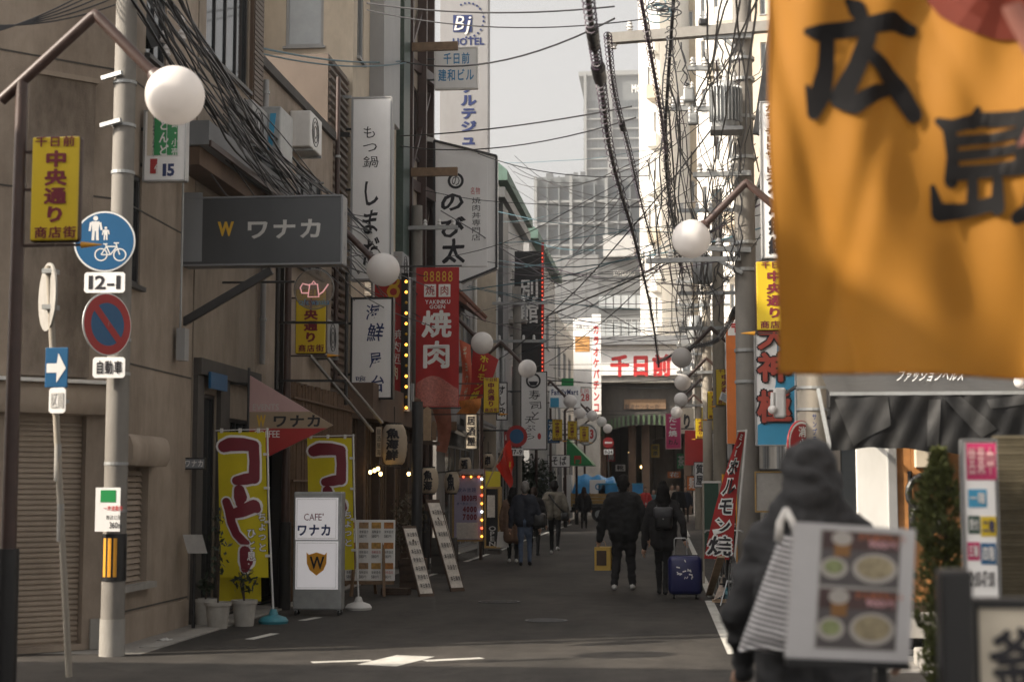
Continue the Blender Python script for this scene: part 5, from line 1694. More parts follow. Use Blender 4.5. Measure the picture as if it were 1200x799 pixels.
# photo menu board on an easel
Ym = 23.4
def easel_menu():
    a, b = V(404, 680, Ym), V(463, 609, Ym)
    t = thing('photo_menu_board', 'white menu board with rows of food photos on a wooden easel', 'menu board', ((a.x + b.x) / 2, Ym, 0))
    MB().bbox((a.x, Ym, a.z), (b.x, Ym + .03, b.z), .008).build('panel', 'sign_white', t)
    rr = random.Random(5)
    for r_ in range(3):
        for c_ in range(4):
            x = a.x + (b.x - a.x) * (c_ + .12) / 4
            z = b.z - (b.z - a.z) * (r_ + .42) / 3
            w_, h_ = (b.x - a.x) / 4 * .76, (b.z - a.z) / 3 * .30
            MB().box((x, Ym - .005, z), (x + w_, Ym - .001, z + h_)).build('dish_photo', mat('dish%d' % (c_ % 3), ((.33, .14, .04), (.28, .18, .10), (.38, .22, .06))[c_ % 3], .5, var=.8, scale=20), t)
            letters(MB(), '海鮮盛合', (x, Ym - .004, z - .075), (1, 0, 0), (0, 0, 1), w_, .05, 0).build('caption', 'ink_red' if rr.random() < .3 else 'ink', t)
            letters(MB(), '580円', (x, Ym - .004, z - .14), (1, 0, 0), (0, 0, 1), w_ * .8, .05, 0).build('caption', 'ink', t)
    for x in (a.x + .12, b.x - .14):
        MB().bar((x, Ym - .10, 0), (x + (.05 if x < (a.x + b.x) / 2 else -.05), Ym + .06, b.z * .9), .04).build('leg', 'wood_mid', t)
    MB().bar(((a.x + b.x) / 2, Ym + .5, 0), ((a.x + b.x) / 2, Ym + .06, b.z * .9), .04).build('leg', 'wood_mid', t)
    MB().box((a.x + .02, Ym - .06, a.z - .05), (b.x - .02, Ym + .06, a.z - .005)).build('ledge', 'wood_mid', t)
easel_menu()
# leaning narrow menu planks (A-boards)
def plank_board(label, top, bot, Yt_, m, wpx):
    bt = G(*bot)
    tp_ = V(*top, Yt_)
    t = thing('menu_plank', label, 'menu board', (bt.x, bt.y, 0), 'leaning menu planks')
    wv = Vector((wpx, .18, 0))
    nrm = (tp_ - bt).cross(wv).normalized() * .03
    MB().obox(bt, wv, tp_ - bt, nrm).build('board', 'wood_dark', t)
    o = bt + wv * .07 + (tp_ - bt) * .04 - nrm * .12
    if nrm.y > 0:
        o = o
    else:
        o = bt + wv * .07 + (tp_ - bt) * .04 + nrm * 1.05
    mb = MB().obox(o, wv * .86, (tp_ - bt) * .92, nrm * .08)
    pf = mb.build('paper_face', m, t)
    N = wv.cross(tp_ - bt).normalized()
    if N.y > 0: N = -N
    for i in range(7):
        o2 = o + (tp_ - bt) * (.06 + i * .12) + wv * .06 + N * .02
        letters(MB(), '刺身造り' if i % 2 else '本日鮮魚', o2, wv, (tp_ - bt), wv.length * .74, .10, .01).build('lettering', 'ink', pf)
    MB().bar(bt + Vector((.12, .55, 0)), lerp(bt, tp_, .8) + wv * .5, .03).build('prop_leg', 'wood_dark', t)
plank_board('narrow paper-faced menu plank leaning left of the taller plank', (471, 616), (492, 699), 24.0, 'poster', .19)
plank_board('tall narrow paper-faced menu plank leaning right, nearest the road', (499, 585), (529, 693), 25.0, 'poster', .19)
plank_board('short menu plank half hidden behind the two leaning planks', (506, 600), (527, 680), 27.2, 'poster', .2)
# price board with bulbs
Yb = 35.3
s = board('price_board', 'purple price board with 1800, 4000, 7000 in a bulb-lit wooden frame', (530, 557, 566, 634), Yb, .3, mat('price_face', (.32, .29, .40), .5, var=.15, scale=5), 'wood_dark', .035, 'wood_yellow')
for tx, r_ in (('1800円', (541, 580, 559, 587)), ('4000', (542, 593, 559, 600)), ('7000', (542, 602, 559, 609))):
    text_px(s, tx, r_, Yb, 'ink_maroon', .05, False)
text_px(s, '飲み放題', (536, 571, 558, 577), Yb, 'ink_navy', .0, False)
text_px(s, '食べ飲みコース', (535, 588, 560, 592), Yb, 'ink_navy', .0, False)
MB().prism([V(535, 612, Yb - .002), V(560, 612, Yb - .002), V(560, 631, Yb - .002), V(535, 631, Yb - .002)], (0, -.003, 0)).build('photo_print', 'poster', s)
p0_ = V(563.5, 560, Yb - .02)
for i in range(8):
    p = V(564.6, 561 + i * 9.6, Yb - .03)
    MB().ball(p, .028, 8, 5).build('bulb', ('bulb_white', 'bulb_orange', 'bulb_red', 'bulb_orange')[i % 4], s)
for i in range(4):
    p = V(534 + i * 9, 558.5, Yb - .03)
    MB().ball(p, .024, 8, 5).build('bulb', 'bulb_red' if i % 2 else 'bulb_orange', s)
a, b = V(530, 650, Yb), V(566, 634, Yb)
for x in (a.x + .05, b.x - .09):
    MB().box((x, Yb + .02, 0), (x + .05, Yb + .28, b.z)).build('leg', 'wood_dark', s)
MB().box((V(540, 0, Yb).x, Yb + .01, V(0, 556, Yb).z), (V(568, 0, Yb).x, Yb + .2, V(0, 550, Yb).z)).build('top_light', 'glass_pale', s)
# second lit board beyond
s = board('checker_board_sign', 'yellow-edged black shop board just right of the price board', (567, 570, 586, 642), 38.3, .5, 'sign_black', 'wood_yellow', .05, 'wood_yellow')
MB().prism([V(571, 580, 38.29), V(580, 580, 38.29), V(580, 606, 38.29), V(571, 606, 38.29)], (0, -.01, 0)).build('notice', 'poster', s)
MB().prism([V(569, 552, 38.29), V(586, 552, 38.29), V(586, 570, 38.29), V(569, 570, 38.29)], (0, .1, 0)).build('topper', 'ink_yellow', s)
text_px(s, 'OPEN', (571, 616, 583, 640), 38.29, 'ink_grey', .02)
MB().box((V(568, 0, 38.3).x, 38.35, 0), (V(586, 0, 38.3).x, 38.75, V(0, 642, 38.3).z)).build('base', 'dark_wall', s)
# red flag with yellow star on a slanted stick
Yf = 37
t = thing('red_flag', 'red flag with a yellow star on a slanted stick above the checkered board', 'flag', V(568, 575, Yf))
MB().cyl(V(567, 576, Yf), V(591, 524, Yf), .014, n=8).build('stick', 'wood_pale', t)
P = [V(599, 516, Yf), V(602, 577, Yf), V(597, 570, Yf), V(580, 546, Yf)]
def ffn(u, v):
    q = (V(581, 546, Yf) * (1 - v) + V(598, 515, Yf) * v) * (1 - u) + (V(598, 573, Yf) * (1 - v) + V(603, 545, Yf) * v) * u
    return q + Vector((.04 * math.sin(6 * v), .06 * math.sin(7 * v + 2 * u), 0))
MB().grid(ffn, 10, 14).build('cloth', 'fabric_flag_red', t, smooth=180)
mb = MB()
st = []
for i in range(10):
    r_ = .13 if i % 2 == 0 else .05
    q = math.pi / 2 + i * math.pi / 5
    st.append((.72 + r_ * .9 * math.cos(q), .72 + r_ * 1.3 * math.sin(q)))
mb.add([ffn(u, v) + Vector((0, -.012, 0)) for u, v in st], [tuple(range(10))])
mb.build('star', 'ink_yellow', t)
# ------------------------------------------------------------------ izakaya front: bamboo screen, lanterns, bulbs, shelf
t = thing('bamboo_screen', 'brown bamboo screen covering the restaurant front behind the yellow banners', 'screen', (XL + .5, 23, 0))
pr = None
for i in range(66):
    y = 21.5 + i * .064
    if pr is None:
        pr = MB().cyl((XL + .42, y, .05), (XL + .42, y, 3.05), .027, n=7).build('bamboo_pole', 'bamboo', t, smooth=True, o=(XL + .42, y, 0))
    else:
        share(pr, 'bamboo_pole', t, (XL + .42 + rnd.uniform(-.01, .01), y, rnd.uniform(-.03, .05)))
for z in (.5, 1.1, 1.7, 2.3, 2.85):
    MB().bar((XL + .47, 21.45, z), (XL + .47, 25.75, z), .03).build('cross_pole', 'bamboo', t)
MB().box((XL + .30, 21.4, 0), (XL + .38, 25.75, 3.1)).build('backing', 'wood_dark', t)
t = thing('scaffold_frame', 'black steel pipe frame carrying signs above the bamboo screen', 'frame', (XL + .5, 21, 0))
for px, y_ in ((325, 20.4), (406, 24.5)):
    p = V(px, 400, y_)
    MB().cyl((p.x, y_, 2.9), (p.x, y_, 5.0), .03, n=8).build('upright', 'black_steel', t)
for py, yq in ((378, 20.4), (446, 20.4)):
    p, q = V(325, py, 20.4), V(406, py + 0, 20.4)
    MB().bar(p, q, .03).build('cross_pipe', 'black_steel', t)
for pa, pb2 in (((362, 415), (437, 505)), ((376, 410), (448, 495))):
    MB().bar(V(*pa, 21.5), V(*pb2, 25.0), .035).build('stay_rod', 'galv', t)
# shop boarding under the signs
t = thing('shop_fascia', 'dark wooden shop fascia and posts behind the lanterns', 'shopfront', (XL + .6, 28, 0))
MB().box((XL + .3, 25.9, 2.75), (XL + .75, 33.0, 3.35)).build('fascia_board', 'brown_wall', t)
for y_ in (26.0, 27.4, 28.9, 30.4, 31.9):
    MB().box((XL + .45, y_, 0), (XL + .58, y_ + .12, 2.745)).build('post', 'wood_dark', t)
for i in range(26):
    y = 26.2 + i * .22
    MB().box((XL + .34, y, .9), (XL + .39, y + .1, 2.74)).build('slat', 'wood_mid', t)
MB().box((XL + .2, 26.12, .05), (XL + .33, 32.9, 2.74)).build('back_panel', 'wood_dark', t)
sg = board('wood_name_board', 'pale vertical wooden name board left of the large paper lantern', (440, 500, 447, 535), 26.6, .04, 'sign_cream', 'wood_pale', 0)
text_px(sg, '居酒屋海', (441, 502, 446.5, 534), 26.6, 'ink', .0)
def lantern(label, px, py, w_, h_, Y, txt, group='paper lanterns at the restaurant front'):
    c = V(px, py, Y)
    t = thing('paper_lantern', label, 'lantern', (c.x, Y, c.z - h_ / 2), group)
    prof = []
    n = 13
    for i in range(n + 1):
        v_ = i / n
        r_ = w_ / 2 * (.62 + .38 * math.sin(math.pi * v_) ** .55) * (1 + (.018 if i % 2 else -.012))
        prof.append((r_, -h_ / 2 + h_ * v_))
    MB().lathe(c, prof, 24).build('paper_shade', 'paper', t, smooth=60)
    for z in (-h_ / 2 - .02, h_ / 2 - .005):
        MB().cyl(c + Vector((0, 0, z)), c + Vector((0, 0, z + .03)), w_ * .32, n=16).build('end_ring', 'sign_black', t)
    warp = lambda p: Vector((p.x, c.y - math.sqrt(max(.0001, (w_ * .515) ** 2 - (p.x - c.x) ** 2)) , p.z))
    mb = MB()
    letters(mb, txt, (c.x - w_ * .28, Y, c.z - h_ * .40), (1, 0, 0), (0, 0, 1), w_ * .56, h_ * .8, .05, True, warp=warp, brush=.8)
    mb.build('lettering', 'ink', t)
    MB().cyl(c + Vector((0, 0, h_ / 2)), c + Vector((0, 0, h_ / 2 + .3)), .008, n=6).build('hanger', 'black_steel', t)
lantern('large weathered paper lantern with black brush writing under the red sign', 462, 521, .44, .68, 26.3, '魚海鮮')
lantern('small paper lantern left of its twin beside the price board', 503, 563, .34, .46, 28.5, '魚海')
lantern('small paper lantern nearest the price board', 529.5, 565, .30, .42, 30.5, '魚')
MB().bar(V(486, 556, 28.6) , V(540, 551, 30.6), .025).build('lantern_rail', 'black_steel', thing('lantern_rail', 'thin black rail above the two small paper lanterns', 'rail', V(486, 556, 28.6)))
bs = thing('bulb_string', 'string of warm bare bulbs beside the large paper lantern', 'light', V(440, 530, 25.9))
for px, py in ((434, 553), (439, 551), (443, 549), (446, 555), (479, 555)):
    p = V(px, py, 25.9)
    MB().ball(p, .030, 10, 6, (1, 1, 1.2)).build('bulb', 'bulb', bs, smooth=180)
    MB().cyl(p + Vector((0, 0, .03)), p + Vector((0, 0, .10)), .016, n=8).build('socket', 'sign_black', bs)
MB().tube([V(432, 545, 25.9), V(445, 543, 25.9), V(462, 548, 25.9), V(481, 548, 25.9)], .006, 5).build('flex', 'cable', bs)
# wooden rack with grave-post shaped planks under the grill banner
t = thing('wooden_plank_sign', 'cluster of pale pointed wooden planks under the red grill banner', 'sign', V(500, 522, 30.5))
for x0, x1, y0, y1, m_ in ((486, 490, 490, 516, 'wood_pale'), (491, 495, 492, 516, 'wood_mid'), (496, 505, 476, 516, 'wood_pale'), (506, 511, 492, 516, 'wood_mid')):
    a, b = V(x0, y1, 30.5), V(x1, y0, 30.5)
    MB().prism([(a.x, 30.5, a.z), (b.x, 30.5, a.z), (b.x, 30.5, b.z - .06), ((a.x + b.x) / 2, 30.5, b.z), (a.x, 30.5, b.z - .06)], (0, .05, 0)).build('plank', m_, t)
MB().bar(V(482, 517, 30.5), V(515, 520, 30.5), .07).build('shelf', 'wood_dark', t)
MB().bar((XL, 30.6, V(0, 518, 30.5).z), V(482, 518, 30.6), .04).build('bracket_arm', 'black_steel', t)
# dark drum post and crates at the front
t = thing('standpipe', 'dark round post beside the leaning menu planks', 'post', G(488, 690))
g = G(488, 688)
MB().cyl((g.x, g.y, 0), (g.x, g.y, 3.0), .09, n=14).build('shaft', 'dark_steel', t, smooth=True)
def crate(label, px, py, w_, h_, d, m):
    g = G(px, py)
    t = thing('crate', label, 'crate', (g.x, g.y, 0), 'crates at the restaurant front')
    for k in range(4):
        MB().box((g.x, g.y, .01 + k * h_ / 4), (g.x + w_, g.y + .02, .01 + (k + .75) * h_ / 4)).build('slat', m, t)
    MB().box((g.x + .005, g.y + .021, 0), (g.x + w_ - .005, g.y + d, h_ * .95)).build('body', m, t)
crate('low wooden crate at the foot of the short menu plank', 446, 697, .42, .10, .3, 'wood_dark')
crate('dark crate behind the leaning planks', 468, 690, .4, .5, .35, 'wood_dark')
crate('dark stacked box under the lanterns', 505, 672, .45, .7, .35, 'dark_wall')
rr = random.Random(11)
t = thing('potted_shrub', 'scraggly potted shrub with pale twigs behind the leaning planks', 'plant', G(478, 680))
g = G(478, 680)
MB().lathe((g.x, g.y, 0), [(.14, 0), (.18, .35), (.16, .36)], 16).build('pot', 'dark_wall', t)
leaves(MB(), (g.x, g.y, 1.0), (.35, .3, .55), 420, .045, rr).build('foliage', mat('leaf_dry', (.10, .085, .055), .7, var=.5, scale=9), t)
# hedge on the left beyond the walkers
t = thing('hedge', 'dark leafy hedge on the left behind the walkers', 'hedge', (V(618, 0, 52).x, 52, 0))
mb = MB()
for k in range(7):
    leaves(mb, (V(598 + 6 * k, 0, 52).x, 52 + rnd.uniform(-.3, .8), 1.3 + rnd.uniform(-.1, .35)), (.5, .5, 1.2), 420, .09, rr)
mb.build('foliage', 'leaf_dark', t)
for k in range(3):
    x = V(604 + 12 * k, 0, 52).x
    MB().cyl((x, 52.2, 0), (x, 52.2, 1.2), .04, n=7).build('trunk', 'bark', t)
# ------------------------------------------------------------------ right side: poles, transformer, signs
YT = 23.0
xt = V(876, 500, YT).x
tp = thing('transformer_pole', 'tall concrete utility pole with cross arms on the right', 'utility pole', (xt, YT, 0))
MB().cyl((xt, YT, 0), (xt, YT, 9.6), .17, .135, 22).build('shaft', 'pole_concrete', tp, smooth=True)
for py in (95, 118, 160, 205, 300, 330, 420, 455):
    z = V(0, py, YT).z
    MB().cyl((xt, YT, z), (xt, YT, z + .045), .178, .178, 18).build('steel_band', 'galv', tp)
def xarm(pa, pb_, w_, name='cross_arm'):
    return MB().bar(V(*pa, YT - .2), V(*pb_, YT - .2), w_, w_).build(name, 'concrete' if w_ > .1 else 'galv', tp)
xarm((713, 46), (908, 31), .15)
for pa, pb_ in (((824, 44), (882, 42)), ((812, 205), (880, 203)), ((800, 290), (880, 293)), ((757, 306), (868, 303)), ((786, 127), (832, 128)), ((806, 80), (846, 80))):
    xarm(pa, pb_, .07)
MB().bar(V(862, 56, YT - .2), V(846, 43, YT - .2), .05).build('brace', 'galv', tp)
MB().bar(V(870, 320, YT - .2), V(838, 303, YT - .2), .05).build('brace', 'galv', tp)
def insulator(px, py, s_=1., Y=YT - .2):
    p = V(px, py, Y)
    return MB().lathe(p, [(.02 * s_, 0), (.05 * s_, .01), (.03 * s_, .04 * s_), (.055 * s_, .05 * s_), (.03 * s_, .09 * s_), (.045 * s_, .1 * s_), (.02 * s_, .15 * s_)], 10).build('insulator', 'plastic_white' if s_ < 1.4 else 'pole_warm', tp, smooth=50)
for px, py in ((738, 36), (719, 58), (820, 203), (832, 203), (845, 203), (858, 203), (808, 288), (824, 290), (842, 291), (790, 125), (800, 125), (812, 125), (824, 126), (772, 304), (786, 304), (838, 42), (812, 79), (826, 79), (840, 79)):
    insulator(px, py)
insulator(837, 100, 2.2)
# open fuse cut-outs and small gear on the arms
def gear(name, label, px, py, w_, h_, m, Y=YT - .25):
    p = V(px, py, Y)
    t = thing(name, label, 'switchgear', p)
    MB().bbox((p.x - w_ / 2, Y - w_ * .4, p.z - h_ / 2), (p.x + w_ / 2, Y + w_ * .4, p.z + h_ / 2), .03).build('case', m, t)
    MB().bar((p.x, Y, p.z + h_ / 2), (p.x, Y, p.z + h_ / 2 + .12), .03).build('hanger', 'galv', t)
    for k in (-1, 1):
        MB().lathe((p.x + k * w_ * .3, Y, p.z + h_ / 2), [(.02, 0), (.035, .01), (.02, .05), (.03, .06), (.015, .1)], 8).build('bushing', 'plastic_white', t)
gear('line_switch', 'grey square switch box left of the transformer among the wires', 807, 112, .17, .20, 'galv')
gear('line_switch', 'small tilted grey switch box below the transformer among the wires', 812, 140, .15, .17, 'galv')
gear('line_switch', 'dark box on top of the long concrete cross arm', 824, 27, .14, .10, 'sign_black')
# transformer
a, b = V(832, 158, YT - .05), V(866, 106, YT - .05)
tf = thing('transformer', 'grey finned pole transformer on the right utility pole', 'transformer', ((a.x + b.x) / 2, YT - .4, a.z))
cx, cy, r_ = (a.x + b.x) / 2, YT - .42, (b.x - a.x) * .46
MB().lathe((cx, cy, a.z), [(r_ * .9, 0), (r_, .04), (r_, b.z - a.z - .04), (r_ * .8, b.z - a.z), (r_ * .5, b.z - a.z + .04)], 24).build('tank', 'galv', tf, smooth=45)
for i in range(12):
    q = R(-160 + i * 13)
    d = Vector((math.cos(q), math.sin(q), 0))
    MB().bar(Vector((cx, cy, a.z + .08)) + d * (r_ + .02), Vector((cx, cy, b.z - .06)) + d * (r_ + .02), .012, .06, up=d).build('cooling_fin', 'galv', tf)
MB().box((cx - r_ * 1.1, cy - r_, a.z - .06), (cx + r_ * 1.2, cy + r_, a.z - .004)).build('platform', 'grey_steel', tf)
MB().bar((cx, cy, a.z + .3), (xt, YT, a.z + .3), .08).build('mount', 'galv', tf)
for k in (-.12, 0, .12):
    MB().lathe((cx + k, cy - .05, b.z + .03), [(.03, 0), (.04, .02), (.025, .06), (.04, .07), (.02, .14)], 10).build('bushing', 'plastic_white', tf, smooth=50)
# further utility poles on the right
for px, y_, h, lb in ((843, 36, 8.4, 'pale utility pole on the right behind the nearest of four far globes'), (829, 47, 8.2, 'thin far utility pole on the right amid tangled wires'), (818, 62, 8.0, 'farthest thin utility pole on the right near the arcade')):
    x = V(px, 480, y_).x
    t = thing('utility_pole', lb, 'utility pole', (x, y_, 0))
    MB().cyl((x, y_, 0), (x, y_, h), .16, .12, 14).build('shaft', 'pole_warm', t, smooth=True)
    for z in (h - .5, h - 1.2, h - 2.4, h - 3.2):
        MB().bar((x - .9, y_ - .15, z), (x + .7, y_ - .15, z), .08).build('cross_arm', 'galv', t)
        for k in (-.8, -.45, -.15, .5):
            MB().lathe((x + k, y_ - .15, z + .04), [(.03, 0), (.05, .02), (.03, .07), (.045, .09), (.02, .14)], 8).build('insulator', 'plastic_white', t)
    MB().lathe((x - .35, y_ - .3, h - 2.2), [(.2, 0), (.22, .05), (.22, .6), (.15, .66)], 14).build('transformer_can', 'galv', t, smooth=50)
# left far utility pole
for px, y_, h, lb in ((606, 45.2, 7.4, 'grey utility pole on the left behind the sushi sign'), (487, 33.0, 7.6, 'utility pole on the left behind the red grill banner')):
    x = V(px, 540, y_).x
    t = thing('utility_pole', lb, 'utility pole', (x, y_, 0))
    MB().cyl((x, y_, 0), (x, y_, h), .15, .12, 14).build('shaft', 'pole_concrete', t, smooth=True)
    for z in (h - .5, h - 1.6):
        MB().bar((x - .7, y_ - .15, z), (x + .9, y_ - .15, z), .08).build('cross_arm', 'galv', t)
        for k in (-.5, .2, .5, .8):
            MB().lathe((x + k, y_ - .15, z + .04), [(.03, 0), (.05, .02), (.03, .07), (.045, .09), (.02, .14)], 8).build('insulator', 'plastic_white', t)
# concrete pole that carries the first right lamp
YQ = 18.0
xq = V(952, 500, YQ).x
cp = thing('utility_pole', 'pale concrete pole with hydrant sign just left of the black tarpaulin', 'utility pole', (xq, YQ, 0))
MB().cyl((xq, YQ, 0), (xq, YQ, 8.5), .172, .14, 22).build('shaft', 'pole_warm', cp, smooth=True)
for py in (462, 486, 558):
    z = V(0, py, YQ).z
    MB().cyl((xq, YQ, z), (xq, YQ, z + .03), .178, .178, 18).build('steel_band', 'galv', cp)
text_px(cp, 'サンプラザ', (952, 484, 958, 528), YQ - .175, 'ink_navy', .02)
def _hyd(t, c, U, W, N):
    MB().cyl(c - N * .02, c, .26, n=32).build('plate', 'sign_red', t)
    MB().ring(c + N * .002, U, W, .225, .25, 32).build('rim', 'ink_white', t)
    letters(MB(), '消火栓', c - U * .08 - W * .2 + N * .004, U, W, .16, .40, .03, True).build('lettering', 'ink_white', t)
    MB().prism([c + U * -.20 - W * .17 + N * .005, c + U * .20 - W * .17 + N * .005, c + U * .20 - W * .08 + N * .005, c + U * -.20 - W * .08 + N * .005], N * .002).build('yellow_strip', 'ink_yellow', t)
    MB().bar(c - N * .02, c - N * .2, .04).build('clamp', 'galv', t)
tsign('hydrant_sign', 'round red hydrant sign on the pale concrete pole', 0, 940, 520, .26, R(50), YQ - .2, _hyd)
# signs
s = board('tv_service_sign', 'tall white vertical sign reading カラーテレビサービス beside the orange flag', (893, 118, 936, 303), 19.2, .2, 'sign_white', 'panel_grey', .012, 'panel_grey', 1.98, arms=2)
text_px(s, 'カラーテレビサービス', (897, 123, 909, 213), 19.2, 'ink', .04)
text_px(s, '木津無線', (900, 208, 921, 300), 19.2, 'ink', .04)
s = board('crab_sign', 'white and blue sign with dark red kanji left of the concrete pole', (886, 390, 933, 522), 19.6, .25, 'sign_white', 'aluminium', .012, 'aluminium', 1.98)
MB().prism([V(911, 391, 19.6), V(931, 391, 19.6), V(931, 521, 19.6), V(888, 521, 19.6), V(888, 498, 19.6), V(900, 490, 19.6), V(909, 450, 19.6)], (0, -.004, 0)).build('blue_field', 'sign_sky', s)
for ch, r_ in (('大', (886, 378, 928, 412)), ('神', (886, 412, 930, 450)), ('極', (886, 456, 930, 498))):
    text_px(s, ch, r_, 19.59, 'ink', .09, eps=.006)
    text_px(s, ch, r_, 19.58, mat('ink_brick', (.36, .06, .04), .5, var=.1), .035, eps=.006)
s = board('orange_poster_sign', 'narrow white and orange sign behind the transformer pole', (852, 376, 872, 520), 31, .2, 'sign_orange', 'white_paint', .0, None, XR)
MB().prism([V(853, 377, 30.99), V(871, 377, 30.99), V(871, 393, 30.99), V(853, 393, 30.99)], (0, -.006, 0)).build('white_top', 'sign_white', s)
text_px(s, '〒', (855, 377, 869, 392), 30.98, 'ink_red', .04)
s = board('hotel_zen_sign', 'white vertical HOTEL ZEN sign beside the right utility pole', (869, 474, 886, 576), 25.5, .15, 'sign_white', 'aluminium', .01, 'aluminium', XR)
MB().prism([V(871, 476, 25.49), V(882, 476, 25.49), V(882, 489, 25.49), V(871, 489, 25.49)], (0, -.004, 0)).build('black_logo', 'sign_black', s)
text_px(s, 'ZEN', (872, 483, 881.5, 488), 25.485, 'ink_white', .02, False)
def side_text(t, s_, rect, Y, m, bold=.01):        # lettering turned to read downwards
    x0, y0, x1, y1 = rect
    a, b = V(x0, y0, Y), V(x1, y1, Y)
    letters(MB(), s_, (a.x, Y - .006, a.z), (0, 0, -1), (1, 0, 0), a.z - b.z, b.x - a.x, bold).build('lettering', m, t)
side_text(s, 'HOTEL', (877, 490, 882, 520), 25.49, 'ink_grey', 0)
side_text(s, 'ZEN', (874, 522, 883, 553), 25.49, 'ink', .01)
MB().prism([V(870, 564, 25.49), V(885, 564, 25.49), V(885, 575, 25.49), V(870, 575, 25.49)], (0, -.004, 0)).build('green_foot', mat('deep_green', (.02, .06, .04), .5), s)
s = board('small_hotel_sign', 'small white and black vertical sign near the red panel on the right', (826, 507, 837, 552), 47, .2, 'sign_white', 'sign_black', .02, 'sign_black', XR)
side_text(s, 'HOTEL ZEN', (829, 518, 834, 548), 46.99, 'ink', .0)
s = board('magenta_sign', 'small magenta vertical sign with white lettering near the arcade', (780, 484, 798, 526), 66, .2, 'sign_magenta', 'sign_magenta', .03, 'ink_pink', None)
text_px(s, 'たこ焼', (783, 487, 794, 512), 66, 'ink_white', .03)
text_px(s, 'わん', (783, 514, 795, 522), 66, 'ink', .03, False)
MB().bar((V(798, 505, 66.1).x, 66.1, V(0, 505, 66).z), (1.95, 66.1, V(0, 505, 66).z), .05).build('bracket_arm', 'dark_steel', s)
s = board('round_script_sign', 'dark and cream panel with a brush swirl behind the red board', (797, 478, 813, 508), 68, .2, 'sign_cream', 'sign_black', .0, None, None)
text_px(s, 'り', (799, 484, 811, 504), 68, 'ink', .05)
MB().bar((V(813, 495, 68.1).x, 68.1, V(0, 495, 68).z), (1.95, 68.1, V(0, 495, 68).z), .05).build('bracket_arm', 'dark_steel', s)
s = board('red_board', 'plain dark red hanging board on the right near the far yellow signs', (803, 504, 827, 545), 61, .2, 'sign_red', 'sign_red', .0, None, None)
MB().bar((V(827, 520, 61.1).x, 61.1, V(0, 520, 61).z), (1.95, 61.1, V(0, 520, 61).z), .05).build('bracket_arm', 'dark_steel', s)
s = board('grey_notice_sign', 'grey hanging notice board behind the hotel sign at right', (885, 552, 921, 600), 20.2, .1, 'tile_grey', 'wood_mid', .015, 'wood_yellow', 1.98)
# floodlight
p = V(850, 462, 33.8)
t = thing('floodlight', 'small white floodlight on a double bracket over a yellow sign', 'floodlight', p)
MB().obox(p + Vector((-.13, 0, -.10)), (.16, 0, -.08), (.05, .0, .16), (0, .14, 0)).build('housing', 'plastic_white', t)
MB().obox(p + Vector((-.10, -.012, -.09)), (.12, 0, -.06), (.04, .0, .12), (0, .010, 0)).build('lens', 'glass_pale', t)
for dz in (.06, .0):
    MB().bar(p + Vector((0, .05, dz + .05)), (V(869, 462, 33.8).x + .25, 33.85, p.z + dz + .05), .02).build('bracket_arm', 'plastic_white', t)
# security lamp on the crab sign
p = V(907, 470, 18.9)
t = thing('security_lamp', 'white box lamp with round sensor in front of the blue kanji sign', 'lamp', p)
MB().bbox((p.x + .0, 18.85, p.z - .2), (p.x + .14, 19.05, p.z + .16), .03).build('housing', 'plastic_white', t)
MB().ball((p.x - .02, 18.86, p.z - .1), .055, 14, 10).build('sensor_bulb', 'globe', t, smooth=180)
MB().cyl((p.x - .02, 18.86, p.z - .06), (p.x - .01, 18.87, p.z + .1), .03, n=10).build('neck', 'plastic_white', t)
MB().bar((p.x + .14, 18.95, p.z + .1), (xq - .16, 18.1, p.z + .12), .03).build('bracket_arm', 'dark_steel', t)
# red leaning banner
Yh = 22
t = thing('horumon_banner', 'red leaning banner reading ホルモン焼 over the parked bicycles', 'banner', G(858, 700))
def bq(u, v):
    L_ = V(866, 506, Yh) * v + V(825, 654, Yh) * (1 - v)
    R__ = V(874, 506, Yh) * v + V(859, 656, Yh) * (1 - v)
    w2_ = R__ - L_
    bulge = 1 + .55 * math.sin(math.pi * min(1, v * 1.05)) * (1 - v) 
    return L_ + w2_ * u * 1.0 + Vector((-.04 * math.sin(math.pi * v) , .05 * math.sin(5 * v + 3 * u), 0))
MB().grid(bq, 8, 20).build('cloth', 'fabric_red', t, smooth=180)
for bold, m_, e in ((.11, 'ink_white', .012), (.03, 'ink', .016)):
    for i, ch in enumerate('ホルモン'):
        v1 = .80 - i * .155
        letters(MB(), ch, (.10, 0, v1 - .155), (1, 0, 0), (0, 0, 1), .78, .155, bold, True, warp=lambda q: bq(q.x, q.z) + Vector((0, -e, 0)), brush=.4).build('lettering', m_, t)
    letters(MB(), '焼', (.04, 0, .015), (1, 0, 0), (0, 0, 1), .9, .175, bold, True, warp=lambda q: bq(q.x, q.z) + Vector((0, -e, 0)), brush=.4).build('lettering', m_, t)
letters(MB(), 'ミノ！', (.2, 0, .80), (1, 0, 0), (0, 0, 1), .6, .19, .05, True, warp=lambda q: bq(q.x, q.z) + Vector((0, -.012, 0))).build('lettering', 'ink_white', t)
MB().tube([G(856, 700), V(861, 655, Yh), V(875, 503, Yh)], .016, 8).build('pole', 'plastic_white', t)
MB().bar(V(864, 505, Yh), V(876, 504, Yh), .015).build('top_rod', 'plastic_white', t)
MB().lathe(G(856, 700), [(.2, 0), (.2, .06), (.08, .10), (.03, .2)], 14).build('base', 'plastic_teal', t)
t = thing('shop_stand', 'dark green standing board left of the red leaning banner', 'sign', G(833, 668))
a, b = V(826, 650, 27), V(842, 566, 27)
MB().bbox((a.x, 27, a.z), (b.x, 27.04, b.z), .01).build('panel', mat('deep_green', (.02, .06, .04), .5), t)
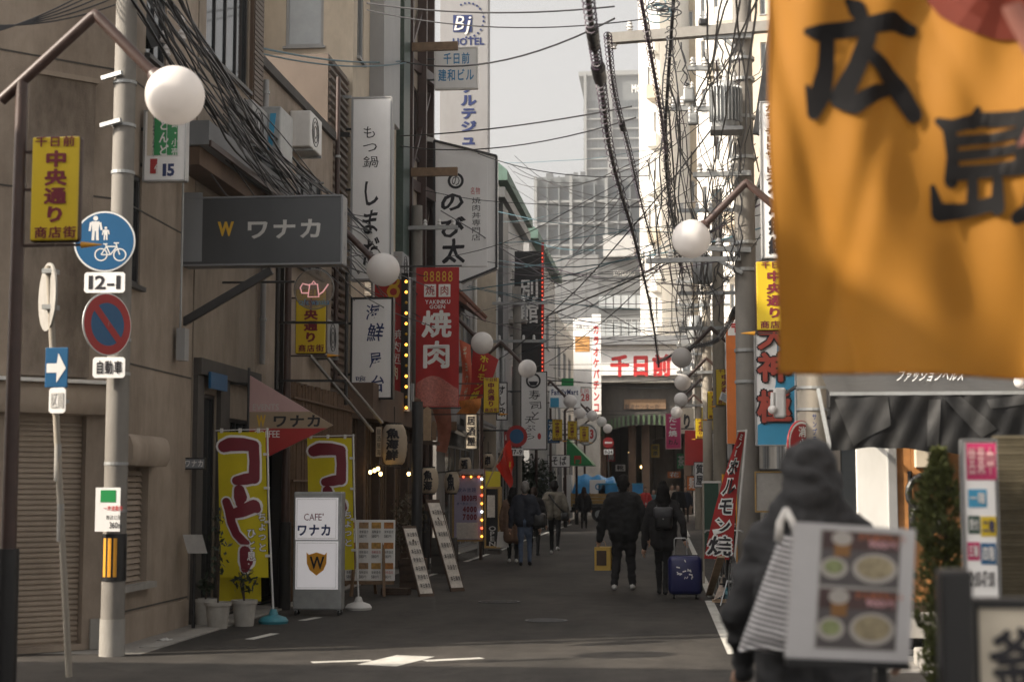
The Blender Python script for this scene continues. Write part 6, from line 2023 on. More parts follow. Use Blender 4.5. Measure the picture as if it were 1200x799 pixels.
MB().bar((a.x - .02, 27.02, 0), (a.x - .02, 27.02, b.z + .03), .03).build('leg', 'pole_warm', t)
MB().bar((b.x + .02, 27.02, 0), (b.x + .02, 27.02, b.z + .03), .03).build('leg', 'pole_warm', t)
MB().bar((a.x - .04, 27.02, b.z + .02), (b.x + .04, 27.02, b.z + .02), .035).build('top_rail', 'plastic_white', t)
t = thing('yellow_rack', 'yellow metal rack behind the red leaning banner', 'rack', G(862, 690))
for x, y in ((848, 24), (864, 24)):
    p = V(x, 600, y)
    MB().cyl((p.x, y, 0), (p.x, y, V(0, 556, y).z), .022, n=8).build('upright', 'orange_mark', t)
for py in (557, 578, 596):
    MB().bar(V(848, py, 24), V(864, py, 24), .03).build('rail', 'orange_mark', t)
t = thing('wood_plank', 'pale plank leaning against the bicycles under the red banner', 'plank', G(831, 695))
MB().bar(G(831, 697), V(845, 652, 21.6), .10, .03).build('board', 'wood_pale', t)
t = thing('flyer_stand', 'small bright leaflet holder low beside the bicycle', 'stand', G(845, 706))
g = G(845, 706)
MB().obox((g.x - .1, g.y, .04), (.12, 0, .06), (.14, .05, .36), (0, .05, 0)).build('leaflets', mat('leaflet', (.45, .34, .28), .5, var=.7, scale=16), t)
MB().box((g.x - .12, g.y + .03, 0), (g.x + .08, g.y + .2, .04)).build('foot', 'wood_pale', t)

# bicycles parked on the right
def bicycle(label, x, y, rot, cm):
    t = thing('bicycle', label, 'bicycle', (0, 0, 0), 'bicycles under the red leaning banner')
    def wheel(cy):
        c = Vector((0, cy, .33))
        pts = [c + Vector((0, math.cos(2 * math.pi * i / 28) * .32, math.sin(2 * math.pi * i / 28) * .32)) for i in range(28)]
        w_ = MB().tube(pts, .019, 7, True).build('tyre', 'tyre', t, smooth=180)
        pts = [c + (p - c) * .93 for p in pts]
        MB().tube(pts, .010, 5, True).build('rim', 'aluminium', w_)
        mb = MB()
        for i in range(14):
            q = 2 * math.pi * i / 14
            mb.cyl(c, c + Vector((0, math.cos(q) * .30, math.sin(q) * .30)), .0018, n=4)
        mb.build('spoke', 'aluminium', w_)
        MB().cyl(c - Vector((.05, 0, 0)), c + Vector((.05, 0, 0)), .022, n=10).build('hub', 'aluminium', w_)
        mb = MB()
        mb.grid(lambda u, v: c + Vector((-.025 + .05 * u, math.cos(R(20 + 150 * v)) * .355, math.sin(R(20 + 150 * v)) * .355)), 2, 14)
        mb.build('mudguard', 'black_steel', t)
    wheel(-.52); wheel(.52)
    P = dict(bb=(0, -.08, .30), st=(0, -.22, .80), hd=(0, .34, .85), hl=(0, .38, .68), rw=(0, -.52, .33), fw=(0, .52, .33), sd=(0, -.25, .92))
    for a, b, r_ in (('bb', 'st', .017), ('bb', 'hl', .02), ('st', 'hd', .012), ('st', 'rw', .009), ('bb', 'rw', .011), ('hd', 'hl', .02), ('hl', 'fw', .013), ('st', 'sd', .013)):
        MB().cyl(P[a], P[b], r_, n=8).build('frame_tube', cm, t, smooth=True)
    MB().ball((0, -.26, .95), .12, 14, 8, (.75, 1.15, .35)).build('saddle', 'leather', t, smooth=180)
    MB().tube([(-.27, .16, .98), (-.24, .26, 1.0), (-.05, .34, 1.0), (.05, .34, 1.0), (.24, .26, 1.0), (.27, .16, .98)], .012, 8).build('handlebar', 'aluminium', t, smooth=True)
    MB().cyl(P['hd'], (0, .34, 1.0), .012, n=8).build('stem', 'aluminium', t)
    bk = MB()
    for z in (.72, .80, .88, .96):
        bk.tube([(-.17, .42, z), (.17, .42, z), (.17, .70, z), (-.17, .70, z)], .005, 5, True)
    for i in range(7):
        x_ = -.17 + .34 * i / 6
        for yy in (.42, .70):
            bk.cyl((x_, yy, .72), (x_, yy, .96), .003, n=4)
    bk.build('basket', 'black_steel', t)
    MB().cyl((-.06, -.08, .30), (.06, -.08, .30), .07, n=16).build('chainset', 'dark_steel', t)
    for s_ in (-1, 1):
        MB().box((s_ * .08 - .04, -.1 + s_ * .12, .27), (s_ * .08 + .04, -.03 + s_ * .12, .29)).build('pedal', 'tyre', t)
    MB().cyl((-.05, -.45, .35), (-.16, -.52, .01), .01, n=6).build('kickstand', 'aluminium', t)
    t.location = (x, y, 0)
    t.rotation_euler = (0, 0, rot)
    return t
g1 = G(851, 709)
bk1 = bicycle('black bicycle with basket, nearest of the bikes behind the hooded person', g1.x + .02, g1.y + .35, R(6), 'black_steel')
g2 = G(836, 690)
bk2 = copy_thing(bk1, (g2.x + .45, g2.y + .9, 0), R(-8), 'second black bicycle, farther up beside the red leaning banner', 'bicycles under the red leaning banner')

# black tarpaulin awning of the right corner shop
YB = 14.0
t = thing('tarpaulin_awning', 'black tarpaulin awning with large grey logo over the right corner shop', 'awning', (3.0, YB, 1.9))
a, b = V(974, 528, YB), V(1300, 462, YB)
def tf_(u, v):
    x = a.x + (b.x - a.x) * u
    z = a.z + (b.z - a.z) * v
    sag = .05 * math.sin(u * 23) ** 2 * (1 - v)
    return Vector((x, YB + .018 * math.sin(u * 37 + 3 * v) * (1 - .5 * v) + .010 * math.sin(u * 71 - v * 7) + .012 * noise.noise(Vector((u * 14 + v * 2, v * 2.5, 4))), z + .03 * math.sin(u * 9) * (1 - v) - sag * .2))
MB().grid(tf_, 90, 14).build('front_sheet', 'tarp_black', t, smooth=180)
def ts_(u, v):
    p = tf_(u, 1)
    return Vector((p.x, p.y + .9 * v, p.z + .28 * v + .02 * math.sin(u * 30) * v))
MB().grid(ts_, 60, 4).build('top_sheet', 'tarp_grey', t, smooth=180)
p0_ = V(0, 438, YB + .45)
text_px(t, 'ファッションヘルス', (1056, 434, 1138, 450), YB + .25, 'ink_white', .0, False, P=Vector((0, YB + .28, b.z + .1)), N=Vector((0, -.28, .9)), U=(1, 0, 0), shear=.25, eps=.012)
def patch(pts, m_, nm):
    mb = MB()
    P = [V(x, y, YB) for x, y in pts]
    n = 8
    def fn(u, v):
        q = (P[0] * (1 - u) + P[1] * u) * v + (P[3] * (1 - u) + P[2] * u) * (1 - v)
        uu, vv = (q.x - a.x) / (b.x - a.x), (q.z - a.z) / (b.z - a.z)
        r__ = tf_(uu, vv)
        return Vector((r__.x, r__.y - .012, r__.z))
    mb.grid(fn, n, n).build(nm, m_, t, smooth=180)
patch([(1088, 468), (1102, 468), (1100, 520), (1086, 522)], 'tarp_logo', 'logo_bar')
patch([(1104, 466), (1126, 464), (1168, 500), (1150, 510)], 'tarp_logo', 'logo_bar')
patch([(1156, 468), (1200, 462), (1200, 474), (1160, 478)], 'tarp_logo', 'logo_bar')
patch([(978, 468), (1040, 464), (1044, 500), (1000, 524)], 'tarp_logo', 'logo_bar')
MB().bar((a.x, YB + .02, b.z + .02), (b.x, YB + .02, b.z + .02), .03).build('front_rail', 'galv', t)
MB().bar((a.x, YB + .05, a.z), (a.x, YB + 1.1, a.z + .6), .03).build('side_rail', 'galv', t)
p = V(1196, 447, YB - .1)
MB().ball(p, .06, 12, 8).build('lamp', 'globe', t, smooth=180)
# timber shopfront of the right corner shop (camera-facing)
YF2 = 15.1
t = thing('timber_shopfront', 'sunlit orange timber shopfront under the black tarpaulin', 'shopfront', (3, YF2, 0))
def pan(x0, x1, y0, y1, m_, nm, th=.06, dy=0.):
    p, q = V(x0, y1, YF2), V(x1, y0, YF2)
    return MB().bbox((p.x, YF2 - th - dy, max(.0, p.z)), (q.x, YF2 - dy, q.z), .008).build(nm, m_, t)
pan(976, 986, 525, 745, 'dark_wall', 'pillar')
pan(987, 1004, 525, 745, 'glass_dark', 'window')
pan(1006, 1042, 520, 742, 'white_wall', 'white_panel', .08)
pan(1043, 1049, 520, 742, 'aluminium', 'door_jamb', .10)
x = 1050
while x < 1250:
    w_ = 17
    pan(x, x + w_ - .8, 520, 705, 'wood_orange', 'plank', .06 + rnd.uniform(0, .012))
    x += w_
pan(1046, 1250, 706, 716, 'wood_dark', 'sill_beam', .12)
pan(1046, 1250, 717, 745, 'concrete', 'plinth', .20)
pan(1070, 1100, 527, 548, 'sign_cream', 'lamp_box', .10, .07)
for cx_, cy_, r2_ in ((1086, 578, .17), (1086, 607, .13)):
    c = V(cx_, cy_, YF2 - .12)
    MB().tube([c + Vector((math.cos(q) * r2_, 0, math.sin(q) * r2_)) for q in [2 * math.pi * i / 20 for i in range(20)]], .03, 8, True).build('iron_ring', 'black_steel', t)
MB().tube([V(1066, 552, YF2 - .1), V(1068, 640, YF2 - .1), V(1062, 690, YF2 - .1)], .02, 6).build('drain_pipe', 'black_steel', t)
# doorstep
a, b = V(1000, 745, 14.3), V(1130, 720, 14.3)
t = thing('doorstep', 'pale concrete doorstep in front of the timber shopfront', 'step', ((a.x + b.x) / 2, 14.6, 0))
MB().bbox((a.x + .6, 14.45, 0), (b.x + 1, 14.88, .16), .02).build('tread', 'concrete', t)
MB().bbox((a.x + .8, 14.65, .162), (b.x + 1, 14.88, .30), .02).build('tread', 'concrete', t)

# diagonal roof strut at the right
t = thing('roof_strut', 'dark diagonal steel escape ladder beside the orange flag at upper right', 'ladder', V(892, 155, 21))
MB().bar(V(889, 158, 21), V(913, 0, 21), .10, .16).build('rail', 'dark_steel', t)
MB().bar(V(897, 158, 21.3), V(922, -5, 21.3), .10, .16).build('rail', 'black_steel', t)
for k in range(10):
    MB().bar(lerp(V(889, 158, 21), V(913, 0, 21), k / 10), lerp(V(897, 158, 21.3), V(922, -5, 21.3), k / 10), .03).build('rung', 'dark_steel', t)

# ------------------------------------------------------------------ flatbed truck crossing at the end of the street
Yk = 75.0
t = thing('flatbed_truck', 'small white flatbed truck with timber sides parked across the street end', 'truck', (V(700, 600, Yk).x, Yk + .8, 0))
X = lambda px: V(px, 580, Yk).x
Z = lambda py: V(700, py, Yk).z
cab = [(X(643), .55), (X(643), Z(580)), (X(647), Z(557)), (X(669), Z(556)), (X(669), .55)]
MB().prism([(x, Yk, z) for x, z in cab], (0, 1.6, 0)).build('cab', 'white_paint', t)
wn = [(X(647), Z(575)), (X(649), Z(560)), (X(663), Z(559)), (X(663), Z(575))]
MB().prism([(x, Yk - .012, z) for x, z in wn], (0, .011, 0)).build('side_window', 'glass_dark', t)
MB().box((X(645) , Yk - .03, Z(584)), (X(655), Yk - .002, Z(582))).build('door_handle', 'dark_steel', t)
MB().box((X(641), Yk - .12, Z(572)), (X(644), Yk - .02, Z(563))).build('mirror', 'sign_black', t)
MB().box((X(670), Yk, .72), (X(757), Yk + 1.7, .84)).build('bed_floor', 'dark_steel', t)
for i in range(3):
    z0 = .86 + i * .16
    MB().box((X(670), Yk - .03, z0), (X(757), Yk, z0 + .15)).build('side_board', 'wood_yellow', t)
for px in (670, 691, 713, 735, 756):
    MB().box((X(px) - .04, Yk - .06, .72), (X(px) + .04, Yk - .031, 1.36)).build('stake', 'wood_yellow', t)
MB().box((X(668), Yk + .3, .45), (X(755), Yk + 1.4, .70)).build('chassis', 'black_steel', t)
for px in (654, 702, 742):
    w_ = MB().cyl((X(px), Yk + .02, .36), (X(px), Yk + .26, .36), .36, n=24).build('wheel', 'tyre', t, smooth=True)
    MB().cyl((X(px), Yk + .005, .36), (X(px), Yk + .10, .36), .20, n=18).build('rim', 'galv', w_)
MB().box((X(757), Yk + .1, .62), (X(759), Yk + .3, .75)).build('tail_light', 'bulb_red', t)
# load under blue tarpaulin
tr = thing('blue_tarpaulin', 'crumpled bright blue tarpaulin over the truck load', 'tarpaulin', (X(690), Yk + .8, .85))
def tarp(u, v):
    x = X(668.5) + (X(726) - X(668.5)) * u
    y = Yk + .08 + 1.45 * v
    h = (Z(556) - .86) * (1 - .12 * u) * min(1, 5 * u + .35) * min(1, (1 - u) * 6 + .25)
    q = noise.noise(Vector((x * 2.2, y * 2, 3)))
    h *= 1 + .18 * q
    e = math.sin(math.pi * min(max(v, 0), 1)) ** .25 if 0 < v < 1 else 0
    return Vector((x + .05 * q, y, .86 + h * max(e, .0)))
MB().grid(tarp, 30, 16).build('sheet', 'tarp_blue', tr, smooth=180)
cr_p = None
for i, (px, py, w_, lb) in enumerate(((691, 579, .75, 'white box with round mark on the truck bed'), (701, 579, .48, 'blue crate on the truck bed, left of its pair'), (712, 579, .48, 'blue crate on the truck bed, right of its pair'), (741, 579, .5, 'blue crate near the tail of the truck bed'))):
    t = thing('load_box' if i == 0 else 'load_crate', lb, 'crate', (X(px), Yk + .05, 1.3), 'boxes on the truck')
    z0 = .86
    MB().bbox((X(px), Yk + .02, z0), (X(px) + w_, Yk + .06 if i < 3 else Yk + .5, Z(562) if i == 0 else Z(567)), .01).build('body', 'sign_white' if i == 0 else 'tarp_blue', t)
    if i == 0:
        c = Vector((X(px) + w_ * .55, Yk + .015, Z(570)))
        MB().ring(c, (1, 0, 0), (0, 0, 1), .10, .16, 20).build('round_mark', 'ink_blue', t)
    else:
        MB().box((X(px) - .02, Yk + .01, Z(568)), (X(px) + w_ + .02, Yk + .07, Z(566))).build('rim', 'sign_sky', t)

# ------------------------------------------------------------------ near right: conifer, boards, flag
Yv = 8.2
c = V(1108, 700, Yv)
t = thing('conifer', 'slim potted conifer beside the timber shopfront at right', 'tree', (c.x, Yv, 0))
MB().lathe((c.x, Yv, 0), [(.16, 0), (.2, .32), (.22, .32), (.22, .36), (.18, .36)], 20).build('pot', 'dark_wall', t, smooth=True)
MB().tube([(c.x, Yv, .3), (c.x + .02, Yv, 1.0), (c.x, Yv, 1.7)], [.028, .02, .006], 8).build('trunk', 'bark', t)
rr = random.Random(21)
mb = MB()
for k in range(4600):
    z = .36 + 1.42 * rr.random() ** .9
    f = (z - .36) / 1.42
    wid = .165 * (1 - .35 * f) * min(1, (1 - f) * 5 + .15) * (1 + .55 * noise.noise(Vector((z * 4.5, 0, 5))))
    q = rr.uniform(0, 6.283)
    wid *= 1 + .75 * noise.noise(Vector((math.cos(q) * 1.6, math.sin(q) * 1.6, z * 6)))
    r_ = wid * rr.random() ** .45
    p = Vector((c.x + .02 * math.sin(z * 3) + r_ * math.cos(q), Yv + r_ * math.sin(q), z))
    d = Vector((math.cos(q) * .55, math.sin(q) * .55, rr.uniform(.5, 1.2))).normalized()
    s_ = rr.uniform(.022, .05)
    n_ = d.orthogonal().normalized()
    n_ = Matrix.Rotation(rr.uniform(0, 6.28), 3, d) @ n_
    for g_ in (-.5, 0, .5):
        dd = (d + n_ * g_).normalized()
        sd = dd.cross(n_ if abs(dd.dot(n_)) < .9 else d).normalized()
        mb.add([p, p + dd * s_ * .6 + sd * s_ * .14, p + dd * s_, p + dd * s_ * .6 - sd * s_ * .14], [(0, 1, 2, 3)])
mb.build('crown', 'leaf_cypress', t)
s = board('colour_menu_board', 'tall white board with red, blue and yellow squares at the right edge', (1131, 514, 1168, 720), 7.4, .06, 'sign_white', 'grey_steel', .006, 'grey_steel')
Yw = 7.4
def sq(x0, y0, x1, y1, m_, txt=None, tm='ink_white'):
    a, b = V(x0, y1, Yw), V(x1, y0, Yw)
    MB().box((a.x, Yw - .003, a.z), (b.x, Yw - .0005, b.z)).build('colour_square', m_, s)
    if txt:
        text_px(s, txt, (x0 + 1, y0 + 3, x1 - 1, y1 - 3), Yw - .003, tm, .02, False, eps=.002)
sq(1133, 519, 1167, 562, 'sign_magenta', '営業中', 'ink_pink')
sq(1135, 573, 1156, 594, 'sign_sky', '一階', 'ink_white')
sq(1135, 604, 1148, 625, mat('deep_green', (.02, .06, .04), .5), '受付', 'ink_white')
sq(1150, 605, 1167, 628, 'sign_yellow', '二階', 'ink_navy')
sq(1134, 635, 1148, 656, 'sign_magenta', '三階', 'ink_white')
sq(1150, 636, 1167, 661, 'sign_blue', '四階', 'ink_white')
text_px(s, '10:00-17:00', (1136, 668, 1166, 688), Yw, 'ink', .02, False)
MB().box((V(1133, 0, Yw).x, Yw + .01, 0), (V(1137, 0, Yw).x, Yw + .05, V(0, 721, Yw).z)).build('leg', 'grey_steel', s)
MB().box((V(1163, 0, Yw).x, Yw + .01, 0), (V(1167, 0, Yw).x, Yw + .05, V(0, 721, Yw).z)).build('leg', 'grey_steel', s)
t = thing('reed_blind', 'olive reed blind hanging behind the coloured board at the right edge', 'blind', V(1170, 700, 7.6))
a, b = V(1168, 700, 7.6), V(1290, 512, 7.6)
z = a.z
pr = None
while z < b.z:
    if pr is None:
        pr = MB().cyl((a.x, 7.6, z), (b.x, 7.6, z), .010, n=6).build('reed', mat('reed', (.085, .07, .042), .8, var=.25, scale=10), t, o=(a.x, 7.6, z))
    else:
        share(pr, 'reed', t, (a.x, 7.6 + rnd.uniform(-.002, .002), z))
    z += .0185
MB().bar((a.x + .02, 7.612, 0), (a.x + .02, 7.612, b.z), .02).build('post', 'wood_mid', t)
# low lit sign at bottom right
Yl = 4.3
s = board('kettle_sign', 'cream sign with black kanji and dark frame at the bottom right corner', (1140, 702, 1290, 900), Yl, .08, 'sign_cream', 'sign_black', .02, 'sign_black')
text_px(s, '釜', (1155, 735, 1222, 815), Yl, 'ink', .03, brush=.8)
a, b = V(1108, 900, Yl - .05), V(1141, 668, Yl - .05)
MB().bbox((a.x, Yl - .05, 0), (b.x - .002, Yl + .05, b.z), .01).build('post', 'sign_black', s)
# menu stand in front of the hooded person
Ys2 = 4.75
P = [V(931, 611, Ys2), V(1073, 620, Ys2 + .03), V(1066, 776, Ys2 - .02), V(921, 770, Ys2 - .05)]
t = thing('menu_stand', 'white framed menu stand with four food photos in front of hooded person', 'menu stand', (P[0].x + .2, Ys2, 0))
nf = (P[1] - P[0]).cross(P[3] - P[0]).normalized()
if nf.y > 0: nf = -nf
MB().prism(P, -nf * .03).build('panel', 'menu_panel', t)
def mp(u, v):
    return (P[0] * (1 - u) + P[1] * u) * (1 - v) + (P[3] * (1 - u) + P[2] * u) * v
def card(u0, v0, u1_, v1, m_, e, nm, n=1):
    return MB().add([mp(u0, v0) + nf * e, mp(u1_, v0) + nf * e, mp(u1_, v1) + nf * e, mp(u0, v1) + nf * e], [(3, 2, 1, 0)]).build(nm, m_, t)
def mpd(cu, cv, ru, rv, m_, e, nm):
    return MB().add([mp(cu + ru * math.cos(2 * math.pi * i / 28), cv + rv * math.sin(2 * math.pi * i / 28)) + nf * e for i in range(28)], [tuple(reversed(range(28)))]).build(nm, m_, t)
card(.22, .04, .885, .925, 'tile_grey', .001, 'print_sheet')
for k, (v0, v1) in enumerate(((.05, .455), (.48, .915))):
    hh = v1 - v0
    card(.235, v0, .875, v1, mat('table_print', (.075, .065, .065), .5, var=.15, scale=20), .0016, 'photo_print')
    card(.235, v0, .875, v0 + hh * .33, 'poster_dark', .002, 'photo_print')
    mpd(.40, v0 + hh * .13, .085, hh * .13, 'plate', .0026, 'beer_foam')
    card(.34, v0 + hh * .18, .47, v0 + hh * .46, 'beer', .0024, 'beer_glass')
    mpd(.345, v0 + hh * .68, .115, hh * .20, 'plate', .0030, 'dish')
    mpd(.345, v0 + hh * .66, .08, hh * .13, 'food_green', .0034, 'dish_food')
    mpd(.68, v0 + hh * .66, .185, hh * .28, 'plate', .0030, 'dish')
    mpd(.68, v0 + hh * .64, .15, hh * .21, mat('food_pale', (.20, .165, .10), .5, var=.8, scale=60), .0034, 'dish_food')
    letters(MB(), 'からあげセット', mp(.53, v0 + hh * .16) + nf * .003, P[1] - P[0], P[0] - P[3], .145, .024, .02).build('lettering', mat('ink_orange', (.42, .12, .04), .5), t)
    letters(MB(), '900円', mp(.62, v0 + hh * .28) + nf * .003, P[1] - P[0], P[0] - P[3], .085, .022, .02).build('lettering', 'ink_pink', t)
MB().bar(P[3] - Vector((0, -.01, .012)), P[2] - Vector((0, -.01, .012)), .03, .02).build('bottom_ledge', 'sign_black', t)
q = mp(.78, 1.0)
MB().bar(q + Vector((0, .03, 0)), (q.x, q.y + .03, 0), .035).build('post', 'sign_black', t)
MB().box((q.x - .2, q.y - .17, 0), (q.x + .2, q.y + .23, .03)).build('base', 'sign_black', t)

# big orange flag hanging over the right shop
Yg = 5.1
t = thing('orange_flag', 'huge orange cloth flag with black kanji at the upper right', 'flag', V(1050, 440, Yg))
a, b = V(905, 440, Yg), V(1330, -90, Yg)
def wf(x, z):
    u, v = (x - a.x) / (b.x - a.x), (z - a.z) / (b.z - a.z)
    d = .030 * math.sin(u * 13 + 2.4 * v) * (1 - .4 * v) + .014 * math.sin(u * 29 - 6 * v) * (.3 + v)
    d += .030 * math.sin((u * 1.6 + v) * 6.2) + .045 * noise.noise(Vector((u * 5 + v * 1.5, v * 3, 2)))
    d += .020 * math.exp(-((u - .30 - .35 * (v - .55)) / .035) ** 2) + .018 * math.exp(-((u - .12 + .25 * (v - .4)) / .03) ** 2) + .02 * math.exp(-((u - .52 + .5 * (v - .7)) / .04) ** 2)
    return d
def gfn(u, v):
    x, z = a.x + (b.x - a.x) * u, a.z + (b.z - a.z) * v
    return Vector((x + (.022 * (1 - v) + .008 * math.sin(v * 9)) * (1 - u) , Yg + wf(x, z), z + .012 * math.sin(u * 5 + 1)))
MB().grid(gfn, 60, 70).build('cloth', 'fabric_orange', t, smooth=180)
hem = MB().tube([gfn(i / 60, 0) for i in range(61)], .006, 6).build('hem', 'fabric_orange', t, smooth=180)
MB().tube([gfn(0, i / 60) for i in range(61)], .004, 6).build('hem', 'fabric_orange', t, smooth=180)
wpz = lambda e: (lambda p: Vector((p.x, Yg + wf(p.x, p.z) - e, p.z)))
def kanji(px0, py0, px1, py1, lines, w_):
    f = lambda u, v: wpz(.006)(V(px0 + (px1 - px0) * u, py1 + (py0 - py1) * v, Yg))
    strokes(MB(), lines, f, w_, .0003).build('lettering', 'ink_flag', t)
kanji(945, 0, 1075, 138, [[(.38, .99, .5), (.46, .93, 1.2), (.50, .86, .9)], [(.0, .70, .5), (.10, .69, 1.), (.45, .76, 1.1), (.80, .84, 1.2), (.97, .78, .8)], [(.18, .68, 1.), (.17, .40, 1.1), (.12, .18, 1.4), (.06, .02, .9), (.0, .24, .3)],
      [(.56, .70, 1.1), (.45, .42, 1.2), (.30, .14, 1.4), (.42, .08, 1.2), (.62, .20, 1.), (.80, .26, .6)], [(.50, .60, .6), (.68, .44, 1.1), (.84, .24, 1.4), (.97, .04, 1.2)]], .14)
kanji(1098, 130, 1205, 262, [[(.46, 1.02, .5), (.40, .90, 1.)], [(.02, .92, .5), (.14, .86, 1.1), (.18, .60, 1.), (.17, .40, 1.2)], [(.14, .86, .9), (.50, .93, 1.), (.90, .90, 1.)], [(.90, .92, 1.), (.90, .55, 1.)], [(.20, .73, .7), (.86, .78, .7)],
      [(.20, .60, .7), (.86, .65, .7)], [(.17, .45, 1.), (.60, .47, .9), (1.08, .50, 1.2)], [(1.08, .50, 1.1), (1.02, .12, 1.3), (.86, .04, .9)], [(.40, .42, .8), (.40, .14, 1.)], [(-.04, .32, .5), (.02, .10, 1.3), (.30, .12, 1.), (.64, .18, 1.)], [(.66, .40, .8), (.66, .14, 1.1)]], .135)
mb = MB()
c = V(1185, -50, Yg)
for ring_ in range(6):
    for i in range(28):
        pts = []
        for (rr_k, ii) in ((ring_, i), (ring_ + 1, i), (ring_ + 1, i + 1), (ring_, i + 1)):
            q = 2 * math.pi * ii / 28
            pts.append(wpz(.008)(c + Vector((math.cos(q), 0, math.sin(q))) * (.285 * rr_k / 6)))
        mb.add(pts, [(0, 1, 2, 3)])
mb.build('red_disc_print', 'fabric_sunset', t, smooth=180)
MB().bar((a.x - .05, Yg + .02, b.z), (b.x + .05, Yg + .02, b.z), .025).build('top_rod', 'dark_steel', t)
sail('pink_cloth', 'blurred pink cloth edge in front of the orange flag at right', [(1190, 10, 0), (1215, 0, .02), (1215, 165, .02), (1192, 172, 0)], 4.2, mat('fabric_pink', (.40, .17, .13), .8, var=.1, scale=5, transl=.4), None, None, .01)
# ------------------------------------------------------------------ people
def capsule(mb, p0, p1, r0, r1, n=12):
    p0, p1 = Vector(p0), Vector(p1)
    d = p1 - p0
    if d.length < 1e-4:
        mb.ball(p0, r0, n, 8)
        return
    d.normalize()
    x = d.orthogonal().normalized()
    y = d.cross(x)
    rings = [(p0 - d * r0 * math.cos(R(a)), r0 * math.sin(R(a))) for a in (12, 35, 62, 90)] + [(p1 + d * r1 * math.cos(R(a)), r1 * math.sin(R(a))) for a in (90, 62, 35, 12)]
    vs = [c + (x * math.cos(2 * math.pi * i / n) + y * math.sin(2 * math.pi * i / n)) * r for c, r in rings for i in range(n)]
    fs = [(k * n + i, k * n + (i + 1) % n, (k + 1) * n + (i + 1) % n, (k + 1) * n + i) for k in range(len(rings) - 1) for i in range(n)]
    fs += [tuple(reversed(range(n))), tuple(range((len(rings) - 1) * n, len(rings) * n))]
    mb.add(vs, fs)
def fuse(name, caps, mats, parent, voxel=.02, it=8, fold=.0, seed=0.):
    """fuse tapered capsules (p0, p1, r0, r1, material) into one continuous skin"""
    mb = MB()
    for p0, p1, r0, r1, mi in caps:
        capsule(mb, p0, p1, r0, r1)
    me = mb.mesh('tmp')
    ob = bpy.data.objects.new('tmp', me)
    COL.objects.link(ob)
    m = ob.modifiers.new('r', 'REMESH')
    m.mode = 'VOXEL'
    m.voxel_size = voxel
    s_ = ob.modifiers.new('s', 'SMOOTH')
    s_.iterations = it
    s_.factor = .5
    dg = bpy.context.evaluated_depsgraph_get()
    dg.update()
    out = bpy.data.meshes.new_from_object(ob.evaluated_get(dg))
    bpy.data.objects.remove(ob)
    bpy.data.meshes.remove(me)
    out.name = name
    out.materials.clear()
    for q in mats:
        out.materials.append(MATS[q])
    C_ = [(Vector(a), Vector(b) - Vector(a), r0, r1, mi) for a, b, r0, r1, mi in caps]
    if fold:
        for v in out.vertices:
            p = v.co
            if p.z < .1:
                continue
            k = noise.noise(Vector((p.x * 7 + seed, p.y * 7, p.z * 13))) + .5 * noise.noise(Vector((p.x * 16, p.y * 16 + seed, p.z * 26)))
            v.co = p + v.normal * fold * k
    nf_ = len(out.polygons)
    ce = np.empty(nf_ * 3)
    out.polygons.foreach_get('center', ce)
    ce = ce.reshape(-1, 3)
    best, pick = np.full(nf_, 9.), np.zeros(nf_, dtype=np.int32)
    for a, d, r0, r1, mi in C_:
        A_, D_ = np.array(a), np.array(d)
        L2 = float(D_ @ D_)
        u = np.clip((ce - A_) @ D_ / L2, 0, 1) if L2 > 1e-8 else np.zeros(nf_)
        q = np.linalg.norm(ce - A_ - u[:, None] * D_, axis=1) - (r0 + (r1 - r0) * u)
        k = q < best
        best[k], pick[k] = q[k], mi
    out.polygons.foreach_set('material_index', pick)
    out.polygons.foreach_set('use_smooth', [True] * nf_)
    o = bpy.data.objects.new(name, out)
    COL.objects.link(o)
    o.parent = parent
    return o
def hand(parent, w_, d, side, m='skin', curl=.5):
    """palm, four unequal curled fingers and a thumb; w_ wrist, d hand direction (local)"""
    w_, d = Vector(w_), Vector(d).normalized()
    x = Vector((0, 1, 0)) - d * d.y
    x = x.normalized() if x.length > .05 else Vector((1, 0, 0))
    n_ = d.cross(x) * side
    mb = MB()
    mb.tube([w_, w_ + d * .03, w_ + d * .085], [.024, .036, .036], 8)
    for k, L in enumerate((.066, .078, .072, .056)):
        b = w_ + d * .08 + x * (-.03 + .02 * k)
        k1 = b + d * L * .5
        k2 = k1 + (d * (1 - curl) + n_ * curl).normalized() * L * .3
        k3 = k2 + (d * (.6 - curl) + n_ * curl * 1.4).normalized() * L * .3
        mb.tube([b, k1, k2, k3], [.0095, .009, .0085, .006], 6)
    b = w_ + d * .03 + x * .034
    mb.tube([b, b + (x * .7 + d * .6) * .03, b + (x * .5 + d * .9 + n_ * .3) * .055], [.012, .010, .007], 6)
    return mb.build('hand', m, parent, smooth=180)
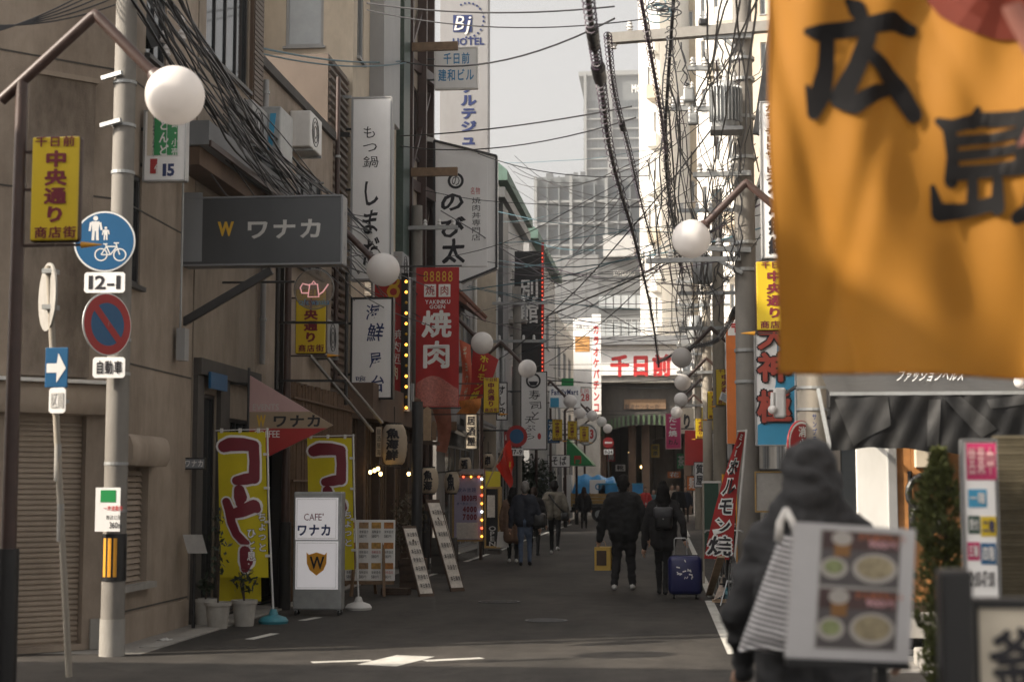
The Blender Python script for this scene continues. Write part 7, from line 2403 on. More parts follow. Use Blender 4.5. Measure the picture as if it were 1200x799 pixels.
def person(label, loc, heading, H=1.72, coat='cloth_black', legs='cloth_black', shoes='cloth_black', hair='hair_black', skin='skin',
           bulk=1., hem=.78, lf=(-.10, .06), rf=(.10, -.06), lh=(-.30, .02, .80), rh=(.30, .02, .80), longhair=False, hood=None, group='people walking in the street',
           voxel=.021, fold=.012, seed=0., flare=1., legw=1., heel=None, hands=True, cap=None, tilt=0.):
    t = thing('person', label, 'person', (loc[0], loc[1], 0), group)
    t.rotation_euler = (0, 0, heading)
    s = H / 1.75
    t.scale = (s, s, s)
    cp = []
    mats = [coat, legs, shoes, skin, hair]
    # legs and shoes
    for i, (fx, fy) in enumerate((lf, rf)):
        sd = -1 if i == 0 else 1
        up_ = .0
        if heel == i:
            up_ = .10
        hipp = Vector((sd * .085, 0, .90))
        ank = Vector((fx, fy, .10 + up_))
        kn = (hipp + ank) / 2 + Vector((0, .05 + (.04 if fy < 0 else 0), 0))
        cp += [(hipp, kn, .088 * legw, .062 * legw, 1), (kn, ank, .060 * legw, .046 * legw, 1)]
        cp += [(ank + Vector((0, -.05, -.055)), ank + Vector((sd * .015, .13, -.062 - up_ * .25)), .042, .036, 2)]
    cp += [((-.06, 0, .92), (.06, 0, .92), .12, .12, 1)]
    # coat
    b = bulk
    cp += [((sx * .085 * flare, -.0, hem + .08), (sx * .095, 0, 1.10), .112 * b * flare, .118 * b, 0) for sx in (-1, 1)]
    cp += [((sx * .095, 0, 1.10), (sx * .12, .0, 1.36), .118 * b, .105 * b, 0) for sx in (-1, 1)]
    cp += [((-.15, 0, 1.41), (.15, 0, 1.41), .075 * b, .075 * b, 0)]
    for sd, h_ in ((-1, lh), (1, rh)):
        sh = Vector((sd * (.175 + .03 * (b - 1)), 0, 1.40))
        wr = Vector(h_)
        mid = (sh + wr) / 2
        L_ = (wr - sh).length
        back = math.sqrt(max(0, .30 ** 2 - (L_ / 2) ** 2)) if L_ < .6 else .02
        el = mid + Vector((sd * .05, -back, 0))
        cp += [(sh, el, .068 * b, .056 * b, 0), (el, wr, .056 * b, .040 * b, 0)]
    # neck, head, hair
    cp += [((0, -.005, 1.44), (0, .01, 1.56), .055, .052, 3)]
    hx = Vector((tilt, 0, 0))
    cp += [(Vector((0, .012, 1.60)) + hx, Vector((0, .012, 1.665)) + hx, .085, .088, 3), (Vector((0, .055, 1.555)) + hx, Vector((0, .06, 1.57)) + hx, .05, .05, 3), (Vector((0, .10, 1.61)) + hx, Vector((0, .118, 1.595)) + hx, .014, .014, 3)]
    cp += [(Vector((sx * .088, .0, 1.60)) + hx, Vector((sx * .092, .0, 1.625)) + hx, .018, .02, 3) for sx in (-1, 1)]
    if hood is None:
        cp += [(Vector((0, -.022, 1.64)) + hx, Vector((0, -.005, 1.70)) + hx, .100, .088, 4), (Vector((0, -.05, 1.58)) + hx, Vector((0, -.05, 1.64)) + hx, .070, .08, 4)]
        if longhair:
            cp += [(Vector((0, -.055, 1.62)) + hx, (0, -.085, 1.36), .098, .085, 4), ((-.06, -.05, 1.55), (-.07, -.06, 1.38), .06, .055, 4), ((.06, -.05, 1.55), (.07, -.06, 1.38), .06, .055, 4)]
        if cap:
            mats.append(cap)
            cp += [(Vector((0, -.02, 1.68)) + hx, Vector((0, 0, 1.73)) + hx, .103, .085, 5)]
    else:
        cp += [((0, -.03, 1.63), (0, -.03, 1.70), .128, .118, 0), ((0, -.06, 1.48), (0, -.05, 1.62), .125, .12, 0), ((-.09, -.03, 1.47), (.09, -.03, 1.47), .085, .085, 0), ((0, -.10, 1.56), (0, -.12, 1.66), .07, .06, 0), ((-.01, -.07, 1.73), (-.02, -.13, 1.74), .075, .045, 0), ((-.10, -.05, 1.53), (.10, -.07, 1.52), .06, .06, 0), ((-.12, -.04, 1.46), (.12, -.06, 1.455), .07, .07, 0)]
    fuse('body', cp, mats, t, voxel, 7, fold, seed)
    ORI[t.name] = Vector((0, 0, 0))
    # eyes and mouth, on the face side
    e_ = MB()
    for sx in (-1, 1):
        e_.ball(Vector((sx * .033, .088, 1.635)) + hx, .010, 8, 5)
    if hood is None:
        e_.build('eye', 'hair_black', t)
        MB().ball(Vector((0, .100, 1.556)) + hx, .02, 8, 4, (1, .4, .25)).build('mouth', mat('lip', (.30, .12, .10), .5), t)
    if hands:
        for sd, h_ in ((-1, lh), (1, rh)):
            sh = Vector((sd * .175, 0, 1.40))
            d = (Vector(h_) - (sh + Vector((sd * .05, -.03, -.3)))).normalized()
            hand(t, Vector(h_), d, -sd, skin)
    return t
def local(t, mb, name, m, smooth=True):
    return mb.build(name, m, t, smooth=smooth)

# couple in black walking away
gm = G(731, 691)
man = person('man in black padded jacket walking away, holding a yellow paper bag', gm.xy, R(-2), 1.78, 'cloth_black', 'cloth_black_soft', 'shoe_white', 'hair_black', bulk=1.45, hem=.80,
             lf=(-.14, -.05), rf=(.13, .08), lh=(-.37, .06, .78), rh=(.36, .04, .80), voxel=.018, legw=1.32, fold=.018, seed=2)
gw = G(778, 697)
woman = person('woman in black coat with long dark hair and backpack, pulling a suitcase', gw.xy, R(0), 1.68, 'cloth_black_soft', 'cloth_black', 'cloth_black', 'hair_black', bulk=1.1, hem=.72,
               lf=(-.07, .22), rf=(.02, -.04), lh=(-.30, .08, .72), rh=(.33, -.06, .86), longhair=True, voxel=.018, seed=5)
# paper bag
pg = G(706, 682)
pw = man.location
bx, by = V(706, 655, gm.y - .0).x, gm.y + .06
t = thing('paper_bag', 'yellow paper carrier bag in the man\'s left hand', 'bag', (bx, by, V(0, 668, by).z))
zb0, zb1 = V(706, 668, by).z, V(706, 641, by).z
w_ = .125
MB().prism([(bx - w_, by - .06, zb0), (bx + w_, by - .03, zb0), (bx + w_ * 1.02, by - .03, zb1), (bx - w_ * 1.02, by - .06, zb1)], (.03, .14, .01)).build('body', 'paper_bag', t)
MB().prism([(bx - w_ * .75, by - .065, zb0 + .08), (bx + w_ * .5, by - .05, zb0 + .08), (bx + w_ * .5, by - .05, zb1 - .05), (bx - w_ * .75, by - .065, zb1 - .05)], (0, .008, 0)).build('print', 'wood_dark', t)
MB().tube([(bx - .06, by, zb1), (bx - .03, by + .02, zb1 + .10), (bx + .03, by + .02, zb1 + .10), (bx + .06, by, zb1)], .006, 6).build('handle', 'wood_pale', t)
# backpack
t = thing('backpack', 'small dark leather backpack on the woman in black', 'backpack', (gw.x, gw.y - .2, 1.1))
mb = MB()
mb.bbox((gw.x - .14, gw.y - .26, .98), (gw.x + .14, gw.y - .10, 1.30), .06)
mb.build('body', 'leather', t, smooth=60)
MB().bbox((gw.x - .145, gw.y - .275, 1.15), (gw.x + .145, gw.y - .12, 1.315), .03).build('flap', mat('leather_grey', (.045, .045, .05), .4, var=.2, bump=.3, bscale=16), t, smooth=60)
for k in (-.09, .09):
    MB().tube([(gw.x + k, gw.y - .12, 1.28), (gw.x + k, gw.y - .06, 1.40), (gw.x + k, gw.y + .08, 1.40)], .014, 6).build('strap', 'leather', t)
MB().ball((gw.x, gw.y - .285, 1.14), .012, 8, 5).build('clasp', 'aluminium', t)
# suitcase
gs = G(803, 701)
t = thing('suitcase', 'navy blue wheeled suitcase with white flecks pulled by the woman', 'suitcase', (gs.x, gs.y, 0))
w_, h_ = .245, .62
MB().bbox((gs.x - w_, gs.y - .16, .06), (gs.x + w_, gs.y + .14, h_), .07).build('shell', 'suitcase', t, smooth=60)
MB().tube([(gs.x - w_ - .002, gs.y - .01, .12), (gs.x - w_ - .002, gs.y - .01, h_ - .06), (gs.x - w_ + .06, gs.y - .01, h_ + .003), (gs.x + w_ - .06, gs.y - .01, h_ + .003), (gs.x + w_ + .002, gs.y - .01, h_ - .06), (gs.x + w_ + .002, gs.y - .01, .12)], .008, 6).build('zip_seam', 'sign_black', t)
rr = random.Random(9)
for k in range(16):
    x, z = gs.x + rr.uniform(-.13, .13), .44 + rr.uniform(-.14, .13)
    q = rr.uniform(0, 3.14)
    d = Vector((math.cos(q), 0, math.sin(q) * .6)) * .028
    n_ = Vector((-d.z, 0, d.x)) * .35
    p = Vector((x, gs.y - .164, z))
    MB().add([p - d - n_, p + d - n_, p + d + n_, p - d + n_], [(0, 1, 2, 3)]).build('fleck', 'ink_white', t)
for k in (-1, 1):
    MB().cyl((gs.x + k * .16 - .015, gs.y - .08, .035), (gs.x + k * .16 + .015, gs.y - .08, .035), .035, n=14).build('wheel', 'tyre', t)
    MB().cyl((gs.x + k * .16 - .015, gs.y + .08, .035), (gs.x + k * .16 + .015, gs.y + .08, .035), .035, n=14).build('wheel', 'tyre', t)
hx_ = gs.x - .06
MB().tube([(hx_ - .09, gs.y + .05, h_ - .02), (hx_ - .09, gs.y + .03, .85), (hx_ - .07, gs.y + .03, .87), (hx_ + .07, gs.y + .03, .87), (hx_ + .09, gs.y + .03, .85), (hx_ + .09, gs.y + .05, h_ - .02)], .010, 8).build('trolley_handle', 'aluminium', t, smooth=True)

# group at left
g = G(615, 663)
person('man in dark navy jacket and pale jeans at the left walking away', g.xy, R(4), 1.72, 'cloth_navy', 'cloth_jeans', 'cloth_black', 'hair_grey', bulk=1.15, hem=.84, lf=(-.08, -.06), rf=(.10, .12), seed=8)
p_ = (g.x + .28, g.y + .05)
t = thing('shoulder_bag', 'black shoulder bag on the man in pale jeans', 'bag', (p_[0], p_[1], .8))
MB().bbox((p_[0] - .14, p_[1] - .10, .78), (p_[0] + .16, p_[1] + .06, 1.08), .06).build('body', 'leather', t, smooth=60)
MB().tube([(p_[0] - .08, p_[1] - .04, 1.05), (p_[0] - .16, p_[1] - .10, 1.25), (p_[0] - .22, p_[1] - .08, 1.44)], .014, 6).build('strap', 'leather', t)
g = G(601, 659)
person('woman in long brown coat with a pale handbag, left of the jeans man', g.xy, R(6), 1.60, 'cloth_brown', 'cloth_black', 'shoe_white', 'hair_black', bulk=1.1, hem=.50, flare=1.12, lf=(-.08, .08), rf=(.08, -.05), lh=(-.27, .05, .72), longhair=True, seed=11)
t = thing('handbag', 'pale tote handbag held by the woman in brown coat', 'bag', (V(588, 645, g.y).x, g.y, .3))
x = V(589, 640, g.y).x
MB().prism([(x - .13, g.y - .05, .33), (x + .13, g.y - .05, .33), (x + .10, g.y - .05, .66), (x - .10, g.y - .05, .66)], (0, .10, 0)).build('body', 'cloth_white', t)
MB().tube([(x - .06, g.y, .65), (x - .04, g.y, .80), (x + .04, g.y, .80), (x + .06, g.y, .65)], .01, 6).build('handle', 'cloth_white', t)
g = G(626, 651)
person('person with brown hair mostly hidden behind the navy jacket', g.xy, R(-5), 1.60, 'cloth_black_soft', 'cloth_black', 'cloth_black', 'hair_brown', bulk=1.1, seed=13)
g = G(650, 649)
person('man in olive padded jacket and black trousers stepping away, right of the group', g.xy, R(-4), 1.76, 'cloth_olive', 'cloth_black', 'shoe_white', 'hair_black', bulk=1.28, hem=.86, lf=(-.09, .10), rf=(.10, -.20), heel=1, lh=(-.30, .14, .95), rh=(.32, .02, .86), seed=17)
t = thing('crossbody_bag', 'black crossbody bag on the man in olive jacket', 'bag', (g.x + .25, g.y, .9))
MB().bbox((g.x + .16, g.y - .16, .80), (g.x + .36, g.y + .02, 1.02), .05).build('body', 'leather', t, smooth=60)
MB().tube([(g.x + .24, g.y - .1, 1.0), (g.x + .05, g.y - .19, 1.2), (g.x - .13, g.y - .12, 1.44)], .02, 6).build('strap', 'leather', t)
g = G(684.5, 619)
person('woman in dark coat standing alone in front of the truck', g.xy, R(3), 1.62, 'cloth_black_soft', 'cloth_black', 'cloth_black', 'hair_brown', bulk=1.2, hem=.75, longhair=True, lf=(-.09, .02), rf=(.09, 0), seed=19)
# crowd near the arcade
crowd = [(757, 612, 1.62, 'cloth_red', 'cloth_white', 'hair_black', 'person in bright red jacket right of the truck', math.pi, False),
         (766, 611, 1.50, 'cloth_teal', 'cloth_jeans', 'hair_black', 'small person in teal jacket beside the red jacket', math.pi, False),
         (795, 617, 1.72, 'cloth_black', 'cloth_white', 'hair_black', 'person in black coat and pale trousers walking toward camera on the right', math.pi, False),
         (788, 612, 1.74, 'cloth_beige', 'cloth_charcoal', 'hair_brown', 'person in beige top behind the woman with suitcase', math.pi, False),
         (780, 610, 1.72, 'cloth_charcoal', 'cloth_black', 'hair_black', 'person in charcoal coat half hidden behind the woman in black', math.pi, False),
         (747, 606, 1.66, 'cloth_black_soft', 'cloth_black', 'hair_black', 'dark figure in the arcade mouth behind the truck tail', 0, True),
         (804, 612, 1.66, 'cloth_navy', 'cloth_black', 'hair_black', 'person in navy coat at the far right kerb near the red lamp', math.pi, False),
         (735, 604, 1.64, 'cloth_beige', 'cloth_black', 'hair_brown', 'person in beige coat standing inside the arcade', 0, True)]
for i, (px, py, H, ct, lg, hr, lb, hd, lh_) in enumerate(crowd):
    g = G(px, py)
    person(lb, g.xy, hd, H, ct, lg, 'cloth_black', hr, bulk=1.12, seed=30 + i, longhair=lh_, voxel=.03, fold=.01, lf=(-.09, .10), rf=(.09, -.08), group='people near the arcade', hands=True)

# hooded person in the foreground
Yh_ = 6.55
gh = (V(951, 600, Yh_).x, Yh_)
hp = person('person in charcoal hooded coat seen from behind with a striped tote bag', gh, R(-6), 1.735, 'cloth_charcoal', 'cloth_black', 'cloth_black', 'hair_black', bulk=1.30, hem=.74, lf=(-.10, .10), rf=(.11, -.06),
            lh=(-.30, .16, .86), rh=(.30, .16, .95), hood=True, voxel=.013, fold=.026, seed=40, legw=1.1, group=None)
# tote bag hanging behind the left shoulder
t = thing('tote_bag', 'grey and white striped tote bag on the hooded person\'s shoulder', 'bag', V(905, 760, Yh_ - .28))
Yb2 = Yh_ - .26
def tq(u, v):
    L0, L1 = V(913, 630, Yb2), V(866, 752, Yb2)
    R0, R1 = V(944, 628, Yb2), V(938, 768, Yb2)
    vv = 1 - v
    Lp, Rp = lerp(L0, L1, vv), lerp(R0, R1, vv)
    return Lp, Rp
mb = MB()
nr, nc = 18, 20
def tfun(u, v):
    Lp, Rp = tq(0, v)
    c_ = (Lp + Rp) / 2
    hw = (Rp - Lp).length / 2
    th_ = .025 + .075 * (1 - v) ** .7 * (1 if v > .06 else .7)
    q = 2 * math.pi * u
    sx = abs(math.cos(q)) ** .6 * (1 if math.cos(q) > 0 else -1)
    sy = abs(math.sin(q)) ** .75 * (1 if math.sin(q) > 0 else -1)
    return c_ + Vector((hw * sx, th_ * sy + .012 * noise.noise(Vector((u * 9, v * 6, 1))), .01 * math.sin(u * 20)))
mb.grid(tfun, 36, 20)
n0 = len(mb.v) - 37 * 21
mb.f.append(tuple(n0 + i for i in range(36)))
mb.mi.append(0)
mb.build('body', 'tote_stripe', t, smooth=180)
for dy in (-.02, .05):
    MB().tube([V(912, 634, Yb2 + dy), V(914, 612, Yb2 + dy), V(921, 598, Yb2 + .15 + dy), V(925, 606, Yb2 + .32)], .016, 8).build('strap', 'cloth_white', t, smooth=180)
    MB().tube([V(936, 632, Yb2 + dy), V(928, 610, Yb2 + dy), V(922, 598, Yb2 + .15 + dy)], .016, 8).build('strap', 'cloth_white', t, smooth=180)
# ------------------------------------------------------------------ overhead wires
def sagline(a, b, sag, n=14, wob=0., seed=0):
    a, b = Vector(a), Vector(b)
    out = []
    rr = random.Random(seed)
    ph = rr.uniform(0, 6)
    for i in range(n + 1):
        u = i / n
        p = a.lerp(b, u)
        p.z -= sag * 4 * u * (1 - u)
        if wob:
            p.x += wob * math.sin(u * 19 + ph)
            p.z += wob * math.sin(u * 13 + ph * 2)
        out.append(p)
    return out
def wire(label, pts, r, m='cable', group='overhead wires across the street', name='overhead_wire'):
    c0 = Vector(pts[0])
    if label in (XW, XL2, XR2):
        label = label.replace('black', {'cable_teal': 'blue-grey', 'cable_purple': 'dark purple'}.get(m, 'black')).replace('thin ', '')
        label = ('thick ' if r >= .013 else 'thin ' if r <= .008 else 'medium-thick ') + label
    o = MB().tube(pts, r, 5).build(name, m, None, o=c0)
    return tag(o, label, 'wire', group)
def wpx(label, a, b, sag=.15, r=.009, m='cable', group='overhead wires across the street', n=14, wob=0., seed=0):
    return wire(label, sagline(V(*a), V(*b), sag, n, wob, seed), r, m, group)
XL2 = XR2 = ''
XW = 'thin black wire among the many strung across the street'
# individually recognisable ones
wpx('thick blue-grey cable from the left rooftops up towards the top middle', (300, 55, 22), (470, 72, 31), .1, .016, 'cable_teal')
wpx('thick cable rising from the left buildings to the long concrete arm', (470, 72, 31), (720, 22, 23), .35, .016, 'cable')
wpx('twin blue-grey cable just below the thick one at the upper left', (302, 62, 22), (480, 73, 31), .14, .014, 'cable_teal')
wpx('cable crossing the sky below the small square white sign', (450, 160, 33), (740, 125, 24), .1, .014)
wpx('lower cable crossing the sky below the small square white sign', (450, 168, 33), (745, 138, 24), .3, .012)
wpx('slack wire dipping under the tower across the middle sky', (560, 180, 36), (760, 206, 27), .2, .010)
wpx('pair-twisted cable running along the top edge of the sky', (430, 4, 24), (720, 8, 21), .12, .013)
wpx('upper thin cable along the top edge of the sky', (430, 12, 24), (760, 22, 21), .2, .010)
# crossing wires, left poles to right poles
rr = random.Random(3)
for i in range(34):
    ya = rr.choice((33, 36, 39, 44, 46, 50, 57))
    yb = rr.choice((23, 23, 23, 36, 36, 47, 62))
    za, zb2 = rr.uniform(5.2, 8.4), rr.uniform(4.9, 8.2)
    wire(XW, sagline((rr.uniform(-5.3, -4.3), ya, za), (rr.uniform(.9, 1.5), yb, zb2), rr.uniform(.1, .5), 12, .02, i), rr.choice((.007, .008, .010, .013)), rr.choice(('cable', 'cable', 'cable', 'cable_purple', 'cable_teal')))
for i in range(16):
    y_ = rr.uniform(40, 78)
    za = rr.uniform(5.0, 8.6)
    wire(XW, sagline((-4.9, y_, za), (1.6, y_ + rr.uniform(-4, 4), za + rr.uniform(-.5, .5)), rr.uniform(.05, .3), 10, .01, i), .012)
for i in range(18):
    a_ = (rr.uniform(560, 610), rr.uniform(160, 330), rr.uniform(40, 52))
    b_ = (rr.uniform(755, 800), rr.uniform(150, 330), rr.uniform(24, 36))
    wpx(XW, a_, b_, rr.uniform(.05, .5), rr.choice((.006, .008, .010)), rr.choice(('cable', 'cable', 'cable_teal')), wob=.012, seed=i)
# wires running along the left fronts
XL2 = 'black service wire running along the left shopfronts'
for i in range(24):
    p = V(rr.uniform(140, 205), rr.uniform(-40, 12), rr.uniform(13.5, 15.5))
    q = V(rr.uniform(320, 480), 0, 1)
    yq = rr.uniform(23, 34)
    q = WX(rr.uniform(330, 470), 300, -5.2)
    q.z = rr.uniform(5.0, 6.3)
    wire(XL2, sagline(p, q, rr.uniform(.05, .55), 16, rr.uniform(.01, .05), i), rr.choice((.008, .010, .014, .018)), 'cable', 'service wires along the left shopfronts')
for i in range(12):
    wire(XL2, sagline((rr.uniform(-5.5, -5.2), rr.uniform(17, 21), rr.uniform(5, 6.4)), (rr.uniform(-5.4, -4.6), rr.uniform(26, 37), rr.uniform(4.4, 6.2)), rr.uniform(.2, .6), 12, .05, i), .009, 'cable', 'service wires along the left shopfronts')
for i in range(5):
    wpx(XL2, (-60, 26 + 6 * i, 13), (150, 0 - 10 * i, 15), .12, .008, 'cable', 'service wires along the left shopfronts')
# wires running along the right fronts and the tangle round the transformer pole
XR2 = 'black wire in the tangle running along the right shopfronts'
for i in range(30):
    wire(XR2, sagline((rr.uniform(-.3, 1.3), rr.uniform(20, 25), rr.uniform(4.4, 7.6)), (rr.uniform(.2, 1.6), rr.uniform(36, 64), rr.uniform(4.6, 7.6)), rr.uniform(.1, .7), 14, .06, i), rr.choice((.006, .008, .010, .013)), rr.choice(('cable', 'cable', 'cable_purple')), 'wires along the right shopfronts')
for i in range(16):
    wire(XR2, sagline((rr.uniform(.2, .9), 22.8, rr.uniform(4.6, 8.4)), (xt + rr.uniform(-.4, .3), 22.7 + rr.uniform(-.3, .6), rr.uniform(4.4, 8)), rr.uniform(.2, .6), 12, .04, i), .007, 'cable', 'wires along the right shopfronts')
for i in range(8):
    wire(XR2, sagline((rr.uniform(-.2, 1.4), 8, rr.uniform(5.2, 7)), (xt + rr.uniform(-.8, .2), YT - .2, rr.uniform(5.4, 7.6)), rr.uniform(.1, .3), 12, .02, i), .011, 'cable', 'wires along the right shopfronts')
for px0, py0, px1, py1 in ((826, 62, 860, 108), (842, 45, 862, 106), (851, 46, 866, 108), (800, 52, 806, 100), (780, 45, 770, 300), (790, 45, 800, 290), (866, 160, 868, 300), (860, 170, 858, 310)):
    wpx(XR2, (px0, py0, YT - .3), (px1, py1, YT - .35), .18, .012, 'cable', 'wires along the right shopfronts', wob=.03, seed=px0)
# cables wrapped in spiral hangers
def spiral(label, P, r, R_, turns, m1, m2, box=()):
    pts = []
    n = 60
    seg = len(P) - 1
    for i in range(n + 1):                         # Catmull-Rom through the control points
        u = i / n * seg
        k = min(int(u), seg - 1)
        f = u - k
        p0, p1, p2, p3 = P[max(k - 1, 0)], P[k], P[k + 1], P[min(k + 2, seg)]
        pts.append(.5 * ((2 * p1) + (p2 - p0) * f + (2 * p0 - 5 * p1 + 4 * p2 - p3) * f * f + (3 * p1 - p0 - 3 * p2 + p3) * f ** 3))
    t = thing('bundled_cable', label, 'cable', pts[0], 'bundled cables in spiral hangers')
    MB().tube(pts, r, 8).build('cable', m1, t, smooth=True)
    hl = []
    m = turns * 9
    for i in range(m + 1):
        u = i / m * n
        k = min(int(u), n - 1)
        c_ = pts[k].lerp(pts[k + 1], u - k)
        d = (pts[k + 1] - pts[k]).normalized()
        x = d.cross(Vector((0, 1, .2))).normalized()
        y = d.cross(x)
        q = 2 * math.pi * i / 9
        hl.append(c_ + (x * math.cos(q) + y * math.sin(q)) * R_)
    MB().tube(hl, .006, 4).build('spiral_hanger', m2, t)
    for (f, L_, w_) in box:
        k = int(f * n)
        d = (pts[k + 1] - pts[k]).normalized()
        MB().cyl(pts[k], pts[k] + d * L_, w_, w_ * .9, 10).build('splice_case', 'sign_black', t, smooth=45)
        MB().cyl(pts[k] - d * .06, pts[k], w_ * .5, w_ * .95, 10).build('splice_end', 'sign_black', t, smooth=45)
        MB().cyl(pts[k] + d * L_, pts[k] + d * (L_ + .06), w_ * .9, w_ * .5, 10).build('splice_end', 'sign_black', t, smooth=45)
    return t
spiral('thick black bundled cable with splice boxes hanging down the centre of the sky', [V(686, -30, 11.5), V(696, 50, 13.5), V(706, 110, 15.5), V(718, 190, 19), V(746, 290, 26), V(764, 370, 36), V(772, 430, 46)], .024, .052, 80, 'cable', 'cable_purple', ((.14, .55, .058), (.255, .5, .070)))
spiral('thinner bundled cable just right of the thick central one', [V(712, 40, 17), V(720, 110, 20), V(738, 180, 24), V(752, 240, 28), V(766, 290, 34), V(778, 330, 40)], .016, .045, 70, 'cable', 'cable_purple', ((.3, .3, .05),))
spiral('dark bundled cable hanging from the top left of the transformer pole', [V(748, -20, 17), V(762, 60, 19), V(774, 130, 21), V(782, 190, 24), V(788, 250, 28), V(800, 320, 36)], .022, .045, 60, 'cable_purple', 'cable_purple')
spiral('knotted dark cable hanging left of the pole transformer', [V(790, -10, 20), V(786, 50, 21), V(782, 110, 22), V(780, 160, 23), V(784, 230, 25), V(798, 300, 30)], .024, .07, 30, 'cable', 'cable')
spiral('sagging bundled cable over the far right globes', [V(870, 350, 23), V(850, 385, 27), V(836, 400, 31), V(800, 410, 36), V(770, 425, 46)], .03, .05, 50, 'cable', 'cable', ((.1, .9, .07),))
# coils and tails at the pole
t = thing('wire_coil', 'loose coils of black and green wire at the top right near the pole', 'wire coil', V(778, 10, 20))
for k in range(9):
    c = V(772 + rr.uniform(-8, 14), 8 + rr.uniform(-10, 10), 20 + rr.uniform(-.3, .3))
    r_ = rr.uniform(.10, .24)
    e = rr.uniform(.5, .9)
    MB().tube([c + Vector((math.cos(q) * r_, math.sin(q) * .1, math.sin(q) * r_ * e)) for q in [2 * math.pi * i / 22 for i in range(22)]], .008, 5, True).build('loop', 'cable' if k % 4 else 'cable_teal', t)
for k in range(10):
    p = V(rr.uniform(770, 800), rr.uniform(20, 250), rr.uniform(20, 26))
    q = p + Vector((rr.uniform(-.25, .25), 0, -rr.uniform(.3, 1.2)))
    MB().tube(sagline(p, q, -.0, 10, .06, k), .006, 5).build('tail', 'cable', t)
# guy fittings on the tan building
t = thing('roof_bracket', 'dark insulator bracket with wires at top of the tan corner building', 'bracket', V(170, 30, 16.4))
MB().bar(V(156, -10, 16.4), V(182, 55, 16.6), .10, .16).build('beam', 'black_steel', t)
for px, py in ((192, 50), (195, 66), (213, 32), (213, 48)):
    p = V(px, py, 16.6)
    MB().lathe(p, [(.03, 0), (.05, .02), (.03, .06), (.05, .08), (.02, .13)], 10).build('insulator', 'globe', t, smooth=50)

# ------------------------------------------------------------------ small wear and clutter
def ac_unit(label, x, y, z, side=1, m='panel_grey'):
    t = thing('air_conditioner', label, 'air conditioner', (x, y, z), 'air conditioner units on the shop walls')
    MB().bbox((x, y, z), (x + .32 * side, y + .78, z + .55), .02).build('case', m, t)
    c = Vector((x + .325 * side, y + .32, z + .28))
    for r_ in (.09, .16, .22):
        MB().tube([c + Vector((0, math.cos(q) * r_, math.sin(q) * r_)) for q in [2 * math.pi * i / 20 for i in range(20)]], .006, 4, True).build('grille_ring', 'dark_steel', t)
    for k in (.1, .66):
        MB().bar((x, y + k, z - .03), (x + .34 * side, y + k, z - .03), .035).build('bracket', 'galv', t)
ac_unit('air conditioner unit on the cafe wall above the large dark box sign', XL + .01, 19.6, 6.05)
ac_unit('air conditioner unit high on the low tan building behind the wires', XL + .01, 22.9, 6.7, 1, 'white_paint')
ac_unit('air conditioner unit on the tan wall under the roof railing', XL + .01, 24.3, 3.7)
ac_unit('air conditioner unit above the restaurant fascia near the bulb sign', XL + .01, 31.2, 5.8)
ac_unit('air conditioner unit on the right beige shop behind the transformer', XR + .03, 25, 5.2, -1)
ac_unit('air conditioner unit on the white right shop amid the wires', XR + .03, 33, 5.4, -1, 'white_paint')
t = thing('wrapped_sign', 'blue and white wrapped panel fixed above the eave behind the wires', 'sign', (XL + .2, 20.6, 5.85))
MB().bbox((XL + .02, 20.4, 5.85), (XL + .5, 21.1, 6.7), .02).build('panel', 'galv', t)
for k in range(3):
    MB().prism([(XL + .03 + .15 * k, 20.395, 6.1), (XL + .09 + .15 * k, 20.395, 6.1), (XL + .14 + .15 * k, 20.395, 6.6), (XL + .06 + .15 * k, 20.395, 6.6)], (0, -.006, 0)).build('stripe', 'sign_sky', t)
# crumpled litter near the kerb
g = G(193, 752)
t = thing('litter', 'crumpled white paper litter at the foot of the tan corner wall', 'litter', (g.x, g.y, 0))
MB().grid(lambda u, v: Vector((g.x - .08 + .16 * u, g.y - .05 + .1 * v, .01 + .05 * abs(noise.noise(Vector((u * 5, v * 5, 0)))) * math.sin(math.pi * u) * 2)), 8, 6).build('paper', 'plastic_white', t)

# ------------------------------------------------------------------ more shop clutter, left mid-distance
lantern('dark red paper lantern hanging by the price board, left of its row', 545, 546, .30, .40, 36.5, '酒')
lantern('small paper lantern hanging past the price board', 572, 540, .28, .36, 39.5, '串')
def pipe_run(label, x, y, z0, z1, r, m):
    t = thing('drainpipe', label, 'pipe', (x, y, z0), 'drainpipes on the left fronts')
    MB().cyl((x, y, z0), (x, y, z1), r, n=10).build('pipe', m, t, smooth=True)
    z = z0 + .6
    while z < z1:
        MB().cyl((x, y, z), (x, y, z + .04), r * 1.35, n=10).build('clip', 'galv', t)
        z += 1.6
pipe_run('pale drainpipe at the near corner of the low tan building', XL + .06, 21.3, 3.3, 7.3, .04, 'panel_grey')
pipe_run('brown drainpipe beside the corrugated house', XL + .06, 26.1, 3.4, 8.6, .04, 'rust_brown')
pipe_run('pale drainpipe on the grey rendered building near the sushi sign', XL + .03, 45.6, 2.8, 8.2, .05, 'offwhite_wall')
pipe_run('grey drainpipe on the annex wall beside the black sign', -4.97, 47.0, 2.8, 10.1, .05, 'galv')
def balcony(label, x, y0, y1, z, d, m):
    t = thing('balcony', label, 'balcony', (x, y0, z), 'balconies on the left fronts')
    MB().box((x, y0, z), (x + d, y1, z + .12)).build('slab', 'concrete', t)
    MB().bar((x + d - .03, y0, z + 1.0), (x + d - .03, y1, z + 1.0), .05).build('rail', m, t)
    y = y0 + .05
    while y < y1:
        MB().box((x + d - .04, y, z + .121), (x + d - .02, y + .02, z + .98)).build('baluster', m, t)
        y += .14
balcony('dark railed balcony above the tiled awning', XL - .045, 40.0, 42.4, 4.7, .6, 'dark_steel')
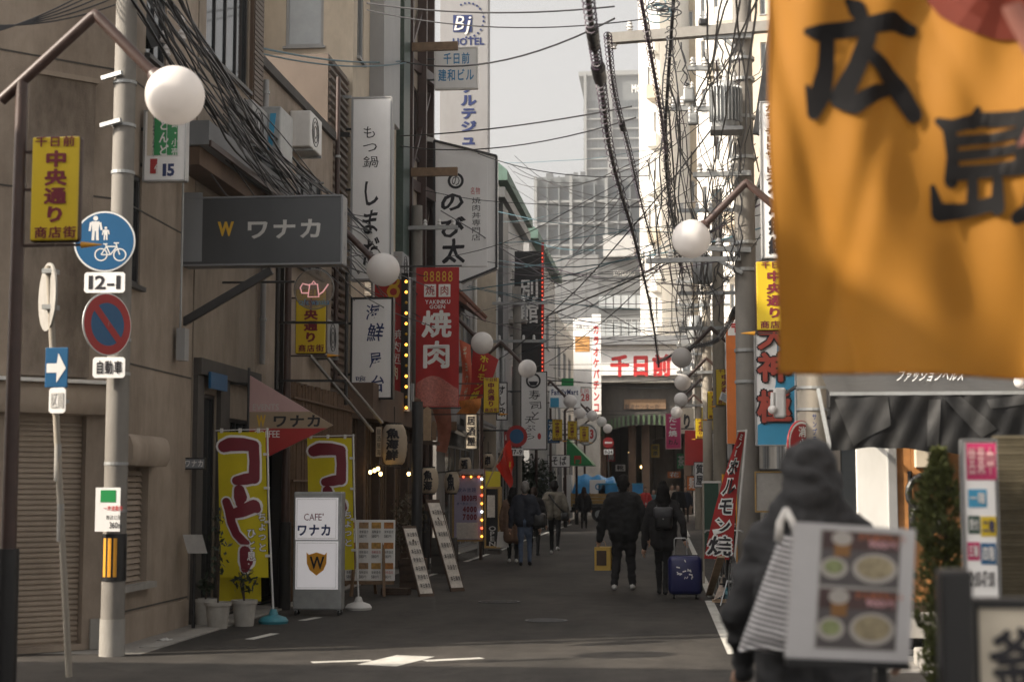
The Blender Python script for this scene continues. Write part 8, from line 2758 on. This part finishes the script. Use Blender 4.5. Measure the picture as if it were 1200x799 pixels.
balcony('pale railed balcony beside the grey service shaft', -5.045, 49.5, 53.5, 3.4, .55, 'galv')
balcony('upper pale railed balcony on the annex building', -5.045, 49.5, 53.5, 6.8, .55, 'galv')
def eaves(label, x, y0, y1, z, d, m):
    t = thing('tiled_eave', label, 'eave', (x, y0, z), 'small tiled eaves on the left fronts')
    MB().prism([(x, y0, z + .35), (x + d, y0, z), (x + d, y0, z - .06), (x, y0, z + .2)], (0, y1 - y0, 0)).build('deck', m, t)
    y = y0 + .12
    while y < y1:
        MB().tube([(x + .01, y, z + .37), (x + d + .02, y, z + .03)], .05, 6).build('roof_tile', m, t)
        y += .24
eaves('small dark tiled eave over the shop beyond the price board', XL - .04, 38.7, 42.5, 2.9, .7, 'dark_wall')
eaves('small pale tiled eave over the shop by the sushi sign', XL - .04, 42.8, 45.9, 3.3, .65, 'grey_wall')
eaves('dark tiled eave over the annex shopfront', -5.04, 48.4, 54.6, 2.95, .6, 'panel_dark')
for i, (px, py, Y, w_, h_, m_, tx, lb) in enumerate((
        (552, 505, 38.8, .32, .9, 'sign_cream', '居酒屋', 'cream vertical shop sign under the small tiled eave'),
        (588, 470, 41.5, .30, 1.0, 'sign_white', 'すし政', 'small white vertical sign left of the sushi sign pole'),
        (596, 520, 47.5, .35, .8, 'sign_red', '中華', 'small red vertical sign behind the no-parking sign'),
        (648, 505, 59.0, .5, .9, 'sign_blue', '酒処', 'small blue vertical sign left of the far yellow signs'),
        (655, 540, 63.0, .9, .5, 'sign_white', 'そば', 'small white sign board under the far yellow signs'),
        (820, 556, 55.0, .4, .9, 'sign_white', '質屋', 'small white sign low on the right by the far shops'),
        (812, 566, 62.0, .5, .6, 'sign_orange', '麺', 'small orange sign low on the right beside the crowd'))):
    c = V(px, py, Y)
    k = h_ / 2 / Y * FPX
    k2 = w_ / 2 / Y * FPX
    s = board('small_shop_sign', lb, (px - k2, py - k, px + k2, py + k), Y, .12, m_, 'dark_steel', .02, 'dark_steel', None, 'small shop signs along the street')
    text_px(s, tx, (px - k2 * .7, py - k * .85, px + k2 * .7, py + k * .85), Y, 'ink' if m_ in ('sign_white', 'sign_cream') else 'ink_white', .02, h_ > w_ * 1.3)
    MB().bar((c.x + (-w_ / 2 if px < 700 else w_ / 2), Y + .06, c.z), (-5.6 if Y < 46 and px < 700 else -5.05 if px < 700 else 1.98, Y + .06, c.z), .03).build('bracket_arm', 'dark_steel', s)
# red and gold patterned streamer beside the grill banner
sail('patterned_streamer', 'red and gold patterned streamer hanging below the tilted red banner', [(540, 470, 0), (566, 466, .2), (556, 486, .2), (533, 486, 0)], 32.6, mat('fabric_gold', (.40, .14, .03), .8, var=.8, scale=9, transl=.25), None, None, .05)

# ------------------------------------------------------------------ thin city haze
hz = MB().box((-402, -62, -1.0), (402, 542, 134)).build('haze', mat('haze_tmp'))
hm = bpy.data.materials.new('haze')
hm.use_nodes = True
hm.node_tree.nodes.clear()
ho = hm.node_tree.nodes.new('ShaderNodeOutputMaterial')
hv = hm.node_tree.nodes.new('ShaderNodeVolumePrincipled')
hv.inputs['Color'].default_value = (.93, .94, .95, 1)
hv.inputs['Density'].default_value = .00045
hv.inputs['Anisotropy'].default_value = .2
hm.node_tree.links.new(hv.outputs[0], ho.inputs['Volume'])
hz.data.materials.clear()
hz.data.materials.append(hm)
tag(hz, 'thin pale city haze filling the street and air', 'haze', None, 'stuff')
SC.cycles.volume_bounces = 0
